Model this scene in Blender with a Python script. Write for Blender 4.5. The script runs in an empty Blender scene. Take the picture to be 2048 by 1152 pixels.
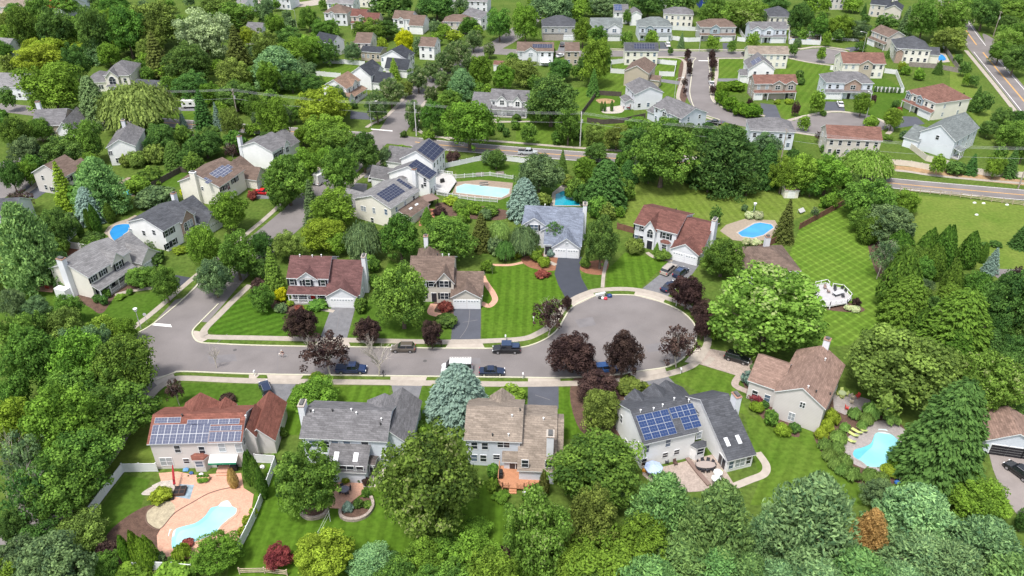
import bpy, math, random
import numpy as np
from mathutils import Vector, Matrix
SC = bpy.context.scene
COL = SC.collection
# ---------------------------------------------------------------- camera
H_CAM, FPX, PITCH = 93.3, 1580.0, math.radians(32.5)
cam = bpy.data.cameras.new('camera'); cam.lens = FPX/2048*36; cam.sensor_width = 36
cam.clip_end = 5000; cam.clip_start = 1
co = bpy.data.objects.new('camera', cam); COL.objects.link(co)
co.location = (0, 0, H_CAM); co.rotation_euler = (math.pi/2-PITCH, 0, 0)
SC.camera = co
# ---------------------------------------------------------------- light
SUN_EL, SUN_AZ = math.radians(66), math.radians(212)     # high sun behind the camera, a little to the left, veiled
w = bpy.data.worlds.new('World'); SC.world = w; w.use_nodes = True
nt = w.node_tree; bg = nt.nodes['Background']
sky = nt.nodes.new('ShaderNodeTexSky'); sky.sky_type = 'NISHITA'; sky.sun_disc = False
sky.sun_elevation = SUN_EL; sky.sun_rotation = SUN_AZ; sky.air_density = 1.0; sky.dust_density = 3.0; sky.ozone_density = 1.0
hsv = nt.nodes.new('ShaderNodeHueSaturation'); hsv.inputs['Saturation'].default_value = .5   # thin cloud veil: a whiter sky
nt.links.new(sky.outputs[0], hsv.inputs['Color']); nt.links.new(hsv.outputs[0], bg.inputs[0]); bg.inputs[1].default_value = 0.15
sun = bpy.data.lights.new('sun', 'SUN'); sun.energy = 2.3; sun.angle = math.radians(9); sun.color = (1, .96, .89)
so = bpy.data.objects.new('sun', sun); COL.objects.link(so)
sd = Vector((math.sin(SUN_AZ)*math.cos(SUN_EL), math.cos(SUN_AZ)*math.cos(SUN_EL), math.sin(SUN_EL)))
so.rotation_euler = (-sd).to_track_quat('-Z', 'Y').to_euler()
SC.view_settings.view_transform = 'Standard'; SC.view_settings.look = 'None'
SC.view_settings.exposure = 0.84; SC.view_settings.gamma = 1
SC.render.engine = 'CYCLES'
SC.cycles.max_bounces = 5; SC.cycles.diffuse_bounces = 3; SC.cycles.transparent_max_bounces = 4
SC.cycles.transmission_bounces = 2; SC.cycles.glossy_bounces = 2
# ---------------------------------------------------------------- pixel <-> place (photo pixels, 2048 x 1152)
CP, SP = math.cos(PITCH), math.sin(PITCH)
def ray(px, py):
    a, b = px-1024, 576-py
    return Vector((a, FPX*CP+b*SP, -FPX*SP+b*CP))
def P(px, py, z=0.0):
    d = ray(px, py); t = (z-H_CAM)/d.z
    return Vector((d.x*t, d.y*t, z))
def proj(v):
    x, y, z = v[0], v[1], v[2]-H_CAM
    dep = y*CP - z*SP; up = y*SP + z*CP
    return (1024+FPX*x/dep, 576-FPX*up/dep, dep)
def mpp(px, py, z=0): return proj(P(px, py, z))[2]/FPX      # metres per photo pixel
# ---------------------------------------------------------------- materials
MATS = {}
def nodes_mat(name):
    m = bpy.data.materials.new(name); m.use_nodes = True
    return m, m.node_tree.nodes, m.node_tree.links, m.node_tree.nodes['Principled BSDF']
def mat(name, col, rough=.8, noise=0.0, scale=1.0, metal=0, spec=.3, fine=0.0, fscale=8.0, stain=None, bump=0):
    if name in MATS: return MATS[name]
    m, N, L, b = nodes_mat(name)
    b.inputs['Roughness'].default_value = rough; b.inputs['Metallic'].default_value = metal
    b.inputs['Specular IOR Level'].default_value = spec
    c = (*col, 1); b.inputs['Base Color'].default_value = c
    if noise or fine:
        geo = N.new('ShaderNodeNewGeometry')
        last = None
        for amt, sc in ((noise, scale), (fine, fscale)):
            if not amt: continue
            n = N.new('ShaderNodeTexNoise'); n.inputs['Scale'].default_value = sc; n.inputs['Detail'].default_value = 4
            L.new(geo.outputs['Position'], n.inputs['Vector'])
            mr = N.new('ShaderNodeMapRange'); mr.inputs[1].default_value = .3; mr.inputs[2].default_value = .7
            mr.inputs[3].default_value = 1-amt; mr.inputs[4].default_value = 1+amt
            L.new(n.outputs['Fac'], mr.inputs[0])
            mx = N.new('ShaderNodeVectorMath'); mx.operation = 'SCALE'
            if last is None: mx.inputs[0].default_value = col
            else: L.new(last, mx.inputs[0])
            L.new(mr.outputs[0], mx.inputs['Scale']); last = mx.outputs[0]
        L.new(last, b.inputs['Base Color'])
    MATS[name] = m; return m
def roofmat(name, col, metal=False):
    """asphalt shingles: courses along the slope, tabs of slightly different shade, weathering"""
    if name in MATS: return MATS[name]
    m, N, L, b = nodes_mat(name); b.inputs['Roughness'].default_value = .92; b.inputs['Specular IOR Level'].default_value = .15
    tc = N.new('ShaderNodeTexCoord')
    sep = N.new('ShaderNodeSeparateXYZ'); L.new(tc.outputs['Object'], sep.inputs[0])
    ad = N.new('ShaderNodeMath'); ad.operation = 'ADD'; L.new(sep.outputs[0], ad.inputs[0]); L.new(sep.outputs[1], ad.inputs[1])
    cb = N.new('ShaderNodeCombineXYZ'); L.new(ad.outputs[0], cb.inputs[0]); L.new(sep.outputs[2], cb.inputs[1])
    br = N.new('ShaderNodeTexBrick'); br.inputs['Scale'].default_value = 1; br.inputs['Brick Width'].default_value = .9
    br.inputs['Row Height'].default_value = .16; br.inputs['Mortar Size'].default_value = .018; br.inputs['Mortar Smooth'].default_value = 1
    col = tuple(c*.68 for c in col)
    br.inputs['Color1'].default_value = (*[c*1.22 for c in col], 1); br.inputs['Color2'].default_value = (*[c*.82 for c in col], 1)
    br.inputs['Mortar'].default_value = (*[c*.6 for c in col], 1); L.new(cb.outputs[0], br.inputs['Vector'])
    last = br.outputs['Color']
    for sc, am in ((.5, .14), (3.5, .16)):
        n = N.new('ShaderNodeTexNoise'); n.inputs['Scale'].default_value = sc; n.inputs['Detail'].default_value = 4
        L.new(tc.outputs['Object'], n.inputs['Vector'])
        mr = N.new('ShaderNodeMapRange'); mr.inputs[1].default_value = .3; mr.inputs[2].default_value = .7
        mr.inputs[3].default_value = 1-am; mr.inputs[4].default_value = 1+am; L.new(n.outputs['Fac'], mr.inputs[0])
        mx = N.new('ShaderNodeVectorMath'); mx.operation = 'SCALE'; L.new(last, mx.inputs[0]); L.new(mr.outputs[0], mx.inputs['Scale'])
        last = mx.outputs[0]
    L.new(last, b.inputs['Base Color']); MATS[name] = m; return m
def sidemat(name, col, vertical=False, brick=False):
    if name in MATS: return MATS[name]
    m, N, L, b = nodes_mat(name); b.inputs['Roughness'].default_value = .6; b.inputs['Specular IOR Level'].default_value = .3
    tc = N.new('ShaderNodeTexCoord')
    if brick:
        sep = N.new('ShaderNodeSeparateXYZ'); L.new(tc.outputs['Object'], sep.inputs[0])
        ad = N.new('ShaderNodeMath'); ad.operation = 'ADD'; L.new(sep.outputs[0], ad.inputs[0]); L.new(sep.outputs[1], ad.inputs[1])
        cb = N.new('ShaderNodeCombineXYZ'); L.new(ad.outputs[0], cb.inputs[0]); L.new(sep.outputs[2], cb.inputs[1])
        br = N.new('ShaderNodeTexBrick'); br.inputs['Scale'].default_value = 1; br.inputs['Brick Width'].default_value = .45
        br.inputs['Row Height'].default_value = .16; br.inputs['Mortar Size'].default_value = .03
        br.inputs['Color1'].default_value = (*[c*1.25 for c in col], 1); br.inputs['Color2'].default_value = (*[c*.7 for c in col], 1)
        br.inputs['Mortar'].default_value = (.4, .36, .32, 1); L.new(cb.outputs[0], br.inputs['Vector']); last = br.outputs['Color']
    else:
        wv = N.new('ShaderNodeTexWave'); wv.bands_direction = 'X' if vertical else 'Z'; wv.wave_profile = 'SAW'
        wv.inputs['Scale'].default_value = (.8 if vertical else 1.0); L.new(tc.outputs['Object'], wv.inputs['Vector'])
        mr = N.new('ShaderNodeMapRange'); mr.inputs[3].default_value = .9; mr.inputs[4].default_value = 1.03; L.new(wv.outputs['Fac'], mr.inputs[0])
        n = N.new('ShaderNodeTexNoise'); n.inputs['Scale'].default_value = .35; n.inputs['Detail'].default_value = 3; L.new(tc.outputs['Object'], n.inputs['Vector'])
        m2 = N.new('ShaderNodeMapRange'); m2.inputs[1].default_value = .3; m2.inputs[2].default_value = .7; m2.inputs[3].default_value = .93; m2.inputs[4].default_value = 1.04
        L.new(n.outputs['Fac'], m2.inputs[0]); mu = N.new('ShaderNodeMath'); mu.operation = 'MULTIPLY'; L.new(mr.outputs[0], mu.inputs[0]); L.new(m2.outputs[0], mu.inputs[1])
        mx = N.new('ShaderNodeVectorMath'); mx.operation = 'SCALE'; mx.inputs[0].default_value = col; L.new(mu.outputs[0], mx.inputs['Scale']); last = mx.outputs[0]
    L.new(last, b.inputs['Base Color']); MATS[name] = m; return m
def lawnmat(name, c1, c2, ang=None, period=1.6, cross=False, amt=.5, patch=.22):
    """mown grass: optional mowing stripes (blades laid over in alternate rows), patchiness, fine blade noise"""
    if name in MATS: return MATS[name]
    m, N, L, b = nodes_mat(name); b.inputs['Roughness'].default_value = .95; b.inputs['Specular IOR Level'].default_value = .05
    geo = N.new('ShaderNodeNewGeometry'); pos = geo.outputs['Position']
    n1 = N.new('ShaderNodeTexNoise'); n1.inputs['Scale'].default_value = .12; n1.inputs['Detail'].default_value = 5; n1.inputs['Roughness'].default_value = .65; L.new(pos, n1.inputs['Vector'])
    n2 = N.new('ShaderNodeTexNoise'); n2.inputs['Scale'].default_value = 1.3; n2.inputs['Detail'].default_value = 4; L.new(pos, n2.inputs['Vector'])
    fac = N.new('ShaderNodeMapRange'); fac.inputs[1].default_value = .33; fac.inputs[2].default_value = .68; L.new(n1.outputs['Fac'], fac.inputs[0])
    mix = N.new('ShaderNodeMix'); mix.data_type = 'RGBA'; mix.inputs[6].default_value = (*c1, 1); mix.inputs[7].default_value = (*c2, 1)
    L.new(fac.outputs[0], mix.inputs[0]); last = mix.outputs[2]
    mr = N.new('ShaderNodeMapRange'); mr.inputs[1].default_value = .3; mr.inputs[2].default_value = .7; mr.inputs[3].default_value = 1-patch; mr.inputs[4].default_value = 1+patch
    L.new(n2.outputs['Fac'], mr.inputs[0])
    mx = N.new('ShaderNodeVectorMath'); mx.operation = 'SCALE'; L.new(last, mx.inputs[0]); L.new(mr.outputs[0], mx.inputs['Scale']); last = mx.outputs[0]
    if ang is not None:
        for k, a in enumerate([ang]+([ang+80] if cross else [])):
            mp = N.new('ShaderNodeMapping'); mp.inputs['Rotation'].default_value = (0, 0, math.radians(-a-90)); L.new(pos, mp.inputs['Vector'])
            wv = N.new('ShaderNodeTexWave'); wv.bands_direction = 'X'; wv.wave_profile = 'SIN'
            wv.inputs['Scale'].default_value = .314/period; wv.inputs['Distortion'].default_value = .6; wv.inputs['Detail'].default_value = 1.5; wv.inputs['Detail Scale'].default_value = .6
            L.new(mp.outputs[0], wv.inputs['Vector'])
            r = N.new('ShaderNodeMapRange'); r.inputs[1].default_value = .3; r.inputs[2].default_value = .7
            if cross: r.inputs[1].default_value = .62; r.inputs[2].default_value = .98
            r.inputs[3].default_value = 1-amt*(.45 if not cross else .12); r.inputs[4].default_value = 1+amt*(.45 if not cross else .8)
            L.new(wv.outputs['Fac'], r.inputs[0])
            mx = N.new('ShaderNodeVectorMath'); mx.operation = 'SCALE'; L.new(last, mx.inputs[0]); L.new(r.outputs[0], mx.inputs['Scale']); last = mx.outputs[0]
    L.new(last, b.inputs['Base Color']); MATS[name] = m; return m
def leafmat(name, c1, c2, c3=None):
    """foliage: colour differs leaf to leaf (face attribute) and tree to tree; light passes through"""
    if name in MATS: return MATS[name]
    m, N, L, b = nodes_mat(name); N.remove(b)
    at = N.new('ShaderNodeAttribute'); at.attribute_name = 'var'
    oi = N.new('ShaderNodeObjectInfo')
    K_ = 1.5 if name.startswith(('leaf','blade','arb')) and 'burg' not in name else (1.5 if name.startswith('needle') else 1.25)
    c1, c2 = [x*K_*.85 for x in c1], [min(.8, x*K_*f_) for x, f_ in zip(c2, (1.02, 1.10, .88))]
    cr = N.new('ShaderNodeValToRGB'); e = cr.color_ramp.elements
    e[0].color = (*c1, 1); e[1].color = (*c2, 1)
    if c3: e[1].position = .82; x = e.new(.93); x.color = (*c3, 1)
    L.new(at.outputs['Fac'], cr.inputs[0])
    hs = N.new('ShaderNodeHueSaturation'); L.new(cr.outputs[0], hs.inputs['Color'])
    a = N.new('ShaderNodeMapRange'); a.inputs[3].default_value = .485; a.inputs[4].default_value = .515; L.new(oi.outputs['Random'], a.inputs[0]); L.new(a.outputs[0], hs.inputs['Hue'])
    mu = N.new('ShaderNodeMath'); mu.operation = 'MULTIPLY'; mu.inputs[1].default_value = 7.31; L.new(oi.outputs['Random'], mu.inputs[0])
    fr = N.new('ShaderNodeMath'); fr.operation = 'FRACT'; L.new(mu.outputs[0], fr.inputs[0])
    v = N.new('ShaderNodeMapRange'); v.inputs[3].default_value = .82; v.inputs[4].default_value = 1.18; L.new(fr.outputs[0], v.inputs[0]); L.new(v.outputs[0], hs.inputs['Value'])
    d = N.new('ShaderNodeBsdfDiffuse'); t = N.new('ShaderNodeBsdfTranslucent'); L.new(hs.outputs[0], d.inputs[0]); L.new(hs.outputs[0], t.inputs[0])
    ms = N.new('ShaderNodeMixShader'); ms.inputs[0].default_value = .35; L.new(d.outputs[0], ms.inputs[1]); L.new(t.outputs[0], ms.inputs[2])
    L.new(ms.outputs[0], N['Material Output'].inputs[0]); MATS[name] = m; return m
TRIM = mat('trim_white', (.72, .73, .75), .5)
GLASS = mat('window_glass', (.025, .03, .04), .12, spec=.7)
GLASSL = mat('window_glass_curtained', (.30, .33, .36), .25, spec=.6)
SHUT = mat('shutter_black', (.012, .014, .022), .6)
# ---------------------------------------------------------------- mesh helpers
def tag(o, label=None, cat=None, group=None, kind=None):
    if label: o['label'] = label
    if cat: o['category'] = cat
    if group: o['group'] = group
    if kind: o['kind'] = kind
    return o
def empty(name, loc=(0, 0, 0), rz=0, label=None, cat=None, group=None):
    o = bpy.data.objects.new(name, None); COL.objects.link(o); o.location = loc; o.rotation_euler = (0, 0, rz)
    o.empty_display_size = .2
    return tag(o, label, cat, group)
class MB:
    def __init__(s): s.v = []; s.f = []; s.m = []
    def face(s, pts, mi=0):
        i = len(s.v); s.v += [tuple(p) for p in pts]; s.f.append(tuple(range(i, i+len(pts)))); s.m.append(mi)
    def box(s, x0, x1, y0, y1, z0, z1, mi=0, top=None):
        i = len(s.v)
        s.v += [(x0,y0,z0),(x1,y0,z0),(x1,y1,z0),(x0,y1,z0),(x0,y0,z1),(x1,y0,z1),(x1,y1,z1),(x0,y1,z1)]
        s.f += [(i,i+3,i+2,i+1),(i+4,i+5,i+6,i+7),(i,i+1,i+5,i+4),(i+1,i+2,i+6,i+5),(i+2,i+3,i+7,i+6),(i+3,i,i+4,i+7)]
        s.m += [mi, mi if top is None else top, mi, mi, mi, mi]; return s
    def hexa(s, bot, topv, mi=0, mtop=None):
        i = len(s.v); n = len(bot); s.v += [tuple(p) for p in bot]+[tuple(p) for p in topv]
        s.f.append(tuple(i+k for k in reversed(range(n)))); s.m.append(mi)
        s.f.append(tuple(i+n+k for k in range(n))); s.m.append(mi if mtop is None else mtop)
        for k in range(n):
            k2 = (k+1) % n; s.f.append((i+k, i+k2, i+n+k2, i+n+k)); s.m.append(mi)
        return s
    def tube(s, pts, r, n=6, mi=0, cap=True):
        """pts: list of points, r: radius or list"""
        pts = [Vector(p) for p in pts]; rr = r if isinstance(r, (list, tuple)) else [r]*len(pts)
        base = len(s.v)
        for k, p in enumerate(pts):
            d = (pts[min(k+1, len(pts)-1)]-pts[max(k-1, 0)]).normalized()
            a = d.cross(Vector((0, 0, 1)));
            if a.length < .05: a = d.cross(Vector((1, 0, 0)))
            a.normalize(); bb = d.cross(a)
            for j in range(n):
                t = 2*math.pi*j/n; s.v.append(tuple(p+(a*math.cos(t)+bb*math.sin(t))*rr[k]))
        for k in range(len(pts)-1):
            for j in range(n):
                j2 = (j+1) % n; s.f.append((base+k*n+j, base+k*n+j2, base+(k+1)*n+j2, base+(k+1)*n+j)); s.m.append(mi)
        if cap:
            s.f.append(tuple(base+j for j in range(n))); s.m.append(mi)
            s.f.append(tuple(base+(len(pts)-1)*n+j for j in reversed(range(n)))); s.m.append(mi)
        return s
    def cyl(s, x, y, z0, z1, r, n=12, mi=0, r2=None): return s.tube([(x, y, z0), (x, y, z1)], [r, r if r2 is None else r2], n, mi)
    def ell(s, c, rx, ry, rz, nu=12, nv=7, mi=0, half=False):
        b = len(s.v); v0 = 0
        for k in range(nv+1):
            ph = -math.pi/2+math.pi*k/nv if not half else math.pi/2*k/nv
            for j in range(nu):
                t = 2*math.pi*j/nu; s.v.append((c[0]+rx*math.cos(ph)*math.cos(t), c[1]+ry*math.cos(ph)*math.sin(t), c[2]+rz*math.sin(ph)))
        for k in range(nv):
            for j in range(nu):
                j2 = (j+1) % nu; s.f.append((b+k*nu+j, b+k*nu+j2, b+(k+1)*nu+j2, b+(k+1)*nu+j)); s.m.append(mi)
        return s
    def build(s, name, mats, parent=None, loc=None, smooth=False, bevel=0):
        if not s.f: return None
        me = bpy.data.meshes.new(name); me.from_pydata(s.v, [], s.f)
        if not isinstance(mats, (list, tuple)): mats = [mats]
        for m in mats: me.materials.append(m)
        me.polygons.foreach_set('material_index', s.m)
        if smooth: me.polygons.foreach_set('use_smooth', [True]*len(s.f))
        me.update()
        o = bpy.data.objects.new(name, me); COL.objects.link(o)
        if parent: o.parent = parent
        if loc is not None: o.location = loc
        if bevel:
            md = o.modifiers.new('bevel', 'BEVEL'); md.width = bevel; md.segments = 2; md.limit_method = 'ANGLE'
        return o
def smooth_path(pts, closed=False, n=8):
    """Catmull-Rom through world points"""
    out = []; N = len(pts)
    rng = range(N) if closed else range(N-1)
    for i in rng:
        p0 = pts[(i-1) % N] if closed or i > 0 else pts[0]; p1 = pts[i]; p2 = pts[(i+1) % N]; p3 = pts[(i+2) % N] if closed or i+2 < N else pts[-1]
        for k in range(n):
            t = k/n
            out.append(.5*((2*p1)+(p2-p0)*t+(2*p0-5*p1+4*p2-p3)*t*t+(3*p1-p0-3*p2+p3)*t**3))
    if not closed: out.append(pts[-1])
    return out
def sheet(name, px, z, m, smooth=False, kind='structure', parent=None, thick=0):
    pts = [P(a, b) for a, b in px]
    if smooth: pts = smooth_path(pts, True, 6)
    area = sum(pts[i].x*pts[(i+1) % len(pts)].y-pts[(i+1) % len(pts)].x*pts[i].y for i in range(len(pts)))
    if area < 0: pts.reverse()
    b = MB()
    if thick: b.hexa([(p.x, p.y, z-thick) for p in pts], [(p.x, p.y, z) for p in pts])
    else: b.face([(p.x, p.y, z) for p in pts])
    o = b.build(name, m, parent)
    if not parent: tag(o, kind=kind)
    return o
def strip(name, px, width, z, m, h=0, smooth=True, kind='structure', parent=None, world=False, close=False):
    pts = [Vector(p) for p in px] if world else [P(a, b) for a, b in px]
    if smooth: pts = smooth_path(pts, close, 8)
    b = MB(); Lf = []; Rt = []
    n = len(pts)
    for k, p in enumerate(pts):
        if close: d = pts[(k+1) % n]-pts[(k-1) % n]
        else: d = pts[min(k+1, n-1)]-pts[max(k-1, 0)]
        d.z = 0; d.normalize(); q = Vector((-d.y, d.x, 0))*width/2
        Lf.append(p+q); Rt.append(p-q)
    for k in range(n if close else n-1):
        k2 = (k+1) % n
        if h: b.hexa([(*Rt[k].xy, z-h), (*Rt[k2].xy, z-h), (*Lf[k2].xy, z-h), (*Lf[k].xy, z-h)], [(*Rt[k].xy, z), (*Rt[k2].xy, z), (*Lf[k2].xy, z), (*Lf[k].xy, z)])
        else: b.face([(*Rt[k].xy, z), (*Rt[k2].xy, z), (*Lf[k2].xy, z), (*Lf[k].xy, z)])
    o = b.build(name, m, parent)
    if not parent: tag(o, kind=kind)
    return o
LANDMARKS = []       # (short phrase, world x, y)
# ---------------------------------------------------------------- ground
GRASS = lawnmat('grass_rough', (.06,.105,.018), (.095,.135,.028), patch=.3)
G1 = lawnmat('grass_striped_diagonal', (.042,.10,.009), (.06,.122,.013), 32, 1.9, amt=.30)
G2 = lawnmat('grass_striped_away', (.055,.115,.010), (.075,.138,.015), 88, 2.0, amt=.22)
G3 = lawnmat('grass_cross_mown', (.072,.135,.016), (.10,.16,.024), 35, 1.9, True, amt=.30)
G4 = lawnmat('grass_olive', (.10,.15,.022), (.125,.165,.035), 100, 2.1, amt=.16)
G5 = lawnmat('grass_dry', (.095,.15,.024), (.135,.175,.036), patch=.2)
G6 = lawnmat('grass_bright_stripe', (.065,.125,.014), (.092,.145,.022), 60, 2.4, amt=.18)
G7 = lawnmat('grass_plain', (.048,.10,.011), (.07,.125,.018))
ASPH = mat('asphalt_old', (.172, .156, .154), .9, .14, .16, fine=.08, fscale=5)
ASPH2 = mat('asphalt_blue_black', (.075, .08, .098), .85, .08, .4, fine=.1, fscale=6)
ASPH3 = mat('asphalt_worn_drive', (.15, .15, .16), .9, .15, .8, fine=.12, fscale=5)
ASPHN = mat('asphalt_sealed', (.045, .05, .065), .75, .08, .6)
CONC = mat('concrete_walk', (.335, .295, .255), .9, .1, .8, fine=.06, fscale=4)
CONCL = mat('concrete_light', (.38, .335, .29), .9, .1, .7)
KERB = mat('kerb_concrete', (.48, .46, .36), .9, .08, 1.5)
MULCH = mat('mulch', (.10, .06, .045), .95, .25, 1.2, fine=.3, fscale=6)
MULCHR = mat('mulch_red', (.22, .10, .06), .95, .2, 1.2, fine=.2, fscale=6)
GRAVEL = mat('gravel', (.40, .36, .32), .95, .15, 1.5, fine=.25, fscale=7)
PAVER = mat('paver_tan', (.33, .27, .235), .9, .12, 1.2, fine=.18, fscale=4)
PAVERP = mat('paver_pink', (.50, .29, .21), .9, .1, .9, fine=.14, fscale=4)
PAVERG = mat('paver_gray', (.30, .27, .265), .9, .1, .9, fine=.14, fscale=4)
YEL = mat('paint_yellow', (.62, .33, .08), .7, .15, 2); WHT = mat('paint_white', (.75, .74, .72), .7, .12, 2)
DIRT = mat('dirt', (.30, .20, .11), .95, .25, .6, fine=.2, fscale=4)
b = MB()
b.face([(-900, 20, 0), (900, 20, 0), (900, 1500, 0), (-900, 1500, 0)])
tag(b.build('ground', GRASS), kind='structure')
# lawns
LZ = [.004]
for px, m in [
    ([(505,580),(660,612),(640,670),(600,672),(520,672),(430,668),(414,660),(425,640)], G1),
    ([(640,610),(665,614),(640,672),(600,672)], G7),
    ([(738,600),(712,620),(698,676),(900,680),(905,630),(870,560),(780,520)], G7),
    ([(975,530),(1108,530),(1112,560),(1128,598),(1095,628),(1085,655),(1050,675),(964,678),(964,605)], G2),
    ([(1166,545),(1205,545),(1203,575),(1178,578),(1162,560)], G7),
    ([(1250,505),(1340,520),(1280,577),(1212,574),(1215,540)], G2),
    ([(1240,330),(1700,330),(1690,400),(1480,480),(1270,460),(1235,440)], G4),
    ([(1600,455),(1715,385),(1760,470),(1775,560),(1790,620),(1700,690),(1600,700),(1560,560)], G3),
    ([(1835,390),(2100,415),(2100,560),(1960,540),(1840,500),(1800,420)], G5),
    ([(1340,755),(1395,730),(1480,755),(1470,780),(1500,830),(1600,900),(1650,960),(1740,1010),(1500,1010),(1520,960),(1490,830)], G6),
    ([(1620,860),(1720,960),(1760,1010),(1520,1010),(1530,940),(1510,830)], G6),
    ([(1120,775),(1150,775),(1240,870),(1110,880)], G2),
    ([(330,765),(540,770),(500,830),(300,830)], G7),
    ([(530,775),(780,772),(760,870),(560,870),(500,1010),(560,900)], G2),
    ([(830,775),(1055,775),(1055,880),(820,880)], G7),
    ([(490,1010),(560,940),(750,960),(970,960),(1020,1010),(1060,1170),(450,1170)], G2),
    ([(250,950),(300,960),(280,1020),(225,1068),(190,1068),(182,1040)], G7),
    ([(600,660),(430,980),(240,1080),(300,800),(330,770)], G5) if False else ([(300,800),(320,850),(310,930),(250,935),(180,1000),(150,1010)], G5),
    ([(150,610),(380,570),(270,655),(150,660)], G7),
    ([(920,360),(1020,330),(1130,330),(1130,420),(900,420)], G7),
    ([(905,322),(1010,318),(1010,350),(915,352)], G7),
    ([(1040,180),(1260,170),(1260,290),(1030,290)], G6),
    ([(1180,125),(1390,112),(1372,190),(1350,235),(1180,180)], G6),
    ([(1165,235),(1190,190),(1260,190),(1270,240)], G7),
    ([(1428,112),(1495,112),(1500,185),(1425,195)], G6),
    ([(1560,115),(1690,130),(1650,260),(1570,240),(1550,205)], G6),
    ([(1740,140),(1830,190),(1800,260),(1700,240)], G7),
    ([(1900,90),(2048,330),(2048,360),(1900,180)], G5),
    ([(560,110),(720,128),(690,200),(520,200)], G6),
    ([(180,170),(290,170),(400,220),(380,245),(200,240)], G6),
    ([(300,345),(390,330),(420,345),(330,385),(290,395)], G7),
]:
    LZ[0] += .0004; sheet('lawn', px, LZ[0], m)
sheet('lawn', [(0,600),(60,560),(150,600),(120,640),(0,640)], .0175, G7)
# beds and dirt
for px, m in [
    ([(1045,515),(1110,508),(1112,540),(1060,535)], MULCHR), ([(1160,528),(1215,520),(1207,548),(1168,545)], MULCHR),
    ([(545,600),(600,608),(600,628),(550,622)], MULCH), ([(868,605),(908,602),(906,640),(868,620)], MULCH),
    ([(100,500),(155,495),(155,512),(140,528),(108,524)], MULCHR), ([(140,585),(245,555),(290,570),(235,590),(205,626),(180,615)], MULCH),
    ([(1595,605),(1660,598),(1725,615),(1715,625),(1640,618)], MULCH), ([(215,1068),(300,1010),(320,1060),(330,1140),(220,1140)], MULCH),
    ([(1640,810),(1700,790),(1760,830),(1810,860),(1800,960),(1700,960),(1630,880)], MULCH),
    ([(1150,755),(1290,765),(1240,870),(1160,860)], MULCH), ([(1480,735),(1530,770),(1600,870),(1540,850),(1500,800)], MULCH),
    ([(1780,330),(2060,362),(2060,372),(1780,340)], DIRT), 
    ([(1735,470),(1780,480),(1775,560),(1750,540)], MULCH), ([(880,405),(1010,420),(1000,440),(890,430)], MULCH),
    ([(565,820),(545,860),(530,905),(510,905),(530,850)], MULCH), 
    ([(1360,128),(1390,112),(1386,150),(1372,200),(1355,230)], MULCH), ([(1625,227),(1660,224),(1640,232)], MULCHR), ([(1705,228),(1740,232),(1712,236)], MULCHR),
    ([(1255,208),(1235,212),(1205,216),(1207,226),(1240,226),(1250,218)], GRAVEL), ([(1193,199),(1210,197),(1228,200),(1226,206),(1203,207),(1194,203)], DIRT),
    ([(680,965),(745,950),(760,940),(775,935),(760,965),(742,975)], GRAVEL), ([(285,990),(345,985),(375,965),(350,955),(300,975)], GRAVEL),
]:
    LZ[0] += .0001; sheet('planting_bed', px, LZ[0]+.0015, m, smooth=len(px) > 3)
# roads
sheet('road', [(300,757),(302,763),(306,762),(346,746.5),(370,743.5),(512,748.5),(768,752),(1024,755),(1121,756),(1180,753.5),(1224,751),(1274,743.5),(1326,736),(1349,728),(1368,715),(1386,695),(1393,672),
    (1390,652),(1378,634),(1359,620),(1331,608),(1299,597),(1269,591),(1224,590),(1194,592),(1164,603),(1141,618),(1129,636),(1116,658),(1100,671),(1086,681),(1060,691),(1043,695),(1010,697),
    (964,697),(897,697),(777,695),(512,691),(440,688),(400,685),(387,674),(386,661),(400,640),(437,608),(480,566),(350,600),(302,651),(272,668),(260,700)], .026, ASPH)
strip('road', [(440,560),(480,528),(520,492),(555,462),(592,430),(622,402),(650,376),(685,340),(715,312),(745,285),(775,262)], 9.4, .0255, ASPH)
strip('road', [(372,640),(400,610),(440,565),(470,535)], 9.6, .025, ASPH)
strip('road', [(330,700),(300,742),(262,790),(215,860),(160,930),(100,1010),(40,1110),(10,1180)], 9.0, .025, ASPH)
strip('road', [(-200,205),(0,215),(130,230),(300,243),(480,256),(620,266),(760,276),(880,290),(960,297),(1060,305),(1200,315),(1400,328),(1600,345),(1800,368),(2046,390),(2300,414)], 7.4, .028, ASPH)
strip('road', [(775,274),(790,255),(802,235),(815,215),(830,195),(845,178),(880,150),(930,118),(985,95),(1024,72),(1060,40),(1075,0),(1080,-40)], 9.0, .0265, ASPH)
strip('road', [(930,96),(1000,103),(1100,107),(1219,107),(1400,109),(1500,109),(1590,110),(1640,112)], 8.6, .027, ASPH)
sheet('road', [(1590,104),(1610,99),(1640,97),(1680,98),(1700,108),(1690,122),(1660,128),(1620,124),(1590,117)], .0275, ASPH, True)
strip('road', [(1401,108),(1399,130),(1397,165),(1398,185),(1410,210),(1440,228),(1490,243),(1560,252),(1600,252)], 9.4, .0245, ASPH)
sheet('road', [(1590,240),(1612,232),(1650,226),(1690,226),(1740,234),(1772,246),(1775,256),(1740,266),(1690,270),(1630,268),(1590,262)], .0235, ASPH, True)
strip('road', [(1860,-60),(1900,10),(1928,55),(1953,90),(1985,128),(2046,200),(2120,290),(2200,400)], 9.0, .0262, ASPH)
sheet('road', [(1965,68),(2000,85),(2030,98),(2010,120),(1990,118)], .0258, ASPH, True)
strip('road', [(-60,420),(0,380),(40,345),(70,325),(90,300)], 8.5, .0252, ASPH)
sheet('road', [(-60,380),(-10,330),(40,322),(66,345),(62,370),(30,385),(-20,400)], .0256, ASPH, True)
strip('road', [(560,10),(610,8),(660,-2),(700,-20)], 11, .0257, CONC)
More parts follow.
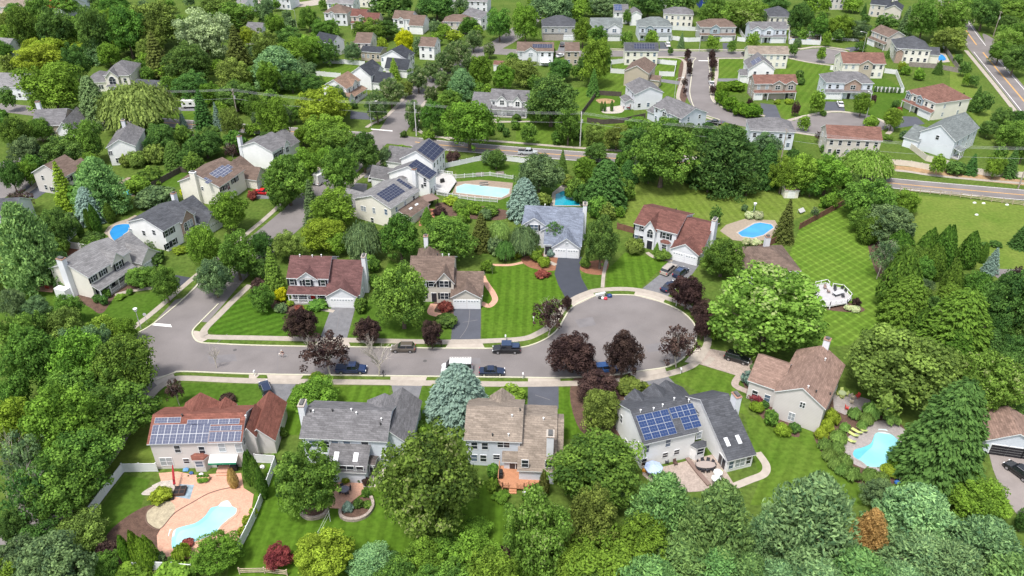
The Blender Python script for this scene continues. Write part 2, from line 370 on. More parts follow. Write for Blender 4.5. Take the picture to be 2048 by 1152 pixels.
strip('road', [(480,2),(540,4),(600,12)], 9, .0247, CONC)
sheet('driveway', [(1976,900),(2070,900),(2070,1060),(2036,1032),(2006,989),(1986,939)], .03, mat('asphalt_brown', (.24, .21, .20), .9, .08, .5))
sheet('driveway', [(1975,540),(2000,538),(2070,540),(2070,580),(2020,575),(2000,560)], .03, ASPH)
# driveways
for px, m in [
    ([(663,614),(711,614),(694,677),(640,677)], ASPH3), ([(909,606),(962,606),(961,679),(902,679)], ASPH2),
    ([(1116,514),(1164,514),(1159,540),(1163,556),(1176,580),(1140,599),(1130,594),(1117,570),(1109,548)], ASPHN),
    ([(1341,517),(1398,530),(1385,548),(1362,568),(1335,593),(1285,577),(1321,548)], ASPH3),
    ([(1286,761),(1336,753),(1360,778),(1300,796)], ASPH3), ([(1056,773),(1117,773),(1117,818),(1055,818)], ASPH2),
    ([(783,771),(844,772),(829,830),(800,850)], ASPH3), ([(540,767),(592,768),(562,822),(520,810)], ASPH3),
    ([(350,550),(385,556),(352,580),(330,572)], ASPHN), ([(1421,698),(1449,703),(1505,722),(1500,745),(1479,753),(1391,726)], PAVER),
    ([(1651,203),(1686,204),(1690,222),(1648,221)], ASPH2), ([(1520,206),(1551,210),(1563,238),(1530,238)], ASPH2), ([(1801,232),(1834,234),(1850,248),(1790,257)], ASPH2),
    ([(1319,84),(1335,85),(1338,103),(1320,103)], ASPH2), ([(1445,86),(1457,86),(1457,103),(1446,103)], ASPH2), ([(1316,157),(1362,163),(1360,170),(1316,163)], ASPH3),
    ([(1425,239),(1452,243),(1435,252),(1405,247)], ASPH2), ([(1121,83),(1146,83),(1137,102),(1115,102)], ASPH3),
    ([(736,330),(768,332),(760,352),(728,356)], ASPH3), ([(705,365),(735,368),(730,400),(700,400)], ASPH3), ([(515,375),(552,380),(548,398),(505,397)], ASPH3),
    ([(702,222),(735,226),(752,240),(700,238)], ASPH2), ([(52,372),(100,355),(110,372),(72,398),(50,392)], ASPH2), ([(350,215),(395,213),(390,222),(345,222)], ASPH3),
    ([(1690,96),(1725,92),(1728,98),(1700,104)], ASPH2), ([(965,235),(1000,237),(990,246),(950,244)], CONC),
    ([(1436,157),(1476,157),(1476,163),(1436,163)], ASPH3),
]:
    sheet('driveway', px, .031, m)
# aprons
for px in [[(640,677),(694,677),(702,695),(628,695)], [(902,679),(961,679),(970,697),(890,697)], [(1138,600),(1180,580),(1192,592),(1146,614)],
           [(1272,578),(1334,593),(1326,606),(1268,591)], [(781,753),(855,753),(846,772),(781,771)], [(533,749),(608,750),(592,768),(540,767)],
           [(1056,756),(1121,756),(1120,773),(1056,773)], [(1254,747),(1330,736),(1337,753),(1284,762)], [(1369,724),(1395,694),(1421,698),(1392,728)],
           [(386,661),(405,664),(420,676),(402,686),(387,676)], [(498,748),(520,749),(505,764),(498,764)], [(300,757),(346,747),(352,757),(315,772)]]:
    sheet('driveway_apron', px, .036, CONCL)
# pavements
PW = [
 ([(500,570),(470,598),(440,628),(412,656),(408,668),(420,674),(512,676),(640,679),(768,682),(900,684),(1000,681),(1049,677),(1074,668),(1100,652),(1115,632),(1130,612),(1150,597),(1175,586),(1194,581),(1236,578),(1274,580),(1311,588),(1336,597),(1362,606),(1386,620),(1402,640),(1414,665),(1415,686),(1408,702),(1392,725),(1369,738),(1336,748),(1299,756),(1261,760),(1200,765),(1149,767),(1024,768.5),(768,765),(512,762),(370,756.5),(345,761),(325,770),(303,790),(285,820),(252,868),(225,912),(190,955),(140,1010),(90,1080)], 1.5),
 ([(175,750),(205,722),(235,690),(262,660),(300,630),(345,592),(382,560),(400,545),(450,505),(500,462),(527,440),(560,410),(600,372),(640,335)], 1.3),
 ([(655,425),(699,372),(728,348),(757,328),(790,302)], 1.5),
 ([(838,262),(860,272),(900,276),(1000,283),(1160,296),(1300,306),(1560,330),(1780,340),(1860,350),(1950,359),(2060,368),(2200,380)], 1.3),
 ([(733,255),(745,247),(770,235),(800,205),(820,180)], 1.3), ([(830,262),(836,240),(842,215),(870,185)], 1.3),
 ([(1219,98),(1320,99),(1500,99.5),(1590,98),(1640,93),(1700,100)], 1.2), ([(1300,115),(1352,116),(1368,122),(1370,135),(1365,160),(1357,185),(1358,200),(1380,222),(1440,244)], 1.3),
 ([(1580,117),(1620,125),(1665,131),(1680,130)], 1.2), ([(1500,117),(1440,117),(1434,122),(1433,150),(1428,175),(1425,195),(1440,210),(1480,223),(1530,232)], 1.4),
 ([(1570,243),(1620,230),(1670,223),(1720,229),(1765,242),(1782,258),(1775,268)], 1.5),
 ([(1590,265),(1640,272),(1700,277)], 1.2),
 ([(1932,101),(1985,165),(2030,222),(2070,275)], 1.6), ([(45,390),(72,370),(82,350),(70,333),(55,328)], 1.6),
 ([(603,148),(560,165)], 1.2),
]
for px, wd in PW: strip('pavement', px, wd, .05, CONC, h=.05)
# kerbs
KR = [
 [(437,608),(400,645),(386,661),(387,674),(400,685),(440,688),(512,691),(640,693.5),(777,695),(897,697),(1010,697),(1043,695),(1064,690),(1086,681),(1102,671),(1116,658),(1129,636),(1141,618),(1164,603),(1194,591.5),(1224,590),(1269,591),(1299,597),(1331,608),(1359,621),(1378,636),(1390,652),(1393,672),(1386,695),(1368,715),(1349,728),(1326,736),(1274,743.5),(1224,751),(1121,756),(1024,755),(768,752),(512,748.5),(370,743.5),(346,747),(312,760)],
 [(272,668),(302,651),(345,617),(390,576),(402,560),(450,520)],
 [(272,668),(262,690)],
]
for px in KR: strip('kerb', px, .28, .13, KERB, h=.13)
for px in [[(1219,101),(1500,102.5),(1590,101)], [(1300,114),(1385,115),(1386,125),(1382,160),(1380,190),(1395,222),(1440,240)], [(1416,115),(1420,150),(1420,185),(1432,208),(1486,230)], [(1480,115),(1590,117)],
           [(1590,237),(1630,228),(1685,224),(1740,232),(1775,247)], [(1600,99),(1640,95.5),(1695,104)], [(838,258),(850,266),(900,280)]]:
    strip('kerb', px, .3, .12, KERB, h=.12)
# road markings
def offset_px(pxs, off):
    pts = smooth_path([P(a, b) for a, b in pxs], False, 6); out = []
    for k, p in enumerate(pts):
        d = pts[min(k+1, len(pts)-1)]-pts[max(k-1, 0)]; d.normalize(); out.append(p+Vector((-d.y, d.x, 0))*off)
    return out
MAIN = [(130,230),(300,243),(480,256),(620,266),(740,274)]; MAIN2 = [(830,284),(880,290),(960,297),(1060,305),(1200,315),(1400,328),(1600,345),(1800,368),(2046,390),(2300,414)]
for seg in (MAIN, MAIN2):
    for off, m in ((.14, YEL), (-.14, YEL), (3.3, WHT), (-3.3, WHT)): strip('road_marking', offset_px(seg, off), .15, .033, m, smooth=False, world=True)
CR = [(1860,-60),(1900,10),(1928,55),(1953,90)]; CR2 = [(1966,105),(1985,128),(2046,200),(2120,290)]
for seg in (CR, CR2):
    for off, m in ((.14, YEL), (-.14, YEL), (3.5, WHT), (-3.5, WHT)): strip('road_marking', offset_px(seg, off), .2, .033, m, smooth=False, world=True)
sheet('road_marking', [(303,650.5),(344,654.5),(341,649),(309,646.5)], .033, WHT)
sheet('road_marking', [(742,259),(785,263),(785,261),(742,257.5)], .033, WHT)
sheet('road_marking', [(1397,122),(1416,122.5),(1416,121),(1397,120.8)], .033, WHT)
# asphalt patches / sealed cracks
TAR = mat('tar_seal', (.16, .15, .155), .8)
for px in [[(395,738),(420,700),(455,668)], [(690,700),(760,745)], [(1130,700),(1180,690),(1240,660),(1290,650)], [(1180,620),(1250,640),(1330,700)], [(1000,697),(1004,755)], [(780,700),(776,750)], [(555,752),(556,690)],
           [(470,690),(560,705),(800,716),(1020,722)], [(640,735),(700,732)], [(940,612),(936,650),(920,676)], [(925,645),(955,640)], [(680,620),(672,670)], [(1070,790),(1100,800)]]:
    strip('tar_seam', px, .11, .034, TAR)
# paths
for px, wd, m in [([(668,623),(640,618),(618,614)], 1.0, CONC), ([(868,608),(862,625),(885,632),(905,640),(907,648)], 1.5, PAVERP), ([(963,606),(978,612),(990,600),(985,585),(978,575),(968,560),(965,552)], 1.3, PAVERP),
    ([(1092,503),(1093,520),(1105,527),(1112,530)], 1.1, CONC), ([(1215,515),(1208,545),(1205,575)], .8, CONC), ([(1294,505),(1310,515),(1345,522)], 1.0, CONC),
    ([(1482,748),(1470,770),(1500,786),(1510,800)], 1.3, PAVER), ([(1470,972),(1500,960),(1528,948),(1532,930),(1515,905)], 1.3, CONCL), ([(1410,730),(1425,715)], 1.2, CONC),
    ([(230,590),(262,582),(310,575)], 1.2, CONC), ([(985,530),(1020,530),(1045,525)], .9, PAVERP), ([(560,815),(572,830),(560,855),(548,900)], .35, PAVER), ([(1525,172),(1556,206)], .8, CONC), ([(1780,228),(1806,235)], 1, CONC), ([(940,245),(1060,243)], 1.2, CONC)]:
    strip('path', px, wd, .045, m, h=.045)

for px in [[(1150,640),(1185,634),(1192,650),(1158,656)], [(610,702),(660,702),(662,712),(612,712)], [(925,716),(960,716),(962,728),(928,728)], [(415,712),(470,708),(474,722),(420,728)], [(1290,690),(1330,684),(1335,700),(1296,705)]]: sheet('asphalt_patch', px, .0292, mat('asphalt_patch', (.165,.155,.16), .9, .1, .6))
for x, y in [(850,722),(1235,668),(470,700),(610,722),(430,590)]:
    b = MB(); p = P(x, y); b.cyl(p.x, p.y, .02, .036, .38, 14); tag(b.build('manhole_cover', mat('iron_cover', (.09,.085,.085), .7)), kind='structure')
# ---------------------------------------------------------------- houses
WALLS = dict(white=(.68,.69,.73), cream=(.74,.71,.635), beige=(.56,.52,.47), tan=(.44,.38,.31), gray=(.42,.42,.42), bluegray=(.33,.40,.45), blue=(.60,.64,.71), stone=(.36,.32,.29),
    salmon=(.58,.50,.44), pale=(.60,.565,.55), navy=(.02,.05,.25), warm=(.72,.69,.63), purewhite=(.78,.78,.79))
ROOFS = dict(brick=(.26,.105,.08), gray=(.20,.195,.205), dark=(.062,.068,.082), charcoal=(.105,.11,.125), redbrown=(.19,.088,.074), maroon=(.165,.085,.082), brown=(.20,.145,.12), tan=(.32,.265,.22), rust=(.235,.125,.10), slate=(.22,.25,.32),
    graygreen=(.21,.235,.235), salmon=(.30,.20,.15), red=(.4,.06,.03), lightgray=(.26,.255,.262), pinktan=(.32,.215,.175))
def wm(k):
    if k == 'brick': return sidemat('brick_red', (.28,.14,.10), brick=True)
    if k == 'stoneface': return sidemat('stone_veneer', (.30,.26,.25), brick=True)
    if k == 'batten': return sidemat('batten_white', (.66,.70,.75), vertical=True)
    return sidemat('siding_'+k, WALLS[k])
def rm(k): return roofmat('shingle_'+k, ROOFS[k])
WCACHE = {}
def win_mesh(kind, w, h):
    key = (kind, round(w, 2), round(h, 2))
    if key in WCACHE: return WCACHE[key]
    if kind in ('win', 'dbl', 'arch', 'slider'):
        b = MB(); t = .07; a, c = w/2, h/2
        b.box(-a-t, a+t, -.07, .01, c, c+t); b.box(-a-t, a+t, -.07, .01, -c-t, -c); b.box(-a-t, -a, -.068, .01, -c, c); b.box(a, a+t, -.068, .01, -c, c)
        if kind == 'win': b.box(-a, a, -.05, .01, -.03, .03)
        if kind == 'dbl': b.box(-.05, .05, -.06, .01, -c, c); b.box(-a, -.05, -.045, .01, -.03, .03); b.box(.05, a, -.045, .01, -.03, .03)
        if kind == 'slider': b.box(-.05, .05, -.06, .01, -c, c)
        if kind == 'arch':
            b.box(-.03, .03, -.05, .01, -c, c); b.box(-a, a, -.045, .01, .1, .15)
            pts = [(a*math.cos(t_), c+t+a*.9*math.sin(t_)) for t_ in [math.pi*k/8 for k in range(9)]]
            b.hexa([(x, .01, z) for x, z in pts], [(x, -.06, z) for x, z in pts], 0)
        f = b.build('window_frame', TRIM); g = MB(); g.box(-a, a, -.03, .005, -c, c)
        if kind == 'arch':
            pts = [(a*.8*math.cos(t_), c+t+a*.72*math.sin(t_)) for t_ in [math.pi*k/8 for k in range(9)]]
            g.hexa([(x, .0, z) for x, z in pts], [(x, -.075, z) for x, z in pts], 0)
        gl = g.build('pane', [GLASS])
        r = (f.data, gl.data)
        for o in (f, gl): bpy.data.objects.remove(o)
    elif kind == 'shut':
        b = MB(); b.box(-w/2, w/2, -.06, .01, -h/2, h/2)
        for k in range(1, 4): b.box(-w/2+.05, w/2-.05, -.075, -.06, -h/2+h*k/4-.03, -h/2+h*k/4+.03)
        o = b.build('shutter', SHUT); r = (o.data,); bpy.data.objects.remove(o)
    elif kind == 'garage':
        b = MB(); b.box(-w/2-.12, w/2+.12, -.06, .01, -h/2, h/2+.12)
        o = b.build('garage_frame', TRIM); g = MB(); n = 4; ph = (h-.06)/n
        for k in range(n): g.box(-w/2, w/2, -.09, -.05, -h/2+k*ph+.015, -h/2+(k+1)*ph-.015)
        for k in range(int(w/.6)): g.box(-w/2+.15+k*.6, -w/2+.5+k*.6, -.10, -.09, -h/2+3*ph+.12, -h/2+4*ph-.12, 1)
        o2 = g.build('garage_door', [mat('garage_door_white', (.70,.71,.73), .5), GLASSL]); r = (o.data, o2.data)
        for q in (o, o2): bpy.data.objects.remove(q)
    elif kind == 'garage_dark':
        b = MB(); b.box(-w/2-.15, w/2+.15, -.06, .01, -h/2, h/2+.15)
        o = b.build('garage_frame', TRIM); g = MB()
        g.box(-w/2, w/2, -.08, -.05, -h/2, h/2)
        for k in range(1, 4): g.box(-w/2, w/2, -.1, -.08, -h/2+k*h/4-.03, -h/2+k*h/4+.03, 1)
        o2 = g.build('garage_door', [mat('garage_panel_dark', (.02,.02,.025), .3), mat('garage_rail', (.2,.2,.2), .4)]); r = (o.data, o2.data)
        for q in (o, o2): bpy.data.objects.remove(q)
    elif kind.startswith('door'):
        b = MB(); b.box(-w/2-.12, w/2+.12, -.05, .01, -h/2, h/2+.12); o = b.build('door_frame', TRIM)
        g = MB(); g.box(-w/2, w/2, -.08, -.04, -h/2, h/2); g.box(-w*.3, -.05, -.095, -.08, .1, h*.4); g.box(.05, w*.3, -.095, -.08, .1, h*.4)
        g.box(-w*.3, -.05, -.095, -.08, -h*.4, -.1); g.box(.05, w*.3, -.095, -.08, -h*.4, -.1)
        colr = dict(door_red=(.45,.03,.02), door_dark=(.03,.03,.04), door_white=(.7,.7,.7))[kind]
        o2 = g.build('door', mat(kind, colr, .4)); r = (o.data, o2.data)
        for q in (o, o2): bpy.data.objects.remove(q)
    elif kind == 'sky':
        b = MB(); b.box(-w/2, w/2, -h/2, h/2, -.02, .1); o = b.build('skylight', TRIM)
        g = MB(); g.box(-w/2+.07, w/2-.07, -h/2+.07, h/2-.07, .08, .11); o2 = g.build('pane', mat('skylight_glass', (.55,.6,.66), .2, spec=.6)); r = (o.data, o2.data)
        for q in (o, o2): bpy.data.objects.remove(q)
    elif kind == 'panel':
        b = MB(); b.box(-w/2, w/2, -h/2, h/2, .04, .09)
        o = b.build('solar_panel', PVFR[PVK[0]]); g = MB(); t = .035
        nx, ny = max(2, round(w/.5)), max(2, round(h/.5)); cw, ch = (w-2*t)/nx, (h-2*t)/ny
        for i in range(nx):
            for j in range(ny): g.box(-w/2+t+i*cw+.008, -w/2+t+(i+1)*cw-.008, -h/2+t+j*ch+.008, -h/2+t+(j+1)*ch-.008, .085, .095)
        o2 = g.build('solar_cells', PVC[PVK[0]]); r = (o.data, o2.data)
        for q in (o, o2): bpy.data.objects.remove(q)
    WCACHE[key] = r; return r
WR = random.Random(5); GLASSM = mat('window_glass_blue', (.10, .14, .20), .15, spec=.7)
PVK = ['dark']
PVFR = dict(dark=mat('panel_frame_dark', (.25,.26,.28), .4, metal=.6), light=mat('panel_frame_light', (.42,.43,.46), .6))
PVC = dict(dark=mat('solar_cells_dark', (.024,.03,.062), .5, spec=.2), light=mat('solar_cells_blue', (.075,.085,.135), .55, spec=.15), blue=mat('solar_cells_bright_blue', (.020,.042,.12), .5, spec=.15))
PVFR['blue'] = mat('panel_frame_gray', (.26,.28,.32), .6)
PARTN = dict(win=('window', 'pane'), dbl=('window', 'pane'), arch=('arched_window', 'pane'), slider=('sliding_door', 'pane'), shut=('shutter',), garage=('garage_frame', 'garage_door'),
    garage_dark=('garage_frame', 'garage_door'), door_red=('door_frame', 'door'), door_dark=('door_frame', 'door'), door_white=('door_frame', 'door'), sky=('skylight', 'pane'), panel=('solar_panel', 'solar_cells'))
def put(parent, kind, w, h, loc, rot=(0, 0, 0), mtx=None, mats=None):
    ds = win_mesh(kind if kind != 'panel' else 'panel', w, h) if kind != 'panel' else panel_mesh(w, h)
    p = parent; first = None
    for nm, d in zip(PARTN[kind], ds):
        o = bpy.data.objects.new(nm, d); COL.objects.link(o); o.parent = p
        if first is None:
            first = o
            if mtx is not None: o.matrix_basis = mtx
            else: o.location = loc; o.rotation_euler = rot
        if nm == 'pane' and kind in ('win', 'dbl') and WR.random() < .3: o.material_slots[0].link = 'OBJECT'; o.material_slots[0].material = GLASSL if WR.random() < .6 else GLASSM
        p = o
    return first
def panel_mesh(w, h):
    key = ('pv'+PVK[0], round(w, 2), round(h, 2))
    if key not in WCACHE:
        WCACHE.pop(('panel', round(w, 2), round(h, 2)), None)
        WCACHE[key] = win_mesh('panel', w, h)
    return WCACHE[key]
class House:
    def __init__(s, label, A, B, ze=5.6, R=None, D=None, pitch=.55, axis='x', style='gable', wall='white', roof='gray', fit2=False, Pk=None, oh=.32, name='house', cat='house', group=None, short=None, D0=(4, 20), main=True, trim=None):
        s.ze, s.oh, s.wall, s.roofm, s.trim = ze, oh, wall, roof, trim or TRIM
        a, b = P(*A, ze), P(*B, ze); u = (b-a); u.z = 0; full = u.length; u.normalize(); v = Vector((-u.y, u.x, 0))
        s.W = full-2*oh; s.u, s.v = u, v
        s.O = a+u*oh+v*oh; s.O.z = 0; s.rz = math.atan2(u.y, u.x)
        if axis == 'y' and Pk is not None:      # gable facing the camera: pitch from the peak's height
            best = min((abs(proj(s.w(s.W/2, -oh, ze+.18+p*s.W/2))[1]-Pk), p) for p in np.linspace(.2, 1.1, 60)); pitch = best[1]
        if D is None:
            best = (1e9, 9, pitch)
            for p in (np.linspace(.38, .8, 22) if fit2 else [pitch]):
                for d in np.linspace(D0[0], D0[1], 120):
                    if axis == 'y': q = s.w(s.W/2, d+oh, ze+.18+p*s.W/2)
                    elif style == 'hip': q = s.w(min(d, s.W)/2, d/2, ze+.18+p*min(d, s.W)/2)
                    else: q = s.w(-oh, d/2, ze+.18+p*d/2)
                    x, y, _ = proj(q); e = (abs(y-R[1]) if R[0] is None or not (fit2) else math.hypot(x-R[0], y-R[1]))
                    if e < best[0]: best = (e, d, p)
            D, pitch = best[1], best[2]
        s.D, s.pitch = D, pitch
        s.root = empty(name, s.O, s.rz, label, cat, group)
        s.walls = {}; s.planes = []
        if short: LANDMARKS.append((short, *(s.w(s.W/2, D/2, 0).xy)))
        if main:
            s.vol(0, s.W, 0, D, ze, axis, pitch, style)
    def w(s, x, y, z): return s.O+s.u*x+s.v*y+Vector((0, 0, z))
    def wallmb(s, k=None):
        k = k or s.wall
        if k not in s.walls: s.walls[k] = MB()
        return s.walls[k]
    def vol(s, x0, x1, y0, y1, ze, axis='x', pitch=None, style='gable', yr=None, zr=None, zb=None, wall=None, roof=None, z0=0, oh=None, name='roof'):
        pitch = s.pitch if pitch is None else pitch; oh = s.oh if oh is None else oh
        b = s.wallmb(wall); zb = ze if zb is None else zb; T = .18
        r = MB(); sgn = 1
        if style == 'flat':
            b.box(x0, x1, y0, y1, z0, ze); r.box(x0-.1, x1+.1, y0-.1, y1+.1, ze, ze+.2)
        elif style == 'hip':
            b.box(x0, x1, y0, y1, z0, ze)
            X0, X1, Y0, Y1 = x0-oh, x1+oh, y0-oh, y1+oh; m = min(X1-X0, Y1-Y0)/2; zt = ze+T+pitch*m
            if X1-X0 >= Y1-Y0: r0, r1 = (X0+m, (Y0+Y1)/2, zt), (X1-m, (Y0+Y1)/2, zt)
            else: r0, r1 = ((X0+X1)/2, Y0+m, zt), ((X0+X1)/2, Y1-m, zt)
            e = [(X0,Y0,ze+T),(X1,Y0,ze+T),(X1,Y1,ze+T),(X0,Y1,ze+T)]
            if X1-X0 >= Y1-Y0:
                r.face([e[0],e[1],r1,r0]); r.face([e[1],e[2],r1]); r.face([e[2],e[3],r0,r1]); r.face([e[3],e[0],r0])
            else:
                r.face([e[0],e[1],r0]); r.face([e[1],e[2],r1,r0]); r.face([e[2],e[3],r1]); r.face([e[3],e[0],r0,r1])
            r.box(X0, X1, Y0, Y1, ze, ze+T-.004, 1)
        elif style == 'shed':      # from front (y0, ze) up to the back (y1, zb)
            L = [(x0,y0,z0),(x1,y0,z0),(x1,y1,z0),(x0,y1,z0)]; Tp = [(x0,y0,ze),(x1,y0,ze),(x1,y1,zb),(x0,y1,zb)]
            b.hexa(L, Tp); k = (zb-ze)/(y1-y0); X0, X1, Y0 = x0-oh, x1+oh, y0-oh; zf = ze-k*oh
            r.hexa([(X0,Y0,zf),(X1,Y0,zf),(X1,y1,zb),(X0,y1,zb)], [(X0,Y0,zf+T),(X1,Y0,zf+T),(X1,y1,zb+T),(X0,y1,zb+T)], 1, 0)
        else:
            if axis == 'x':
                yr = (y0+y1)/2 if yr is None else yr
                if zr is None: zr = ze+pitch*(yr-y0)
                if y1 == yr: zb = zr
                prof = [(y0, ze), (yr, zr), (y1, zb)]; k1 = (zr-ze)/(yr-y0); k2 = (zr-zb)/(y1-yr) if y1 > yr else 0
                F = lambda t, c, z: (c, t, z); c0, c1 = x0, x1
            else:
                xr = (x0+x1)/2 if yr is None else yr
                if zr is None: zr = ze+pitch*(xr-x0)
                prof = [(x0, ze), (xr, zr), (x1, zb)]; k1 = (zr-ze)/(xr-x0); k2 = (zr-zb)/(x1-xr)
                F = lambda t, c, z: (t, c, z); c0, c1 = y0, y1
            (a0, za), (ar, zr), (a1, zb_) = prof
            # walls
            b.face([F(a0,c0,z0), F(a1,c0,z0), F(a1,c0,zb_), F(ar,c0,zr), F(a0,c0,za)]); b.face([F(a0,c1,z0), F(a0,c1,za), F(ar,c1,zr), F(a1,c1,zb_), F(a1,c1,z0)])
            b.face([F(a0,c0,z0), F(a0,c0,za), F(a0,c1,za), F(a0,c1,z0)]); b.face([F(a1,c0,z0), F(a1,c1,z0), F(a1,c1,zb_), F(a1,c0,zb_)])
            # roof
            A0, ZA = a0-oh, za-k1*oh; A1, ZB = a1+oh, zb_-k2*oh; C0, C1 = c0-oh, c1+oh
            top = [(A0, ZA+T), (ar, zr+T), (A1, ZB+T)]; bot = [(A0, ZA), (ar, zr), (A1, ZB)]
            for i in (0, 1):
                r.face([F(top[i][0],C0,top[i][1]), F(top[i+1][0],C0,top[i+1][1]), F(top[i+1][0],C1,top[i+1][1]), F(top[i][0],C1,top[i][1])], 0)
                r.face([F(bot[i][0],C0,bot[i][1]), F(bot[i][0],C1,bot[i][1]), F(bot[i+1][0],C1,bot[i+1][1]), F(bot[i+1][0],C0,bot[i+1][1])], 1)
                for C in (C0, C1): r.face([F(bot[i][0],C,bot[i][1]), F(bot[i+1][0],C,bot[i+1][1]), F(top[i+1][0],C,top[i+1][1]), F(top[i][0],C,top[i][1])], 1)
            for i in (0, 2): r.face([F(bot[i][0],C0,bot[i][1]), F(top[i][0],C0,top[i][1]), F(top[i][0],C1,top[i][1]), F(bot[i][0],C1,bot[i][1])], 1)
            s.planes.append((axis, a0, za, ar, zr, a1, zb_, x0, x1, y0, y1))
        o = r.build(name, [rm(roof or s.roofm), s.trim], s.root)
        fix_normals(o.data)
        return o
    def loc(s, px, py, z):
        q = P(px, py, z)-s.O; return Vector((q.dot(s.u), q.dot(s.v), z))
    # pixel -> local on a vertical wall plane
    def hit(s, px, py, side, c):
        d = ray(px, py); o = Vector((0, 0, H_CAM)); M = Matrix.Rotation(-s.rz, 3, 'Z'); d = M @ d; o = M @ (o-s.O)
        t = ((c-o.y)/d.y) if side in 'FB' else ((c-o.x)/d.x)
        q = o+d*t; return q
    def add(s, side, c, pts, w, h, kind='win', sh=False, zs=None):
        for px, py in pts:
            q = s.hit(px, py, side, c); s.at(side, c, q.x if side in 'FB' else q.y, zs if zs is not None else q.z, w, h, kind, sh)
    def at(s, side, c, t, z, w, h, kind='win', sh=False):
        if kind.startswith('garage') or kind.startswith('door') or kind == 'slider': z = h/2+.02
        rz = {'F': 0, 'B': math.pi, 'L': -math.pi/2, 'R': math.pi/2}[side]
        loc = lambda tt: (tt, c, z) if side in 'FB' else (c, tt, z)
        put(s.root, kind, w, h, loc(t), (0, 0, rz))
        if sh:
            for k in (-1, 1): put(s.root, 'shut', .42, h, loc(t+k*(w/2+.3)), (0, 0, rz))
    def row(s, side, c, a0, a1, n, z, w=.95, h=1.4, kind='win', sh=False):
        for k in range(n): s.at(side, c, a0+(a1-a0)*(k+.5)/n, z, w, h, kind, sh)
    def fx(s, px):   # local x on the front eave line from a photo column
        return s.hit(px, proj(s.w(s.W/2, 0, s.ze))[1], 'F', 0).x
    def gable(s, px0, px1, ze=None, y0=-.4, zr=None, z0=0, yb=None, wall=None, x=False, pitch=None):
        x0, x1 = (px0, px1) if x else (s.fx(px0), s.fx(px1)); ze = s.ze if ze is None else ze
        return s.vol(x0, x1, y0, s.D/2 if yb is None else yb, ze, 'y', pitch or s.pitch*1.05, zr=zr, z0=z0, wall=wall)
    def chimney(s, x0, x1, y0, y1, z, m='white', cap=True):
        b = MB(); b.box(x0, x1, y0, y1, 0, z); o = b.build('chimney', wm(m), s.root)
        c = MB(); c.box(x0-.08, x1+.08, y0-.08, y1+.08, z, z+.15); c.box(x0+.2, x1-.2, y0+.2, y1-.2, z+.15, z+.45, 1); c.build('chimney_cap', [wm('brick') if m == 'white' else TRIM, mat('flue', (.1,.1,.1))], o)
    def roofhit(s, px, py, plane, side):
        axis, a0, za, ar, zr, a1, zb, x0, x1, y0, y1 = plane
        d = ray(px, py); o = Vector((0, 0, H_CAM)); M = Matrix.Rotation(-s.rz, 3, 'Z'); d = M @ d; o = M @ (o-s.O)
        if side in 'FL': k = (zr-za)/(ar-a0); ref, zz = a0, za+.18
        else: k = -(zr-zb)/(a1-ar); ref, zz = a1, zb+.18
        # z = zz + k (t-ref)
        ct, dt = (o.y, d.y) if axis == 'x' else (o.x, d.x)
        t = (zz+k*(ct-ref)-o.z)/(d.z-k*dt); return o+d*t
    def panels(s, pi, side, quad, nx, ny, kind='dark', skip=()):
        """solar panels in an nx x ny block on a roof slope; quad = photo pixels TL TR BR BL of the block"""
        plane = s.planes[pi]; PVK[0] = kind; Q = [s.roofhit(*q, plane, side) for q in quad]
        axis, a0, za, ar, zr, a1, zb = plane[:7]; k = (zr-za)/(ar-a0) if side in 'FL' else -(zr-zb)/(a1-ar)
        g = lambda q: (q.x, q.y) if axis == 'x' else (q.y, q.x)   # along ridge, down slope coordinate
        al = [g(q)[0] for q in Q]; ac = [g(q)[1] for q in Q]
        l0, l1 = (al[0]+al[3])/2, (al[1]+al[2])/2; c0, c1 = (ac[2]+ac[3])/2, (ac[0]+ac[1])/2
        pw = abs(l1-l0)/nx; sl = math.sqrt(1+k*k); ph = abs(c1-c0)*sl/ny
        for i in range(nx):
            for j in range(ny):
                if (i, j) in skip: continue
                t = l0+(l1-l0)*(i+.5)/nx; c = c0+(c1-c0)*(j+.5)/ny
                z = (za if side in 'FL' else zb)+.18+k*(c-(a0 if side in 'FL' else a1))
                if axis == 'x': X = Vector((1, 0, 0)); Y = Vector((0, 1, k)).normalized(); loc = Vector((t, c, z))
                else: X = Vector((0, 1, 0)); Y = Vector((1, 0, k)).normalized(); loc = Vector((c, t, z))
                Z = X.cross(Y)
                if Z.z < 0: X = -X; Z = X.cross(Y)
                M = Matrix((X, Y, Z)).transposed().to_4x4(); M.translation = loc
                put(s.root, 'panel', pw-.01, ph-.01, None, mtx=M)
    def skylight(s, pi, side, pts, w=.7, h=1.3):
        plane = s.planes[pi]; axis, a0, za, ar, zr, a1, zb = plane[:7]
        k = (zr-za)/(ar-a0) if side in 'FL' else -(zr-zb)/(a1-ar)
        for p in pts:
            q = s.roofhit(*p, plane, side)
            if axis == 'x': X = Vector((1, 0, 0)); Y = Vector((0, 1, k)).normalized()
            else: X = Vector((0, 1, 0)); Y = Vector((1, 0, k)).normalized()
            Z = X.cross(Y)
            if Z.z < 0: X = -X; Z = X.cross(Y)
            M = Matrix((X, Y, Z)).transposed().to_4x4(); M.translation = q; put(s.root, 'sky', w, h, None, mtx=M)
    def vents(s, pi, side, pts):
        plane = s.planes[pi]
        for p in pts:
            q = s.roofhit(*p, plane, side); b = MB(); b.cyl(q.x, q.y, q.z-.1, q.z+.45, .09, 8); b.cyl(q.x, q.y, q.z+.4, q.z+.5, .16, 8)
            b.build('roof_vent', mat('vent_white', (.7,.7,.7)) if random.random() < .6 else mat('vent_dark', (.05,.05,.05)), s.root)
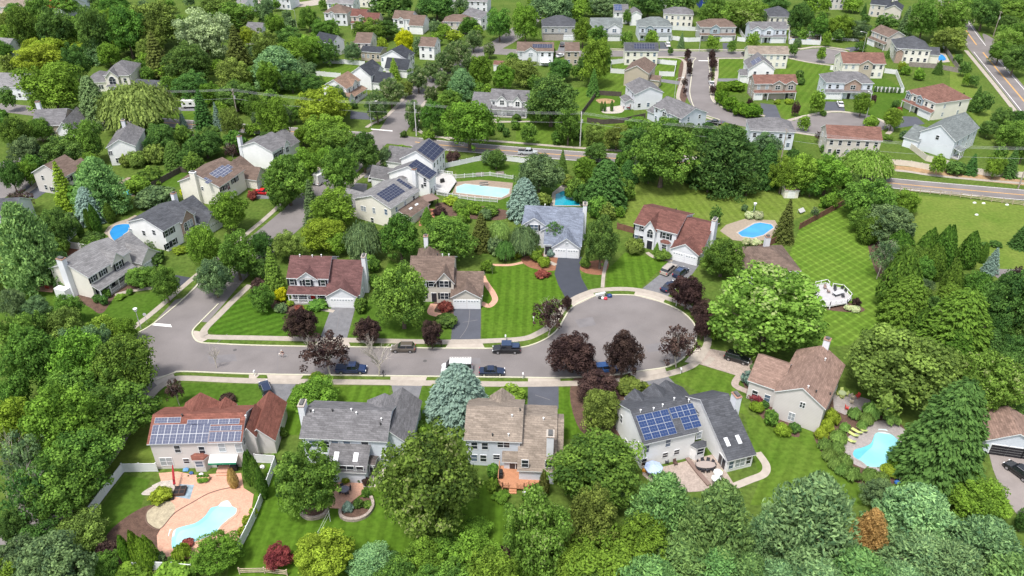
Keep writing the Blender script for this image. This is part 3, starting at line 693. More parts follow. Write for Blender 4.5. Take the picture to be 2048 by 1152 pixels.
    def porch(s, x0, x1, dep, z=2.6, rise=.7, posts=4, rail=True, y=0, roof=True):
        """front porch: shed roof on posts, floor, railing"""
        if roof:
            b = MB(); b.hexa([(x0-.2,y-dep-.2,z),(x1+.2,y-dep-.2,z),(x1+.2,y-.01,z+rise),(x0-.2,y-.01,z+rise)], [(x0-.2,y-dep-.2,z+.15),(x1+.2,y-dep-.2,z+.15),(x1+.2,y-.01,z+rise+.15),(x0-.2,y-.01,z+rise+.15)], 1, 0)
            fix_normals(b.build('porch_roof', [rm(s.roofm), TRIM], s.root).data)
        b = MB(); b.box(x0, x1, y-dep, y-.02, 0, .35); b.build('porch_floor', mat('porch_floor', (.35,.34,.33)), s.root)
        for k in range(posts):
            xx = x0+.1+(x1-x0-.2)*k/(posts-1); b = MB(); b.box(xx-.09, xx+.09, y-dep+.02, y-dep+.2, .35, z); b.build('porch_post', TRIM, s.root)
        if rail:
            b = MB(); b.box(x0+.2, x1-.2, y-dep+.06, y-dep+.13, 1.15, 1.24); b.box(x0+.2, x1-.2, y-dep+.07, y-dep+.12, .45, .52)
            n = int((x1-x0)/.22)
            for k in range(n): xx = x0+.25+k*(x1-x0-.5)/n; b.box(xx, xx+.05, y-dep+.08, y-dep+.12, .5, 1.18)
            b.build('porch_railing', TRIM, s.root)
    def bay(s, xc, z0, w=2.2, dep=.7, h=1.7, y=0, ground=True, mt=None):
        """bay window with angled sides and a little hipped roof"""
        a = w/2; b = MB(); base = 0 if ground else z0-.3
        pl = [(xc-a, y), (xc-a*.62, y-dep), (xc+a*.62, y-dep), (xc+a, y)]
        b.hexa([(x, yy, base) for x, yy in pl], [(x, yy, z0+h) for x, yy in pl]); o = b.build('bay_window', wm(s.wall), s.root)
        fix_normals(o.data)
        r = MB(); pl2 = [(xc-a-.2, y), (xc-a*.7, y-dep-.2), (xc+a*.7, y-dep-.2), (xc+a+.2, y)]
        r.hexa([(x, yy, z0+h) for x, yy in pl2], [(x, yy, z0+h+.12) for x, yy in pl2], 1); tp = [(xc-a*.5, y-.02, z0+h+.7), (xc+a*.5, y-.02, z0+h+.7)]
        e = [(x, yy, z0+h+.13) for x, yy in pl2]; r.face([e[1], e[2], tp[1], tp[0]]); r.face([e[0], e[1], tp[0]]); r.face([e[2], e[3], tp[1]])
        q = r.build('bay_roof', [rm(s.roofm), TRIM], o)
        put(o, 'win', w*.45, h*.7, (xc, y-dep, z0+h*.5))
    def sideauto(s, side, y0=0, y1=None, c=None, zs=(1.6, 4.4), n=2, sh=False):
        y1 = s.D if y1 is None else y1; c = (0 if side == 'L' else s.W) if c is None else c
        for z in zs: s.row(side, c, y0+.6, y1-.6, n, z, .8, 1.3, 'win', sh)
    def done(s):
        for k, b in s.walls.items():
            o = b.build('wall', wm(k), s.root); fix_normals(o.data)
        g = MB()
        return s
import bmesh
def fix_normals(me):
    bm = bmesh.new(); bm.from_mesh(me); bmesh.ops.recalc_face_normals(bm, faces=bm.faces); bm.to_mesh(me); bm.free()
# ---- near row north of the street
h = House('white two-storey house with maroon roof, red front door and porch', (572,556), (657,558), 5.6, (581,510), pitch=.6, wall='white', roof='maroon', short='the porch house with red door')
x6, x8 = h.W+.02, h.fx(718); yb = h.D-.6
h.vol(x6, x8, -1.6, yb, 2.9, 'x', yr=yb*.55, zr=7.4, zb=5.2)
h.vol(x6+.15, x8-.3, -2.6, 3, 2.85, 'y', .62, oh=.3)
gx = (x6+x8)/2-.1
h.at('F', -2.6, gx, 0, 4.9, 2.2, 'garage'); h.gable(596, 634, ze=5.5, y0=-.25, z0=5.0, zr=7.1, pitch=.6)
h.add('F', 0, [(584,564),(609,565),(646,566)], .95, 1.4, 'win', True); h.add('F', -.25, [(616,565)], 1.0, 1.5, 'win', True)
h.porch(0, x6-.1, 1.9, 2.55, .8, 5); h.at('F', 0, h.W*.56, 0, .95, 2.1, 'door_red'); h.at('F', 0, h.W*.22, 1.5, 1.9, 1.5, 'dbl', True); h.at('F', 0, h.W*.85, 1.5, 1.9, 1.4, 'dbl', True)
h.chimney(x8+.02, x8+.85, yb*.4, yb*.4+1.6, 8.8); h.vol(x8, x8+1.4, -.2, 2.4, 4.2, 'shed', style='shed', zb=5.4, z0=3.0) if False else None
h.vents(0, 'F', [(600,513),(625,514),(643,513)]); h.sideauto('R', 0, 3, c=x8, n=1, zs=(1.6,)); h.done()

h = House('tan two-storey house with brown shingle roof, corner entry gable and double garage', (817,561), (907,562), 5.5, (818,511), pitch=.6, wall='beige', roof='brown', short='the tan double-garage house')
xg, xe = h.W+.02, h.W+h.fx(966)-h.fx(907)
h.vol(xg, xe, -1.5, h.D-3, 2.9, 'x', yr=(h.D-3)*.55, zr=5.4, zb=2.9)
h.vol(xg-.1, xe-.2, -2.5, 2, 2.85, 'y', .6, oh=.3)
h.gable(872, 907, ze=5.3, y0=-.5, z0=0, zr=7.6)
h.vol(h.fx(826), h.fx(870), h.D*.45, h.D+3, 5.5, 'y', style='hip', pitch=.8)
for a in (.27, .74): h.at('F', -2.5, xg+(xe-xg)*a, 0, 2.6, 2.2, 'garage')
h.add('F', -.5, [(888,568)], 1.9, 1.5, 'dbl', True); h.add('F', -.5, [(889,592)], 1.7, 1.5, 'dbl', True); h.add('F', 0, [(862,567)], 1.0, 1.5, 'win', True)
h.add('F', 0, [(869,594)], 1.2, 2.2, 'door_dark'); h.row('F', 0, .5, h.fx(855), 2, 4.3, sh=True); h.row('F', 0, .5, h.fx(850), 2, 1.6, sh=True)
h.chimney(h.fx(838), h.fx(838)+.9, h.D+.8, h.D+1.7, 10.0); h.vents(0, 'F', [(875,511),(885,512),(898,512)]); h.sideauto('R', 2, 7, n=1); h.done()

h = House('white house with blue-gray roof, wide sealed black driveway and left front gable', (1046,446), (1166,452), 5.5, (1054,410), pitch=.62, wall='white', roof='slate', short='the blue-gray roofed house')
x1, x2, x3 = h.fx(1046)+.3, h.fx(1094), h.fx(1110)
yr, zr = h.planes[0][3], h.planes[0][4]
h.vol(x1-.3, x2-.2, -1.0, yr, 5.45, 'y', .68, oh=.3)
h.vol(x2-.1, h.W+.03, -5.2, h.D-.1, 2.9, 'x', yr=yr+.01, zr=zr+.03, zb=5.4)
h.vol(x3, h.W-.15, -6.2, 0, 2.85, 'y', .75, oh=.35)
h.vol(x2-1.2, x2+1.8, -2.0, 2, 4.6, 'y', .62, oh=.25)
for a in (.27, .74): h.at('F', -6.2, x3+(h.W-x3)*a, 0, 2.5, 2.2, 'garage')
h.add('F', -1, [(1068,455)], 1.9, 1.5, 'dbl', True); h.add('F', -1, [(1068,474)], 1.6, 1.5, 'dbl', True); h.at('F', -5.2, x2+.8, 0, 1.6, 2.2, 'door_dark'); h.at('F', -6.2, x3+(h.W-x3)/2, 3.7, .7, .7, 'win')
h.chimney(h.W+.06, h.W+1.0, h.D*.35, h.D*.35+1.8, 9.3); h.sideauto('R', -3, 2, n=1, c=h.W+.03, zs=(1.6,)); h.vents(0, 'F', [(1090,412)]); h.done()

h = House('white house with dark red-brown roof, arched entry window and three cars outside', (1267,447), (1355,469), 5.5, (1289,410), wall='white', roof='redbrown', fit2=True, short='the red-brown roofed house')
L2 = House.fx; x0 = h.W+.02; x1 = h.W+6.6
h.vol(x0, x1, -1.2, h.D-.8, 2.9, 'x', yr=h.D*.5, zr=7.0, zb=5.0); h.vol(x0-.1, x1-.2, -2.6, 3, 2.85, 'y', .62, oh=.3)
h.gable(1290, 1313, ze=5.3, y0=-.6, zr=7.4, z0=0)
for a in (.27, .73): h.at('F', -2.6, x0+(x1-x0)*a, 0, 2.6, 2.2, 'garage')
h.add('F', 0, [(1275,455),(1286,458)], .9, 1.4, 'win', True); h.add('F', -.6, [(1300,469)], 1.4, 1.6, 'arch'); h.add('F', -.6, [(1299,490)], 1.3, 2.2, 'door_dark'); h.add('F', 0, [(1332,472)], 1.8, 1.5, 'dbl', True)
h.add('F', 0, [(1273,475),(1283,477)], .9, 1.4, 'win', True); h.bay(h.hit(1330,495,'F',0).x, .9, 2.4, .8, 1.6)
h.chimney(x1+.02, x1+.95, h.D*.35, h.D*.35+1.8, 8.8); h.sideauto('R', 0, 4, c=x1, n=1, zs=(1.6, 4)); h.vents(0, 'F', [(1352,420)]); h.done()

# ---- near row south of the street (their backs face the camera)
h = House('pale gray house with brick-red roof covered in rows of solar panels', (293,889), (484,884), 5.7, (312,829), pitch=.52, wall='pale', roof='brick', short='the solar house with striped awning', D0=(6,14))
h.vol(h.fx(417), h.W-.15, -1.0, 2, 5.15, 'shed', style='shed', zb=5.15+.52*3-.1, oh=.32) if False else None
h.vol(h.W-.4, h.W+4.2, h.D*.35, h.D+3.6, 3.2, 'y', zr=5.6); h.vol(h.W-.3, h.W+1.6, h.D*.25, h.D*.9, 5.0, 'y', zr=6.6)
h.vol(h.fx(335), h.fx(402), h.D-4, h.D+1.4, 5.5, 'y', zr=7.4); h.vol(h.fx(405), h.fx(440), h.D-3, h.D+.8, 5.5, 'y', zr=6.8)
h.add('F', 0, [(355,898),(404,900)], .9, 1.5, 'win'); h.add('F', 0, [(444,895),(478,896)], 1.0, 1.7, 'win'); h.add('F', 0, [(333,923)], 1.9, 1.6, 'dbl'); h.add('F', 0, [(373,922)], .9, 1.0, 'win')
h.bay(h.hit(405,930,'F',0).x, .9, 2.6, .9, 1.7); h.add('F', 0, [(446,930)], 2.0, 2.1, 'slider')
b = MB(); q = h.hit(451,920,'F',0)
b.hexa([(q.x-2.2,-1.5,2.35),(q.x+2.2,-1.5,2.35),(q.x+2.2,-.02,2.75),(q.x-2.2,-.02,2.75)], [(q.x-2.2,-1.5,2.42),(q.x+2.2,-1.5,2.42),(q.x+2.2,-.02,2.85),(q.x-2.2,-.02,2.85)])
b.box(q.x-2.2, q.x+2.2, -1.56, -1.5, 2.1, 2.45, 1); b.build('awning', [mat('awning_white', (.7,.72,.7)), mat('awning_green', (.02,.22,.12))], h.root)
b = MB(); b.box(q.x-1.3, q.x+1.2, -1.6, -.02, 0, .5); b.box(q.x-1.3, q.x+1.2, -2.0, -1.6, 0, .25); b.build('back_steps', PAVERP, h.root)
h.panels(0, 'F', [(311,847),(421,850),(415,889),(295,887)], 9, 2, 'light'); h.panels(0, 'F', [(312,834),(363,836),(360,847),(308,846)], 2, 1, 'light'); h.panels(0, 'F', [(376,837),(480,840),(478,850),(374,849)], 5, 1, 'light')
h.panels(0, 'F', [(421,851),(484,852),(483,862),(420,861)], 3, 1, 'light'); h.panels(0, 'F', [(420,862.5),(483,864),(481,884),(417,883)], 5, 1, 'light')
h.sideauto('R', 0, h.D*.5, n=2); h.chimney(h.W-1.8, h.W-.9, h.D*.55, h.D*.55+.9, 9.0, 'brick') if False else None
h.vents(0, 'F', [(365,833),(492,835)]); h.done()

h = House('white house with gray roof, skylit sunroom and tall brick-topped chimney', (598,876), (775,884), 5.7, (608,815), pitch=.52, wall='blue', roof='gray', short='the skylit sunroom house', D0=(6, 14))
h.vol(h.W-2.6, h.W+3.3, h.D*.2, h.D+3.6, 3.6, 'y', zr=6.2, oh=.35); h.vol(h.fx(712), h.W+.8, h.D*.5, h.D+.9, 5.5, 'y', zr=7.0)
sx0, sx1 = h.fx(664), h.fx(736)
o = h.vol(sx0, sx1, -3.8, 0, 2.6, 'x', style='gable', yr=0, zr=4.6, zb=4.6) if False else h.vol(sx0, sx1, -3.9, -.02, 2.6, style='shed', zb=4.5)
for px, py in ((672,909),(711,911)):
    q = h.hit(px, py, 'F', -2.0); k = 1.9/3.88; M = Matrix.Rotation(math.atan(k), 4, 'X'); M.translation = (q.x, -2.0, 2.6+k*1.9+.18); put(h.root, 'sky', .75, 1.5, None, mtx=M)
h.add('F', -3.9, [(701,939),(720,940),(686,938)], 1.1, 1.5, 'win'); h.add('F', 0, [(670,887),(694,888),(730,889)], 1.1, 1.2, 'win'); h.row('F', 0, .4, h.fx(665), 2, 4.3); h.row('F', 0, .4, h.fx(655), 2, 1.6)
h.chimney(-1.0, -.03, h.D*.35, h.D*.35+1.7, 9.3); h.row('F', 0, h.fx(752), h.W, 1, 1.6, .7, 1.4); h.sideauto('R', 2, 6, n=1, c=h.W+3.3, zs=(1.6,))
h.vents(0, 'F', [(621,824),(627,825),(665,823),(703,822),(713,829),(763,841),(761,850)]); h.done()

h = House('light blue-gray house with tan shingle roof and orange wooden deck behind', (927,880), (1044,885), 5.7, (932,811), pitch=.52, wall='blue', roof='tan', short='the tan-roofed deck house', D0=(6, 14))
xw0, xw1 = h.W-.1, h.fx(1110)
h.vol(xw0+.12, xw1, -3.4, h.D, 2.9, 'x', yr=h.D*.5, zr=6.6, zb=4.6); h.vol(xw1, xw1+1.2, 0, h.D*.8, 2.9, 'x', yr=h.D*.5, zr=6.2, zb=4.6, oh=.2)
h.vol(h.fx(972), h.fx(1018), h.D-3.5, h.D+.9, 5.6, 'y', zr=7.2); h.vol(xw0-2.4, xw0+.1, -1.2, -.02, 2.5, style='shed', zb=3.3)
h.add('F', 0, [(1007,889)], 1.9, 1.2, 'dbl'); h.add('F', 0, [(993,914)], 1.0, 1.0, 'win'); h.add('F', -1.2, [(1031,927)], 1.9, 2.1, 'slider'); h.add('F', -3.4, [(1050,927),(1097,928)], 1.0, 1.5, 'win')
h.row('F', 0, .5, h.fx(980), 2, 4.3); h.row('F', 0, .5, h.fx(975), 2, 1.6)
h.chimney(xw1-1.3, xw1-.2, -1.4, .2, 8.0, 'white'); h.vents(0, 'F', [(985,872),(1017,872),(1040,822),(1024,834)]); h.vents(1, 'F', [(1087,840)]); h.done()

h = House('large white house with charcoal roof and bright blue solar panels', (1286,890), (1398,864), 5.7, (1260,820), wall='purewhite', roof='charcoal', fit2=True, short='the large white solar house', D0=(8,16))
q0, q1 = h.loc(1455, 923, 2.8), h.loc(1513, 909, 2.8); x0, x1, yw = q0.x+.3, q1.x-.3, (q0.y+q1.y)/2+.3; 
yr, zr = h.planes[0][3], h.planes[0][4]
h.vol(x0, x1, yw, h.D-1, 2.8, 'x', yr=yr-.2, zr=zr-.9, zb=4.6)
h.vol(h.fx(1345), h.fx(1378)+1, h.D-4, h.D+.9, 5.6, 'y', zr=7.2); h.vol(2.0, 5.0, h.D-3, h.D+.8, 5.6, 'y', zr=6.9); h.vol(h.W*.75, h.W+4.5, h.D-5, h.D+2.5, 3.4, 'y', zr=5.8)
h.panels(0, 'F', [(1271,832),(1338,817),(1351,868),(1290,882)], 4, 4, 'blue'); h.panels(0, 'F', [(1338,817),(1386,805),(1392,828),(1344,839)], 4, 2, 'blue'); h.panels(0, 'F', [(1361,836),(1392,828),(1405,853),(1368,861)], 2, 2, 'blue')
h.add('F', 0, [(1293,898),(1336,886),(1398,870),(1288,924)], .85, 1.5, 'win'); h.add('F', 0, [(1330,910),(1353,904)], .9, 1.0, 'win'); h.bay(h.hit(1394,902,'F',0).x, 1.0, 2.6, .9, 1.7)
h.add('L', 0, [(1252,886),(1278,893),(1243,838),(1278,918)], .75, 1.5, 'win'); h.add('L', x0, [(1443,928)], 2.0, 2.1, 'slider'); h.add('F', yw, [(1462,930),(1497,920)], .8, 1.6, 'win'); h.add('F', yw, [(1480,925)], 1.7, 1.6, 'dbl')
h.skylight(1, 'F', [(1454,884),(1477,879)], .65, 1.5); qc = h.loc(1468,797,8.0); h.chimney(x1+.02, x1+1.0, qc.y-.8, qc.y+.8, 8.6); h.vents(0, 'F', [(1281,824),(1307,820),(1325,813),(1348,800),(1377,803)]); h.sideauto('R', yw+1, 5, c=x1, zs=(1.5,)); h.done()

h = House('beige house with pinkish-brown roof beside the kidney pool, gable end to camera', (1548,783), (1652,819), 5.7, (1650,690), axis='y', Pk=776, wall='pale', roof='pinktan', short='the beige house by the kidney pool', D0=(8, 16))
h.vol(-5.2, 0, 2.5, 11.0, 4.2, 'x', zr=7.0)
h.add('F', 0, [(1605,810)], .8, 1.1, 'dbl'); h.add('F', 0, [(1583,833)], 1.0, 1.6, 'dbl'); h.add('R', h.W, [(1664,808)], 1.6, 1.3, 'dbl'); h.add('R', h.W, [(1672,780)], 1.0, 1.3, 'win')
h.chimney(h.W*.5-.2, h.W*.5+.9, h.D-.2, h.D+.8, 9.8); h.vents(0, 'R', [(1650,721),(1632,785),(1660,790),(1616,776)]); h.row('F', 2.5, -5, -.5, 2, 1.6); h.row('L', -5.2, 3, 10, 2, 1.6)
h.done()

h = House('low brown hip-roofed house with white chimney beside the cross-mown lawn', (1493,548), (1603,543), 3.2, (1510,515), style='hip', pitch=.5, wall='white', roof='brown', D=11, short='the low hip-roofed house', name='house')
h.chimney(h.W*.55, h.W*.55+1.1, h.D-3.0, h.D-2.0, 7.3); h.vents(0, 'F', []) if False else None; h.row('F', 0, .5, h.W-.5, 4, 1.6); h.sideauto('R', zs=(1.6,), n=2); h.sideauto('L', zs=(1.6,), n=2); h.done()

h = House('brown-roofed garage with two dark doors at the right edge', (1972,881), (2092,898), 3.0, (2008,811), axis='y', Pk=868, wall='blue', roof='pinktan', name='garage', cat='garage', D0=(6,14), short='the two-door garage')
h.add('F', 0, [(1998,897),(2031,903)], 2.5, 2.1, 'garage_dark'); h.at('F', 0, h.W*.85, 0, 2.5, 2.1, 'garage_dark'); h.done()

# ---- left cluster
h = House('light gray house with gray roof, white railed porch and side chimney', (177,556), (262,502), 5.6, (129,527), wall='warm', roof='lightgray', fit2=True, short='the gray porch house')
h.walls['warm'] = h.walls.get('warm')
h.vol(h.W+.02, h.W+6.2, 1.0, h.D-.5, 2.9, 'x', zr=6.2); h.vol(h.W+.5, h.W+5.8, -2.2, 4, 2.85, 'y', zr=5.2)
h.gable(6.0, 9.4, ze=5.4, y0=-.4, z0=4.9, zr=7.3, x=True)
h.add('F', 0, [(186,557),(206,544)], 1.2, 1.5, 'dbl', True); h.at('F', -.4, 7.7, 4.3, 1.7, 1.6, 'dbl', True); h.porch(0, h.W-1.2, 2.0, 2.6, .9, 5)
h.at('F', 0, h.W*.45, 0, 1.0, 2.1, 'door_dark'); h.row('F', 0, .5, h.W*.4, 2, 1.5, sh=True); h.at('F', 0, h.W*.72, 1.5, 1.6, 1.5, 'dbl', True); h.at('F', -2.2, h.W+3.1, 0, 4.4, 2.1, 'garage')
h.add('L', 0, [(135,555)], .5, .8, 'win'); h.chimney(-1.1, -.02, h.D*.45, h.D*.45+1.7, 9.2); b = MB(); b.box(-2.6, -1.1, h.D*.5, h.D*.5+3, 0, 2.4); b.build('sunroom', TRIM, h.root); h.done()

h = House('white house with dark roof and red brick front gable beside blue pool', (327,463), (392,425), 5.6, (284,437), wall='purewhite', roof='charcoal', fit2=True, short='the brick-fronted white house')
h.vol(h.W+.02, h.W+5.6, .5, h.D-.5, 2.9, 'x', zr=6.6, yr=h.D*.5); h.vol(h.W+.3, h.W+5.2, -3.0, 4, 2.85, 'y', zr=5.2)
h.vol(h.W*.52, h.W*.52+3.8, -.6, h.D*.4, 5.6, 'y', zr=7.8, wall='brick'); h.at('F', -.6, h.W*.52+2.3, 4.1, 1.7, 1.6, 'dbl'); h.at('F', -.6, h.W*.52+.9, 3.6, 1.1, 1.6, 'arch')
h.add('F', 0, [(333,467),(343,461),(335,492),(348,484)], 1.0, 1.5, 'win', True); h.at('F', -.6, h.W*.52+1.2, 0, 1.2, 2.2, 'door_white'); h.bay(h.W*.52+2.9, .9, 1.8, .7, 1.6, y=-.6)
h.add('L', 0, [(262,462),(288,466),(269,484),(308,465)], .9, 1.3, 'win'); h.chimney(h.W+1.2, h.W+2.3, h.D*.62, h.D*.62+1.0, 8.6); h.at('F', -3.0, h.W+2.7, 0, 4.3, 2.1, 'garage'); h.done()

h = House('cream house with brown roof and scattered solar panels, red car outside', (439,375), (490,339), 5.6, (392,349), wall='cream', roof='brown', fit2=True, short='the cream solar house')
h.vol(h.W+.02, h.W+6.5, .5, h.D-2.5, 2.9, 'x', zr=6.3); h.vol(h.W+.6, h.W+6.0, -3, 3, 2.85, 'y', zr=5.2)
h.panels(0, 'F', [(422,346),(450,326),(470,336),(438,363)], 5, 4, 'light', skip=((0,0),(4,3),(4,0))); h.panels(0, 'F', [(402,361),(411,354),(424,362),(416,369)], 2, 2, 'light', skip=((0,1),))
h.panels(1, 'F', [(487,348),(497,340),(520,350),(509,361)], 4, 2, 'light', skip=((0,1),))
h.add('F', 0, [(443,378),(450,375),(466,362),(473,358)], .6, 1.3, 'win', True); h.add('F', 0, [(457,374)], 1.1, 1.5, 'arch'); h.chimney(-.95, -.02, h.D*.5, h.D*.5+1.5, 9.0, 'cream'); h.add('L', 0, [(405,377)], .6, .9, 'win')
h.at('F', -3, h.W+3.3, 0, 4.4, 2.1, 'garage'); h.at('F', 0, h.W*.5, 0, 1.2, 2.1, 'door_white'); h.done()

h = House('white house with gray roof and tall blank gable end beside tree-lined street', (545,305), (580,284), 5.7, (508,283), wall='purewhite', roof='gray', fit2=True, short='the blank-gabled white house')
h.vol(h.W+.02, h.W+6, 1, h.D-1, 3.6, 'x', zr=6.9); h.gable(h.W*.62, h.W-.3, ze=5.4, y0=-.4, z0=0, zr=7.0, x=True)
h.row('F', 0, .3, h.W*.6, 2, 4.2, sh=True); h.row('F', 0, .3, h.W*.6, 2, 1.6, sh=True); h.at('F', -.4, h.W*.8, 4.1, 1.2, 1.5, 'dbl'); h.add('L', 0, [(484,306)], .8, 1.6, 'win')
h.chimney(-.2, .8, h.D-.5, h.D+.5, 8.6); h.done()

h = House('beige house with brown roof half hidden by spruces near blue driveway', (127,355), (168,333), 5.6, (98,352), wall='pale', roof='brown', fit2=False, D=10, short='the half-hidden beige house')
h.vol(h.W, h.W+5, 1, 9, 3.2, 'x'); h.add('L', 0, [(106,379)], .8, 1.3, 'win', True); h.row('F', 0, .3, h.W-.3, 3, 4.2, sh=True); h.row('F', 0, .3, h.W-.3, 3, 1.6, sh=True); h.sideauto('L', n=2); h.done()
h = House('white gabled house with dark gray roof behind olive shrubs', (211,296), (271,292), 5.6, (200,262), axis='y', Pk=279, D=13, wall='purewhite', roof='gray', short='the white gable by olive shrubs')
h.chimney(h.W*.3, h.W*.3+1, h.D-2, h.D-1, 9.3); h.add('F', 0, [(221,306),(240,319)], 1.0, 1.2, 'dbl'); h.row('F', 0, 1, h.W-1, 3, 1.5); h.done()
h = House('gray-roofed brick house with white chimney behind the trees, far left', (62,253), (127,250), 4.6, (80,228), wall='tan', roof='gray', D=12, pitch=.5, short='the gray-roofed brick house')
h.vol(h.W, h.W+4.5, -5, 8, 4.6, 'y', zr=7.2, wall='purewhite'); h.chimney(.2, 1.4, 6, 7, 10); h.row('F', 0, .5, h.W-.5, 4, 1.7); h.row('R', h.W+4.5, -4, 7, 3, 3.2); h.done()
h = House('beige mansion with gray hipped roofs and two-storey balconied entry', (206,152), (262,150), 6.0, (215,128), style='hip', D=13, pitch=.6, wall='cream', roof='gray', short='the beige mansion', name='mansion')
h.vol(-7.5, 0, 1, 11, 3.4, 'x', .55, 'hip'); h.vol(h.W*.1, h.W*.55, -1.5, 5, 6.0, 'y', zr=8.0); h.vol(h.W*.62, h.W*.95, -.8, 4, 6.0, 'y', .6, 'hip'); h.at('F', -1.5, h.W*.32, 4.2, 2.2, 1.9, 'arch'); h.at('F', -1.5, h.W*.32, 0, 2.0, 2.4, 'door_white'); h.porch(h.W*.12, h.W*.53, 2.2, 3.0, .1, 4, True, -1.5)
h.row('F', 1, -7, -1, 2, 1.7, 1.6, 1.4, 'dbl'); h.at('F', -.8, h.W*.78, 4.3, 1.0, 1.5); h.at('F', -.8, h.W*.78, 1.6, 1.0, 1.6); h.done()
h = House('low dark-roofed garage wing right of the beige mansion', (262,176), (330,181), 3.0, (268,164), D=8, pitch=.45, wall='brick', roof='charcoal', name='outbuilding', cat='outbuilding'); h.row('F', 0, .5, h.W-.5, 3, 1.5); h.done()
h = House('gray-roofed house cut off by the left edge behind trees', (-40,172), (47,176), 4.5, (-30,150), D=11, wall='white', roof='lightgray', short='the far-left gray house'); h.row('F', 0, .5, h.W-.5, 4, 1.7); h.row('F', 0, .5, h.W-.5, 4, 3.8, h=.9); h.sideauto('R', n=2); h.done()
h = House('dark-roofed house just showing at the left edge below purple tree', (-70,440), (28,436), 5.4, (-60,398), D=10, wall='white', roof='charcoal', short='the left-edge dark roof'); h.row('F', 0, .5, h.W-.5, 3, 1.6); h.row('F', 0, .5, h.W-.5, 3, 4.2); h.done()

# ---- three white houses by the long pool
h = House('cream-white house with gray roof, two solar blocks and skylit lean-to', (782,418), (840,380), 5.6, (741,392), wall='cream', roof='lightgray', fit2=True, short='the cream house with skylit lean-to')
h.panels(0, 'F', [(756,390.5),(783,365.5),(810.5,382),(777,406)], 7, 5, 'dark'); h.panels(0, 'F', [(793,361),(798,356.5),(824.5,375),(820,379.5)], 1, 6, 'dark')
h.vol(h.W*.25, h.W*.98, -3.2, -.02, 2.5, style='shed', zb=3.7, roof='brown'); h.vol(.5, 6.0, h.D-1, h.D+5, 3.0, 'y', zr=5.8)
for a in (.5, .72): M = Matrix.Rotation(math.atan(.37), 4, 'X'); M.translation = (h.W*a, -1.6, 3.15+.18); put(h.root, 'sky', 1.1, .5, None, mtx=M)
h.add('L', 0, [(727,417)], 1.5, 1.3, 'dbl'); h.add('L', 0, [(748,421),(772,424),(745,441)], .8, 1.5, 'win'); h.row('F', 0, .3, h.W-.3, 3, 4.3, .8, 1.2); h.row('R', h.W, 1, 7, 2, 1.6); h.done()
h = House('narrow white house with white chimney and solar roof, in the middle of three', (859,361), (874,348), 5.2, (815,332), wall='purewhite', roof='gray', fit2=True, short='the middle solar house', D0=(5,13))
h.panels(0, 'F', [(818,332),(832,317),(872,346),(859,359)], 3, 4, 'dark'); h.vol(.3, h.W-.2, h.D-1, h.D+6, 3.2, 'y', zr=5.6); h.chimney(-1.1, -.02, h.D*.28, h.D*.28+1.0, 7.8)
h.add('L', 0, [(850,369),(850,360)], .8, 1.1, 'win'); h.add('L', 0, [(828,372),(845,372)], .7, 1.0, 'win'); h.row('F', 0, .2, h.W-.2, 2, 1.6, .8); h.vol(-2.0, -.02, h.D*.55, h.D*.75, 4.6, 'x', .3, oh=.1); h.done()
h = House('white house with blue-gray roof and big solar block beside main road', (866,326), (892,299), 5.7, (831,302), wall='purewhite', roof='gray', fit2=True, short='the roadside solar house', D0=(7,15))
h.panels(0, 'F', [(834,301),(857,279),(889,298),(867,322)], 5, 4, 'dark'); h.vol(h.W*.3, h.W+.5, h.D-2, h.D+6, 3.2, 'y', zr=6.2)
h.row('F', 0, .2, h.W-.2, 4, 4.3, .8, 1.3); h.row('F', 0, .2, h.W-.2, 4, 1.6, .8, 1.3); h.done()

# ---- street going up, left side
h = House('white house with salmon-tan roof and stepped front porch facing the street', (693,178), (722,160), 5.6, (666,159), wall='purewhite', roof='salmon', fit2=True, short='the salmon-roofed house')
h.row('F', 0, .3, h.W-.3, 3, 4.2, .9, 1.4, sh=False); h.porch(1.0, h.W+.5, 2.2, 2.6, .9, 4); h.at('F', 0, h.W*.6, 0, 1, 2.1, 'door_dark'); h.gable(h.W*.35, h.W*.8, ze=5.3, y0=-.3, z0=5.0, zr=7.0, x=True); h.vol(-3.8, -.02, -2.5, 5, 2.9, 'y', zr=4.8); h.at('F', -2.5, -1.9, 0, 2.6, 2.1, 'garage'); h.done()
h = House('white house with navy-dark roof, L-shaped, behind the dotted pear trees', (742,153), (768,137), 5.2, (718,133), wall='purewhite', roof='dark', fit2=True, short='the L-shaped dark-roofed house')
h.vol(.8, h.W*.6, -6.5, 3, 3.0, 'y', zr=6.0); h.gable(h.W*.5, h.W*.95, ze=5.3, y0=-.3, z0=3, zr=7.0, x=True); h.row('F', 0, h.W*.6, h.W, 2, 4.2, .9); h.at('R', h.W*.6, -3, 1.6, 1.2, 1.4); h.done()
h = House('white house with dark roof, tall gable end, third up the street', (812,118), (830,106), 5.6, (784,100), wall='purewhite', roof='dark', fit2=True, short='the third house up the street')
h.gable(h.W*.1, h.W*.5, ze=5.4, y0=-.3, z0=0, zr=7.2, x=True); h.row('F', 0, .3, h.W, 3, 1.6); h.row('F', 0, h.W*.5, h.W, 2, 4.2); h.vol(-5.5, -.02, -3, 6, 3.2, 'y', zr=6.2); h.add('L', 0, [(765,119)], .8, 1.1); h.done()
h = House('white farmhouse-style house with twin dormers, gray roof and low garage', (979,199), (1056,203), 5.4, (985,177), pitch=.6, wall='purewhite', roof='gray', short='the twin-dormer white house', D0=(5,14))
h.vol(-6.2, -.02, -2.2, 7, 2.9, 'x', yr=4.5, zr=6.0, zb=3.4)
for a, c in ((994, 1014), (1026, 1044)): h.gable(a, c, ze=5.3, y0=-.5, z0=0, zr=6.9)
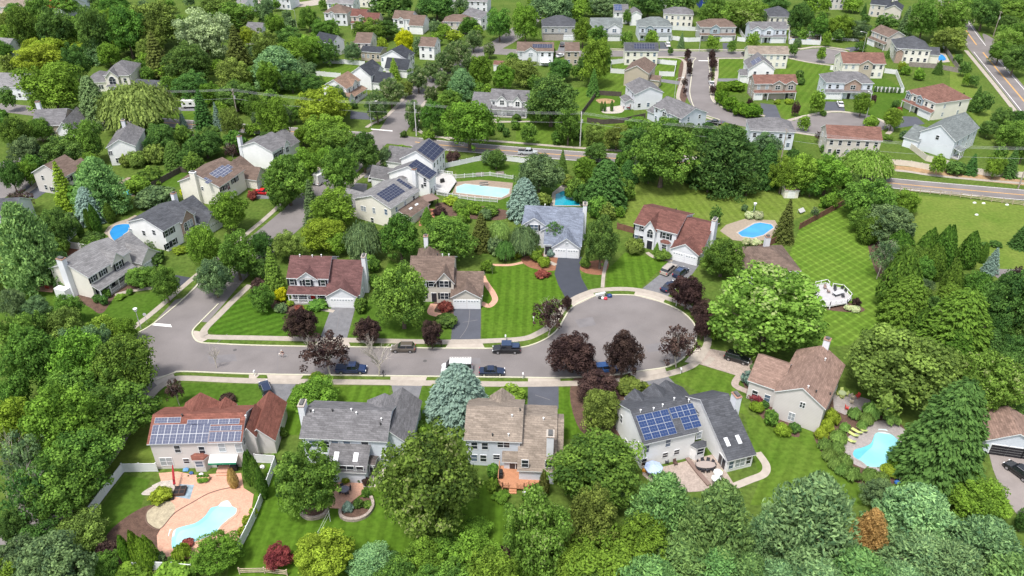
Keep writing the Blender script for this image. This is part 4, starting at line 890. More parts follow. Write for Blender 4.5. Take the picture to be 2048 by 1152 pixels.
h.add('F', -.5, [(1004,205),(1035,208)], 1.3, 1.5, 'dbl'); h.at('F', 0, 1, 4.2, .8, 1.0); h.porch(0, h.W, 1.8, 2.6, .6, 4, False); h.row('F', 0, .5, h.W-.5, 2, 1.5, 1.8, 1.9, 'dbl'); h.at('F', 0, h.W*.5, 0, 1, 2.1, 'door_white')
for a in (-4.6, -1.7): h.at('F', -2.2, a, 0, 2.3, 2.1, 'garage')
h.done()

# ---- compact builder for the far houses
def far(label, A, B, ze, R, wall='white', roof='gray', style='gable', axis='x', Pk=None, D=None, gar=None, gab=(), pent=False, short=None, sides='', n=None, fit2=False, pitch=.55, wings=(), pv=None, floors=(1.6, 4.3), door=None, wcol=None, brick=None, name='house', D0=(4, 18), porch=False):
    h = House(label, A, B, ze, R, style=style, axis=axis, Pk=Pk, D=D, wall=wall, roof=roof, fit2=fit2, pitch=pitch, short=short, D0=D0, name=name)
    g0, g1 = (gar[0]*h.W, gar[1]*h.W) if gar else (-1, -1)
    if pent and gab:
        a, c = gab[-1]; x = h.W*(a+c)/2; x += 0 if not (g0-.8 < x < g1+.8) else 3; h.at('F', 0, x-.7, 0, 1.05, 2.1, 'door_dark'); h.at('F', 0, x+1.0, 1.6, 1.0, 1.3)
    for a, c in gab: h.vol(h.W*a, h.W*c, -.45, min(h.D*.5, 4), h.ze-.1, 'y', .62, wall=wcol or wall, z0=2.9 if pent else 0); h.at('F', -.45, h.W*(a+c)/2, 4.3, 1.6, 1.4, 'dbl')
    n = n or max(2, round(h.W/2.7))
    for z in floors:
        if z > ze-.7: continue
        for k in range(n):
            x = h.W*(k+.5)/n
            if z < 2.5 and g0-.6 < x < g1+.6: continue
            if any(h.W*a-.6 < x < h.W*c+.6 for a, c in gab): continue
            h.at('F', 0, x, z, .95, 1.35)
    if pent:
        b = MB(); b.hexa([(-.2,-1.3,2.55),(h.W+.2,-1.3,2.55),(h.W+.2,-.01,3.2),(-.2,-.01,3.2)], [(-.2,-1.3,2.7),(h.W+.2,-1.3,2.7),(h.W+.2,-.01,3.35),(-.2,-.01,3.35)], 1, 0)
        fix_normals(b.build('pent_roof', [rm(roof), TRIM], h.root).data)
        for x in (.1, h.W*.33, h.W-.1): b = MB(); b.box(x-.1, x+.1, -1.2, -1.0, 0, 2.55); b.build('porch_post', TRIM, h.root)
    if gar: h.vol(g0-.4, g1+.4, -.9, -.01, 2.6, style='shed', zb=2.62, oh=0) if pent else None; h.at('F', -.91 if pent else 0, (g0+g1)/2, 0, min(4.9, g1-g0), 2.2, 'garage')
    if door: h.at('F', 0, h.W*door, 0, 1.1, 2.1, 'door_dark')
    for sd_ in sides: h.sideauto(sd_)
    for wv in wings: h.vol(*wv[:6], **(wv[6] if len(wv) > 6 else {}))
    if pv: h.panels(0, *pv)
    h.done(); return h
far('stone-fronted house with dark gray hipped roof, top of the side street', (1084,54), (1154,54), 5.8, (1101,31), 'gray', 'charcoal', 'hip', gar=(.58,.92), pent=False, short='the stone-fronted house', door=.3, wings=((0,9,-.12,-.01,2.8,'x',dict(style='flat',wall='stoneface')),))
far('white house with gray-green roof, left front gable hidden by maple', (1182,54), (1246,54), 5.8, (1181,35), 'white', 'graygreen', gar=(.55,.92), gab=((.55,.95),), pent=True, short='the gray-green roofed house')
far('pale blue house with gray hipped roof and reddish garage surround', (1278,54), (1346,54), 5.8, (1294,34), 'blue', 'graygreen', 'hip', gar=(.56,.9), gab=((.2,.42),), pent=True, wcol='bluegray', short='the pale blue hipped house')
far('gray house with brown hipped roof and blue-gray center bay', (1400,55), (1474,55), 5.8, (1414,38), 'gray', 'brown', 'hip', gar=(.58,.92), gab=((.28,.55),), pent=True, wcol='bluegray', short='the brown hipped house')
far('blue-gray house with twin front gables beside the white-walled pool', (1500,58), (1576,58), 5.8, (1506,43), 'blue', 'gray', gar=(.6,.95), gab=((.04,.3),(.38,.64)), pent=True, short='the twin-gabled house')
far('navy blue house with white trim at the top edge', (1402,-6), (1428,-6), 5.6, (1402,-22), 'navy', 'dark', short='the navy blue house')
far('cream house with gray hipped roof behind the top street houses', (1327,28), (1388,30), 5.8, (1340,14), 'cream', 'gray', 'hip', short='the cream rear house', sides='L')
far('white house with solar roof and gabled right wing, behind the street', (1228,24), (1258,24), 5.4, (1230,8), 'purewhite', 'gray', short='the rear solar house', pv=('F', [(1229,9),(1244,9),(1243,21),(1228,21)], 5, 3, 'blue'), wings=((7,12,-3,5,5.0,'y'),))
far('cream house with dark solar panels at the street corner', (1249,102), (1318,103), 5.6, (1251,84), 'cream', 'charcoal', short='the cream corner solar house', sides='R', pv=('F', [(1269,87),(1310,88),(1309,97),(1267,99)], 8, 2, 'dark'))
far('white house with brown roof, solar panels and front gable', (1033,102), (1108,103), 5.6, (1039,83), 'white', 'brown', gab=((.2,.55),), short='the white house with umbrella patio', sides='R', pv=('F', [(1062,88),(1105,89),(1104,97),(1068,95)], 8, 2, 'dark'))
far('small tan house with brown roof left of the tall maples', (1130,103), (1160,103), 5.6, (1132,84), 'tan', 'brown', short='the small tan house', sides='R')
far('tan house with large blank gable facing the camera', (1247,142), (1298,148), 5.5, (1284,113), 'tan', 'brown', axis='y', Pk=131, short='the tan blank-gable house', floors=(), sides='R', wings=((9,12.5,2,6,2.8,'x'),))
far('white house with gray roof and lower-right blank wall above fenced lawn', (1270,189), (1328,185), 5.6, (1274,154), 'white', 'gray', axis='y', Pk=174, short='the white house with sunroom', floors=(1.6,), n=3, sides='L', wings=((-3,-.02,1,6,2.8,'y'),))
far('wide white house with gray roof beside the curving street', (1306,212), (1363,238), 5.2, (1334,191), 'blue', 'gray', fit2=True, short='the wide white house at the bend', sides='R', gab=((.3,.55),), wings=((-3,-.02,0,6,2.8,'x'),))
far('pale blue house with gray roof above the willow crown', (1500,262), (1592,266), 5.6, (1500,235), 'blue', 'gray', 'hip', short='the pale blue rear house')
far('stone and siding house with two front gables, brown roof and yellow shrubs', (1509,168), (1596,167), 5.6, (1512,149), 'stone', 'rust', gar=(.0,.2), gab=((.42,.68),(.74,.98)), pent=True, short='the twin-gabled brown-roofed house', sides='L')
far('tan-roofed cream house behind the solar gable', (1497,108), (1579,109), 5.6, (1500,91), 'cream', 'tan', short='the tan-roofed cream house', sides='R')
far('white gabled house with a small solar array', (1497,138), (1551,139), 5.6, (1535,104), 'purewhite', 'gray', axis='y', Pk=120, short='the white gabled solar house', floors=(4.0,), n=2, wings=((-2.5,-.02,1,5,3,'x'),), pv=('L', [(1524,121),(1518,113),(1501,124),(1505,131)], 3, 2, 'light'))
far('cream house with rusty brown roof and tan rear gable beside a white fence', (1686,127), (1773,128), 5.6, (1686,104), 'cream', 'rust', short='the rusty-roofed cream house', gab=((.4,.7),), wcol='tan', sides='L')
far('pale blue house with gray hipped roof and brick center gable', (1652,166), (1749,168), 5.6, (1668,143), 'blue', 'gray', 'hip', gar=(.03,.36), gab=((.4,.75),), pent=True, wcol='brick', short='the brick-centered house', sides='L')
h = far('large cream house with brown hipped roof and angled columned porch', (1812,182), (1873,208), 5.7, (1860,166), 'cream', 'rust', 'hip', gar=(.6,.95), pent=True, gab=((.02,.18),(.4,.6)), wcol='bluegray', short='the brown hipped corner house', sides='R', D=14)
h = far('white board-and-batten house with gray roof inside a cream fence', (1912,283), (1960,255), 5.7, (1876,250), 'batten', 'graygreen', fit2=True, short='the board-and-batten house', sides='L', D0=(6,18)) if False else None
h = House('white board-and-batten house with gray roof inside a cream fence', (1912,283), (1960,255), 5.7, (1882,250), fit2=True, wall='batten', roof='graygreen', short='the board-and-batten house', D0=(8,18))
h.row('F', 0, .5, h.W-.5, 4, 4.2, .8); h.row('F', 0, .5, h.W-.5, 4, 1.6, .8); h.add('L', 0, [(1875,275)], .9, 1.3); h.porch(1, 4, 2, 2.6, .5, 3, False); h.vol(-.8, h.W*.7, h.D-.5, h.D+4, 2.9, 'y', zr=5.2); h.done()
far('wide tan house with brown roof and rear patio slider above main road', (1654,277), (1766,282), 5.6, (1657,249), 'beige', 'rust', short='the tan house above main road', sides='L')
far('tan gabled house with angled porch, upper right cul-de-sac', (1742,61), (1777,75), 5.6, (1762,49), 'beige', 'brown', fit2=True, gar=(.02,.38), pent=True, short='the angled tan house', sides='R')
far('cream house with dark hipped roof beside the small blue pool', (1793,97), (1864,101), 5.6, (1805,72), 'cream', 'charcoal', 'hip', short='the dark hipped pool house', sides='L', wings=((0,2.5,-.7,4,4.8,'y',dict(wall='brick')), (12,16.5,2,9,3.4,'x')))
far('dark-roofed beige house at the top edge, right of center', (1740,8), (1780,12), 5.6, (1745,-8), 'beige', 'dark', short='the top dark-roofed house', wings=((7,14,-5,5,5.2,'y'),), sides='R')
far('gray hipped house half hidden behind top trees', (1538,34), (1586,35), 5.6, (1555,14), 'cream', 'charcoal', 'hip', short='the gray hipped rear house')
far('tall pale house wall showing between trees at the top edge', (1660,-4), (1692,-4), 5.6, (1662,-18), 'pale', 'gray', short='the top-edge pale house')
far('gray-brown hipped house beside the top concrete street', (646,26), (694,28), 5.4, (660,9), 'white', 'brown', 'hip', gab=((.2,.5),), short='the gray-brown hipped house')
far('white house with light gray roof behind the top street', (652,6), (706,8), 5.6, (662,-12), 'purewhite', 'lightgray', short='the top light-gray roof', sides='R')
far('pinkish house with red-brown roof, center gable and garage wing', (700,32), (731,33), 5.6, (704,17), 'salmon', 'redbrown', gab=((.5,.9),), short='the pinkish red-roofed house', wings=((6.6,13,-3,6,3.6,'x',dict(zr=6.8)),(8,12,-4.5,0,3.2,'y')), pent=True)
far('white house with brown-gray roof and tall right gable, top center', (784,37), (823,39), 5.6, (788,20), 'purewhite', 'brown', gab=((.3,.62),), short='the top-center white house', wings=((8.4,14.5,-3,7,3.8,'x',dict(zr=7.0)),), sides='R')
far('beige house with gray-brown hipped roof behind pear trees', (885,44), (944,45), 5.2, (895,29), 'beige', 'brown', 'hip', short='the beige house behind pears', wings=((-3,2,-3,5,3,'y'),))
far('white two-gabled house near the top edge, left of cul-de-sac', (962,38), (994,30), 5.4, (980,8), 'purewhite', 'gray', axis='y', Pk=24, D=12, short='the white two-gabled house')
far('white house with dark roof squeezed among left trees', (664,88), (690,80), 5.4, (650,70), 'purewhite', 'dark', axis='y', Pk=71, D=10, short='the white gable among left trees', floors=(3.6,), n=1)
far('cream house with brown-gray roof, two gables, behind the tan sunroom', (708,86), (741,87), 5.4, (710,64), 'warm', 'brown', short='the cream two-gabled house', wings=((-2.6,1.5,-3,5,4.2,'y'),), sides='R')
far('low tan sunroom building with dark roof beside white fence', (719,103), (761,106), 3.6, (730,92), 'tan', 'dark', short='the tan sunroom', D=7, pitch=.35, floors=(1.9,), n=4)
far('white house with brown-gray roof right of the bright yellow tree', (836,92), (869,94), 5.4, (838,73), 'purewhite', 'brown', short='the white house by the yellow tree', sides='R')
far('red-roofed building at the top left edge behind trees', (88,14), (122,18), 4.5, (90,3), 'white', 'red', short='the red-roofed building', D=14)
for i, (A_, B_, R_, wl, rf, lb) in enumerate([((-10,14),(50,14),(-8,2),'salmon','tan','pale building with tan roof at the far top-left corner'), ((110,2),(150,4),(112,-10),'blue','lightgray','blue-gray roofed building at the top-left edge'),
        ((470,6),(490,8),(472,-4),'purewhite','lightgray','small white house at the top edge among left trees'), ((486,64),(520,66),(488,46),'purewhite','gray','white gabled house half hidden at upper left'),
        ((540,-4),(580,-2),(542,-14),'white','lightgray','white house at the top edge left of the concrete street'), ((880,4),(930,6),(882,-8),'purewhite','lightgray','white house at the top edge above the pear trees'),
        ((700,-8),(742,-6),(704,-20),'cream','gray','cream house touching the top edge by a dark hedge'), ((925,2),(975,4),(928,-12),'white','lightgray','pale house touching the top edge left of cul-de-sac'),
        ((1300,-2),(1336,0),(1302,-14),'purewhite','gray','white house touching the top edge right of center'), ((-30,96),(12,99),(-28,88),'white','lightgray','low white-roofed building at left edge among trees'),
        ((1760,-20),(1800,-16),(1762,-32),'cream','gray','cream house beyond the top edge trees at right')]):
    far(lb, A_, B_, 5.2, R_, wl, rf, D=10)
# sheds and small buildings
def shed(label, A, B, ze=2.2, D=2.6, wall='beige', roof='brown', pitch=.5, name='shed', doors=True, axis='x', kind='gable'):
    h = House(label, A, B, ze, D=D, wall=wall, roof=roof, pitch=pitch, name=name, cat=name.replace('_', ' '), oh=.15, axis=axis)
    if doors: h.at('F', 0, h.W/2, 0, min(1.6, h.W*.5), 1.8, 'door_dark' if wall in ('purewhite', 'graybox') else 'door_white')
    h.done(); return h
WALLS['graybox'] = (.17,.155,.15); ROOFS['graybox'] = (.13,.11,.105)
shed('small cream shed with brown roof against the tall hedge', (1570,382), (1600,382), wall='cream', roof='brown')
shed('gray-brown storage shed against the sunroom wall', (733,930), (750,932), 2.3, 1.8, 'graybox', 'graybox', .3)
shed('white shed with dark door and heart windows beyond the willow', (258,277), (291,272), 2.4, 3, 'purewhite', 'brown')
shed('small brown shed among trees below the motorhome', (364,269), (381,269), 2.3, 2.6, 'tan', 'brown')
shed('small white shed beside white fence in upper-left yard', (575,150), (598,150), 2.3, 3, 'purewhite', 'charcoal')
shed('dark-roofed gazebo in the trees between the two left houses', (175,245), (208,247), 2.4, 4, 'graybox', 'graybox')
shed('small white shed with red roof near the umbrella house', (986,130), (1008,131), 2.4, 4, 'purewhite', 'rust')
# ---------------------------------------------------------------- trees, shrubs and other plants
LEAF = dict(
    dm=leafmat('leaf_mid', (.045,.098,.022), (.14,.23,.048)), dd=leafmat('leaf_dark', (.036,.08,.024), (.11,.185,.05)),
    db=leafmat('leaf_bright', (.065,.125,.020), (.175,.27,.045)), dy=leafmat('leaf_yellow_green', (.11,.155,.018), (.25,.315,.045)),
    do=leafmat('leaf_olive', (.065,.095,.024), (.20,.25,.066)), dg=leafmat('leaf_gray_green', (.05,.09,.045), (.145,.205,.10)),
    dl=leafmat('leaf_light', (.065,.125,.022), (.16,.25,.055), (.30,.37,.14)), pe=leafmat('leaf_cream_dotted', (.045,.08,.034), (.13,.185,.07), (.47,.47,.30)),
    pu=leafmat('leaf_burgundy', (.034,.022,.024), (.105,.062,.064)), rd=leafmat('leaf_crimson', (.10,.02,.025), (.28,.075,.08)),
    ss=leafmat('leaf_silver', (.13,.19,.10), (.34,.41,.25)), wi=leafmat('leaf_willow', (.10,.155,.045), (.235,.31,.10)),
    sp=leafmat('needle_dark', (.022,.06,.02), (.078,.145,.045)), so=leafmat('needle_olive', (.05,.065,.02), (.13,.14,.045)), sb=leafmat('needle_blue', (.07,.115,.115), (.24,.315,.31)),
    pi=leafmat('needle_pine', (.055,.12,.045), (.20,.31,.115)), pg=leafmat('needle_pine_gray', (.06,.13,.065), (.26,.375,.19)), ar=leafmat('arborvitae_green', (.03,.07,.014), (.10,.165,.03)),
    ab=leafmat('arborvitae_bright', (.045,.10,.015), (.145,.235,.03)), ye=leafmat('leaf_golden', (.30,.33,.01), (.65,.60,.03)), ol=leafmat('leaf_olive_light', (.045,.085,.022), (.15,.225,.05), (.33,.38,.16)), og=leafmat('leaf_orange', (.22,.15,.05), (.46,.30,.13)),
    gr=leafmat('blade_green', (.08,.155,.04), (.24,.35,.11)), lw=leafmat('leaf_variegated', (.22,.30,.12), (.6,.65,.4)))
BARK = mat('bark', (.13,.10,.08), .95, .25, 2); BARKG = mat('bark_pale', (.42,.38,.33), .95, .2, 2)
RNG = np.random.default_rng(7)
def quads(c, n, size, aspect=1.0, up=None, jit=.55):
    """leaf-sized diamonds at centres c facing roughly n; 'up' stretches them along a direction"""
    N = len(c); n = n+RNG.normal(0, jit, (N, 3)); n /= np.linalg.norm(n, axis=1)[:, None]
    r = RNG.normal(0, 1, (N, 3)) if up is None else up
    t = r-(r*n).sum(1)[:, None]*n; t /= np.linalg.norm(t, axis=1)[:, None]+1e-9; b = np.cross(n, t)
    s = (size*RNG.uniform(.7, 1.35, N))[:, None]
    return np.stack([c-t*s*aspect, c+b*s*.8, c+t*s*aspect, c-b*s*.8], 1)
def leaf_obj(name, Q, var, m):
    N = len(Q); me = bpy.data.meshes.new(name); me.vertices.add(4*N); me.vertices.foreach_set('co', Q.reshape(-1).astype(np.float32))
    me.loops.add(4*N); me.loops.foreach_set('vertex_index', np.arange(4*N, dtype=np.int32)); me.polygons.add(N)
    me.polygons.foreach_set('loop_start', np.arange(0, 4*N, 4, dtype=np.int32)); me.polygons.foreach_set('loop_total', np.full(N, 4, dtype=np.int32))
    a = me.attributes.new('var', 'FLOAT', 'FACE'); a.data.foreach_set('value', var.astype(np.float32)); me.update(calc_edges=True); me.materials.append(m)
    return me
def sph(N):
    v = RNG.normal(0, 1, (N, 3)); return v/np.linalg.norm(v, axis=1)[:, None]
def crown_broad(a, nb=85, lp=120, ls=.045, lump=.25, z0=.18, shape=1.0, jit=.5, flat=1.0):
    """R=1, height a: limbs' leaf clumps spread through an uneven ellipsoid"""
    cz = (z0*a+a)/2; V = (a-z0*a)/2; Q = []; W = []
    no = int(nb*.62); i_ = np.arange(no)+.5; zf = 1-1.75*i_/no; th_ = i_*2.39996+RNG.uniform(0, 6)     # outer boughs evenly spread, inner ones at random
    d = np.concatenate([np.stack([np.cos(th_)*np.sqrt(1-zf**2), np.sin(th_)*np.sqrt(1-zf**2), zf], 1)+RNG.normal(0, .07, (no, 3)), sph(nb-no)]); d /= np.linalg.norm(d, axis=1)[:, None]
    rad = np.concatenate([RNG.uniform(.70, .93, no), RNG.uniform(.2, .65, nb-no)])
    wob = 1+.13*np.sin(3*np.arctan2(d[:, 1], d[:, 0])+RNG.uniform(0, 6))+.10*np.sin(5*d[:, 2]+2*np.arctan2(d[:, 1], d[:, 0])+RNG.uniform(0, 6))+RNG.normal(0, .07, nb)
    wid = np.sqrt(np.clip(1-np.abs(d[:, 2])**2.2, 0, 1))**(shape-1) if shape != 1 else 1
    C = d*rad[:, None]*wob[:, None]; C[:, 0] *= 1-.0; C[:, 2] = C[:, 2]*V*.92+cz; C[:, :2] *= .85
    for k in range(nb):
        r = lump*RNG.uniform(.4, 1.3); n = int(lp*max(.3, (r/lump)**1.7)); u = sph(n); u[:, 2] = np.where(RNG.random(n) < .6, np.abs(u[:, 2]), u[:, 2])
        ax = RNG.uniform(.75, 1.3, 3); p = C[k]+u*np.array([r, r, r*flat])*ax*RNG.uniform(.6, 1.1, (n, 1)); Q.append(quads(p, u, ls, 1.1, jit=jit)); W.append(np.clip(RNG.normal(.45, .20, n)+RNG.normal(0, .22), 0, 1))
    return np.concatenate(Q), np.concatenate(W)
def crown_pine(a, nb=60, lp=70, ls=.05, z0=.1):
    """white pine: boughs in loose whorls, tufts of long needles pointing out and up"""
    Q = []; W = []
    for k in range(nb):
        f = (k+.5)/nb; z = a*(z0+(1-z0)*f); R = (1-f**2.4)*.85+.1; th = k*2.4+RNG.uniform(-.3, .3); nt_ = 5
        for j in range(nt_):
            rr = R*(.3+.7*j/(nt_-1)); c = np.array([math.cos(th+RNG.normal(0,.12))*rr, math.sin(th+RNG.normal(0,.12))*rr, z-.10*a*(rr**1.5)*.5+RNG.normal(0, .03)])
            n = lp//nt_*2; u = sph(n); r = .17*RNG.uniform(.8, 1.2); p = c+u*np.array([r, r, r*.6])
            out = np.array([math.cos(th), math.sin(th), .9]); up = out+RNG.normal(0, .45, (n, 3)); Q.append(quads(p, u, ls*.62, 2.1, up=up, jit=.5)); W.append(np.clip(RNG.normal(.45, .22, n)+RNG.normal(0, .12), 0, 1))
    return np.concatenate(Q), np.concatenate(W)
def crown_spruce(a, tiers=17, ls=.05, z0=.05, droop=.25, dens=1.0, power=.9, tip=.03):
    Q = []; W = []
    for t in range(tiers):
        f = (t+.3)/tiers; R = tip+(1-tip)*(1-f)**power; z = a*(z0+(1-z0)*f); nb = max(6, int(17*R)+5); off = RNG.uniform(0, 6)
        for k in range(nb):
            th = off+2*math.pi*k/nb+RNG.normal(0, .1); L = R*RNG.uniform(.8, 1.08); n = int((14+46*L)*dens); s = RNG.uniform(.1, 1, n)**.7
            side = RNG.normal(0, 1, n)*(.16*(1.05-s)*L+.035); x = s*L
            zz = z-droop*x*x*a*.22-np.abs(side)*.3+RNG.normal(0, .02, n)+.02
            p = np.stack([np.cos(th)*x-np.sin(th)*side, np.sin(th)*x+np.cos(th)*side, zz], 1)
            nrm = np.stack([np.cos(th)*.45+0*x, np.sin(th)*.45+0*x, 1+0*x], 1); up = np.stack([np.cos(th)+0*x, np.sin(th)+0*x, -.35+0*x], 1)+RNG.normal(0, .35, (n, 3))
            Q.append(quads(p, nrm, ls*.75, 1.5, up=up, jit=.35)); W.append(np.clip(.25+.5*s+RNG.normal(0, .18, n), 0, 1))
    c = np.stack([RNG.normal(0, .05, 60), RNG.normal(0, .05, 60), RNG.uniform(.9*a, a, 60)], 1); Q.append(quads(c, sph(60), ls*.7, 1.5)); W.append(RNG.random(60))
    return np.concatenate(Q), np.concatenate(W)
def crown_arb(a, n=5200, ls=.10, lobes=3):
    Q = []; W = []
    for l in range(lobes):
        m = n//lobes; f = RNG.random(m)**.85; th = RNG.uniform(0, 2*math.pi, m); ox, oy = (RNG.normal(0, .16, 2) if lobes > 1 else (0, 0)); hh = a*RNG.uniform(.86, 1.0) if l else a
        R = (np.sin(np.clip((f*.93+.07)*math.pi, 0, math.pi))**.55*np.where(f > .3, (1-f)**.32*1.15, 1))*(.78 if lobes > 1 else .98)*(1+.07*np.sin(7*th+9*f))
        p = np.stack([np.cos(th)*R+ox, np.sin(th)*R+oy, f*hh], 1); p += RNG.normal(0, .035, p.shape)
        nn = np.stack([np.cos(th), np.sin(th), .35+0*th], 1); up = np.array([0, 0, 1.])+RNG.normal(0, .25, (m, 3)); Q.append(quads(p, nn, ls*.62, 1.7, up=up, jit=.4)); W.append(np.clip(RNG.normal(.45, .22, m)+.15*np.sin(5*th+14*f), 0, 1))
    return np.concatenate(Q), np.concatenate(W)
def crown_willow(a, nb=80, ls=.034):
    Q = []; W = []; cz = a*.62
    for k in range(nb):
        d = sph(1)[0]; d[2] = abs(d[2])*.9; c = np.array([d[0]*.72, d[1]*.72, cz+d[2]*a*.32]); m = 26
        for j in range(m):
            q = c+RNG.normal(0, .10, 3); L = RNG.uniform(.25, .75)*a*.42; ns = 7
            z = q[2]-np.linspace(0, 1, ns)*L; o = d[:2]*.22*np.sqrt(np.linspace(0, 1, ns))[:, None]
            z = np.maximum(z, .06*a); p = np.stack([q[0]+o[:, 0], q[1]+o[:, 1], z], 1)+RNG.normal(0, .012, (ns, 3))
            nn = np.tile(np.array([d[0], d[1], .4]), (ns, 1)); Q.append(quads(p, nn, ls, 1.9, up=np.tile([0, 0, 1.], (ns, 1)), jit=.4)); W.append(np.clip(RNG.normal(.5, .2)+RNG.normal(0, .12, ns), 0, 1))
    return np.concatenate(Q), np.concatenate(W)
def crown_grass(a, n=2200):
    Q = []; W = []
    th = RNG.uniform(0, 2*math.pi, n); reach = RNG.uniform(.2, 1, n)
    for s in np.linspace(.15, 1, 6):
        r = reach*s**1.3; z = a*(math.sin(s*2.0)*.9)*(1.15-reach*.55)*(1 if s < 1 else .95)
        p = np.stack([np.cos(th)*r, np.sin(th)*r, np.maximum(z, .03)+0*r], 1); d = np.stack([np.cos(th), np.sin(th), 1.4*(1-1.5*s)+0*th], 1)
        nn = np.stack([np.cos(th)*.5, np.sin(th)*.5, 1+0*th], 1); Q.append(quads(p, nn, .05, 2.6, up=d, jit=.45)); W.append(np.clip(RNG.normal(.3+.4*s, .2, n), 0, 1))
    return np.concatenate(Q), np.concatenate(W)
def branches(a, R=1.0, depth=4, seed=1, thick=.045, first=.2, nb=7, spread=.75):
    rg = random.Random(seed); b = MB()
    def grow(p, d, L, r, lev):
        q = p+d*L; mid = p+d*L*.5+Vector((rg.gauss(0,.04),rg.gauss(0,.04),rg.gauss(0,.03)))*L*2
        b.tube([p, mid, q], [r, r*.8, r*.6], 5 if lev < 2 else 3, cap=False)
        if lev >= depth: return
        for k in range(rg.choice([2,3,3]) if lev else nb):
            az = rg.uniform(0, 6.28); sp_ = spread*rg.uniform(.6, 1.2); nd = (d+Vector((math.cos(az)*sp_, math.sin(az)*sp_, rg.uniform(-.1,.35)))).normalized()
            st = p+(q-p)*(rg.uniform(.45, 1) if lev else rg.uniform(.35, 1.0)); grow(st, nd, L*rg.uniform(.52, .78) if lev else a*rg.uniform(.28,.42), r*.5, lev+1)
    grow(Vector((0,0,0)), Vector((0,0,1)), a*.5, thick, 0)
    return b
KIND = {}
def kind(k, a, gen, nvar, m, trunk=True, name='tree', cat='tree', thick=.05, bark=None, tfrac=.7, vis=.0, deco=None):
    L = []
    for i in range(nvar):
        Q, W = gen(); L.append(leaf_obj('crown', Q, W, m))
    tb = None
    if trunk:
        b = MB(); b.tube([(0,0,0),(0,0,a*.15),(.02,.01,a*.4),(0,0,a*tfrac)], [thick*1.5, thick, thick*.8, thick*.35], 7)
        rg = random.Random(len(KIND))
        for j in range(6):
            t = 6.28*j/6+rg.random(); z = a*rg.uniform(.22, .42); b.tube([(0,0,z),(math.cos(t)*.3,math.sin(t)*.3,z+a*.1),(math.cos(t)*.62,math.sin(t)*.62,z+a*.25)], [thick*.55, thick*.35, thick*.12], 5)
        o = b.build('trunk', bark or BARK); tb = o.data; bpy.data.objects.remove(o)
    KIND[k] = dict(a=a, crowns=L, trunk=tb, name=name, cat=cat, vis=vis)
B = lambda **k: (lambda: crown_broad(**k))
kind('b', 2.0, B(a=2.0, nb=135, lp=150, ls=.031, z0=.05, lump=.20), 6, LEAF['dm'])
kind('c', 2.0, B(a=2.0, nb=170, lp=135, lump=.165, ls=.027, z0=.03), 3, LEAF['dm'])      # finer, denser
kind('w', 1.7, lambda: crown_willow(1.7), 2, LEAF['wi'], thick=.07)
kind('p', 1.9, lambda: crown_pine(1.9, nb=90, lp=125, ls=.04), 3, LEAF['pi'], name='pine_tree', cat='tree')
kind('s', 2.6, lambda: crown_spruce(2.6, ls=.045, dens=1.3, power=.8), 3, LEAF['sp'], name='spruce_tree', tfrac=.9, thick=.045)
kind('f', 1.9, lambda: crown_spruce(1.9, tiers=30, power=.5, ls=.045, dens=1.25, droop=.12), 2, LEAF['sp'], name='conifer_tree', tfrac=.9)
kind('a', 3.6, lambda: crown_arb(3.6), 2, LEAF['ar'], name='arborvitae', thick=.12)
kind('h', 1.5, B(a=1.5, nb=70, lp=120, z0=.0, lump=.27, ls=.075, jit=.35), 3, LEAF['dm'], name='shrub', cat='shrub', trunk=False)
kind('o', 1.3, lambda: crown_broad(1.3, nb=60, lp=150, z0=.0, lump=.34, ls=.06, jit=.2), 1, LEAF['dm'], name='shrub', cat='shrub', trunk=False)
kind('g', 1.0, lambda: crown_willow(1.0, 46, .05), 3, LEAF['gr'], name='ornamental_grass', cat='ornamental grass', trunk=False)
kind('x', 1.9, B(a=1.9, nb=46, lp=75, lump=.2, ls=.04), 2, LEAF['pu'], thick=.04)      # thin see-through crown
def with_branches(k, seed, m, depth=4, thick=.04):
    a = KIND[k]['a']; b = branches(a, depth=depth, seed=seed, thick=thick); o = b.build('trunk', m); KIND[k]['trunk'] = o.data; bpy.data.objects.remove(o)
with_branches('x', 5, BARKG)
b_ = branches(2.1, depth=5, seed=11, thick=.055, nb=9); o_ = b_.build('branches', BARKG); KIND['n'] = dict(a=2.1, crowns=[], trunk=o_.data, name='bare_tree', cat='tree', vis=0); bpy.data.objects.remove(o_)
# colour code -> material, words for the label
CC = dict(m=('dm','mid-green'), d=('dd','dark green'), b=('db','bright green'), y=('dy','yellow-green'), o=('do','olive-green'), g=('dg','gray-green'), l=('dl','light-tipped green'), x=('ol','light-tipped olive'), e=('pe','cream-dotted dark'), u=('pu','burgundy'),
    r=('rd','crimson'), s=('ss','silvery'), w=('wi','soft green'), S=('sp','dark'), O=('so','olive-brown'), B=('sb','blue'), P=('pi','green'), G=('pg','gray-green'), A=('ar','deep green'), L=('ab','bright green'), Y=('ye','golden yellow'), R=('og','orange-brown'), v=('gr','pale green'), W=('lw','white-flecked'), n=(None,'bare'))
WORD = dict(b='broadleaf tree', c='dense round tree', w='weeping willow', p='bushy pine', s='conical spruce', f='broad conifer', a='columnar arborvitae', h='shrub', o='clipped round shrub', g='ornamental grass clump', x='thin-crowned tree', n='leafless tree')
OBJN = dict(b='broadleaf_tree', c='broadleaf_tree', w='willow_tree', p='pine_tree', s='spruce_tree', f='conifer_tree', a='arborvitae', h='shrub', o='clipped_shrub', g='ornamental_grass', x='maple_tree', n='bare_tree')
PLANTS = []; tr = random.Random(3)
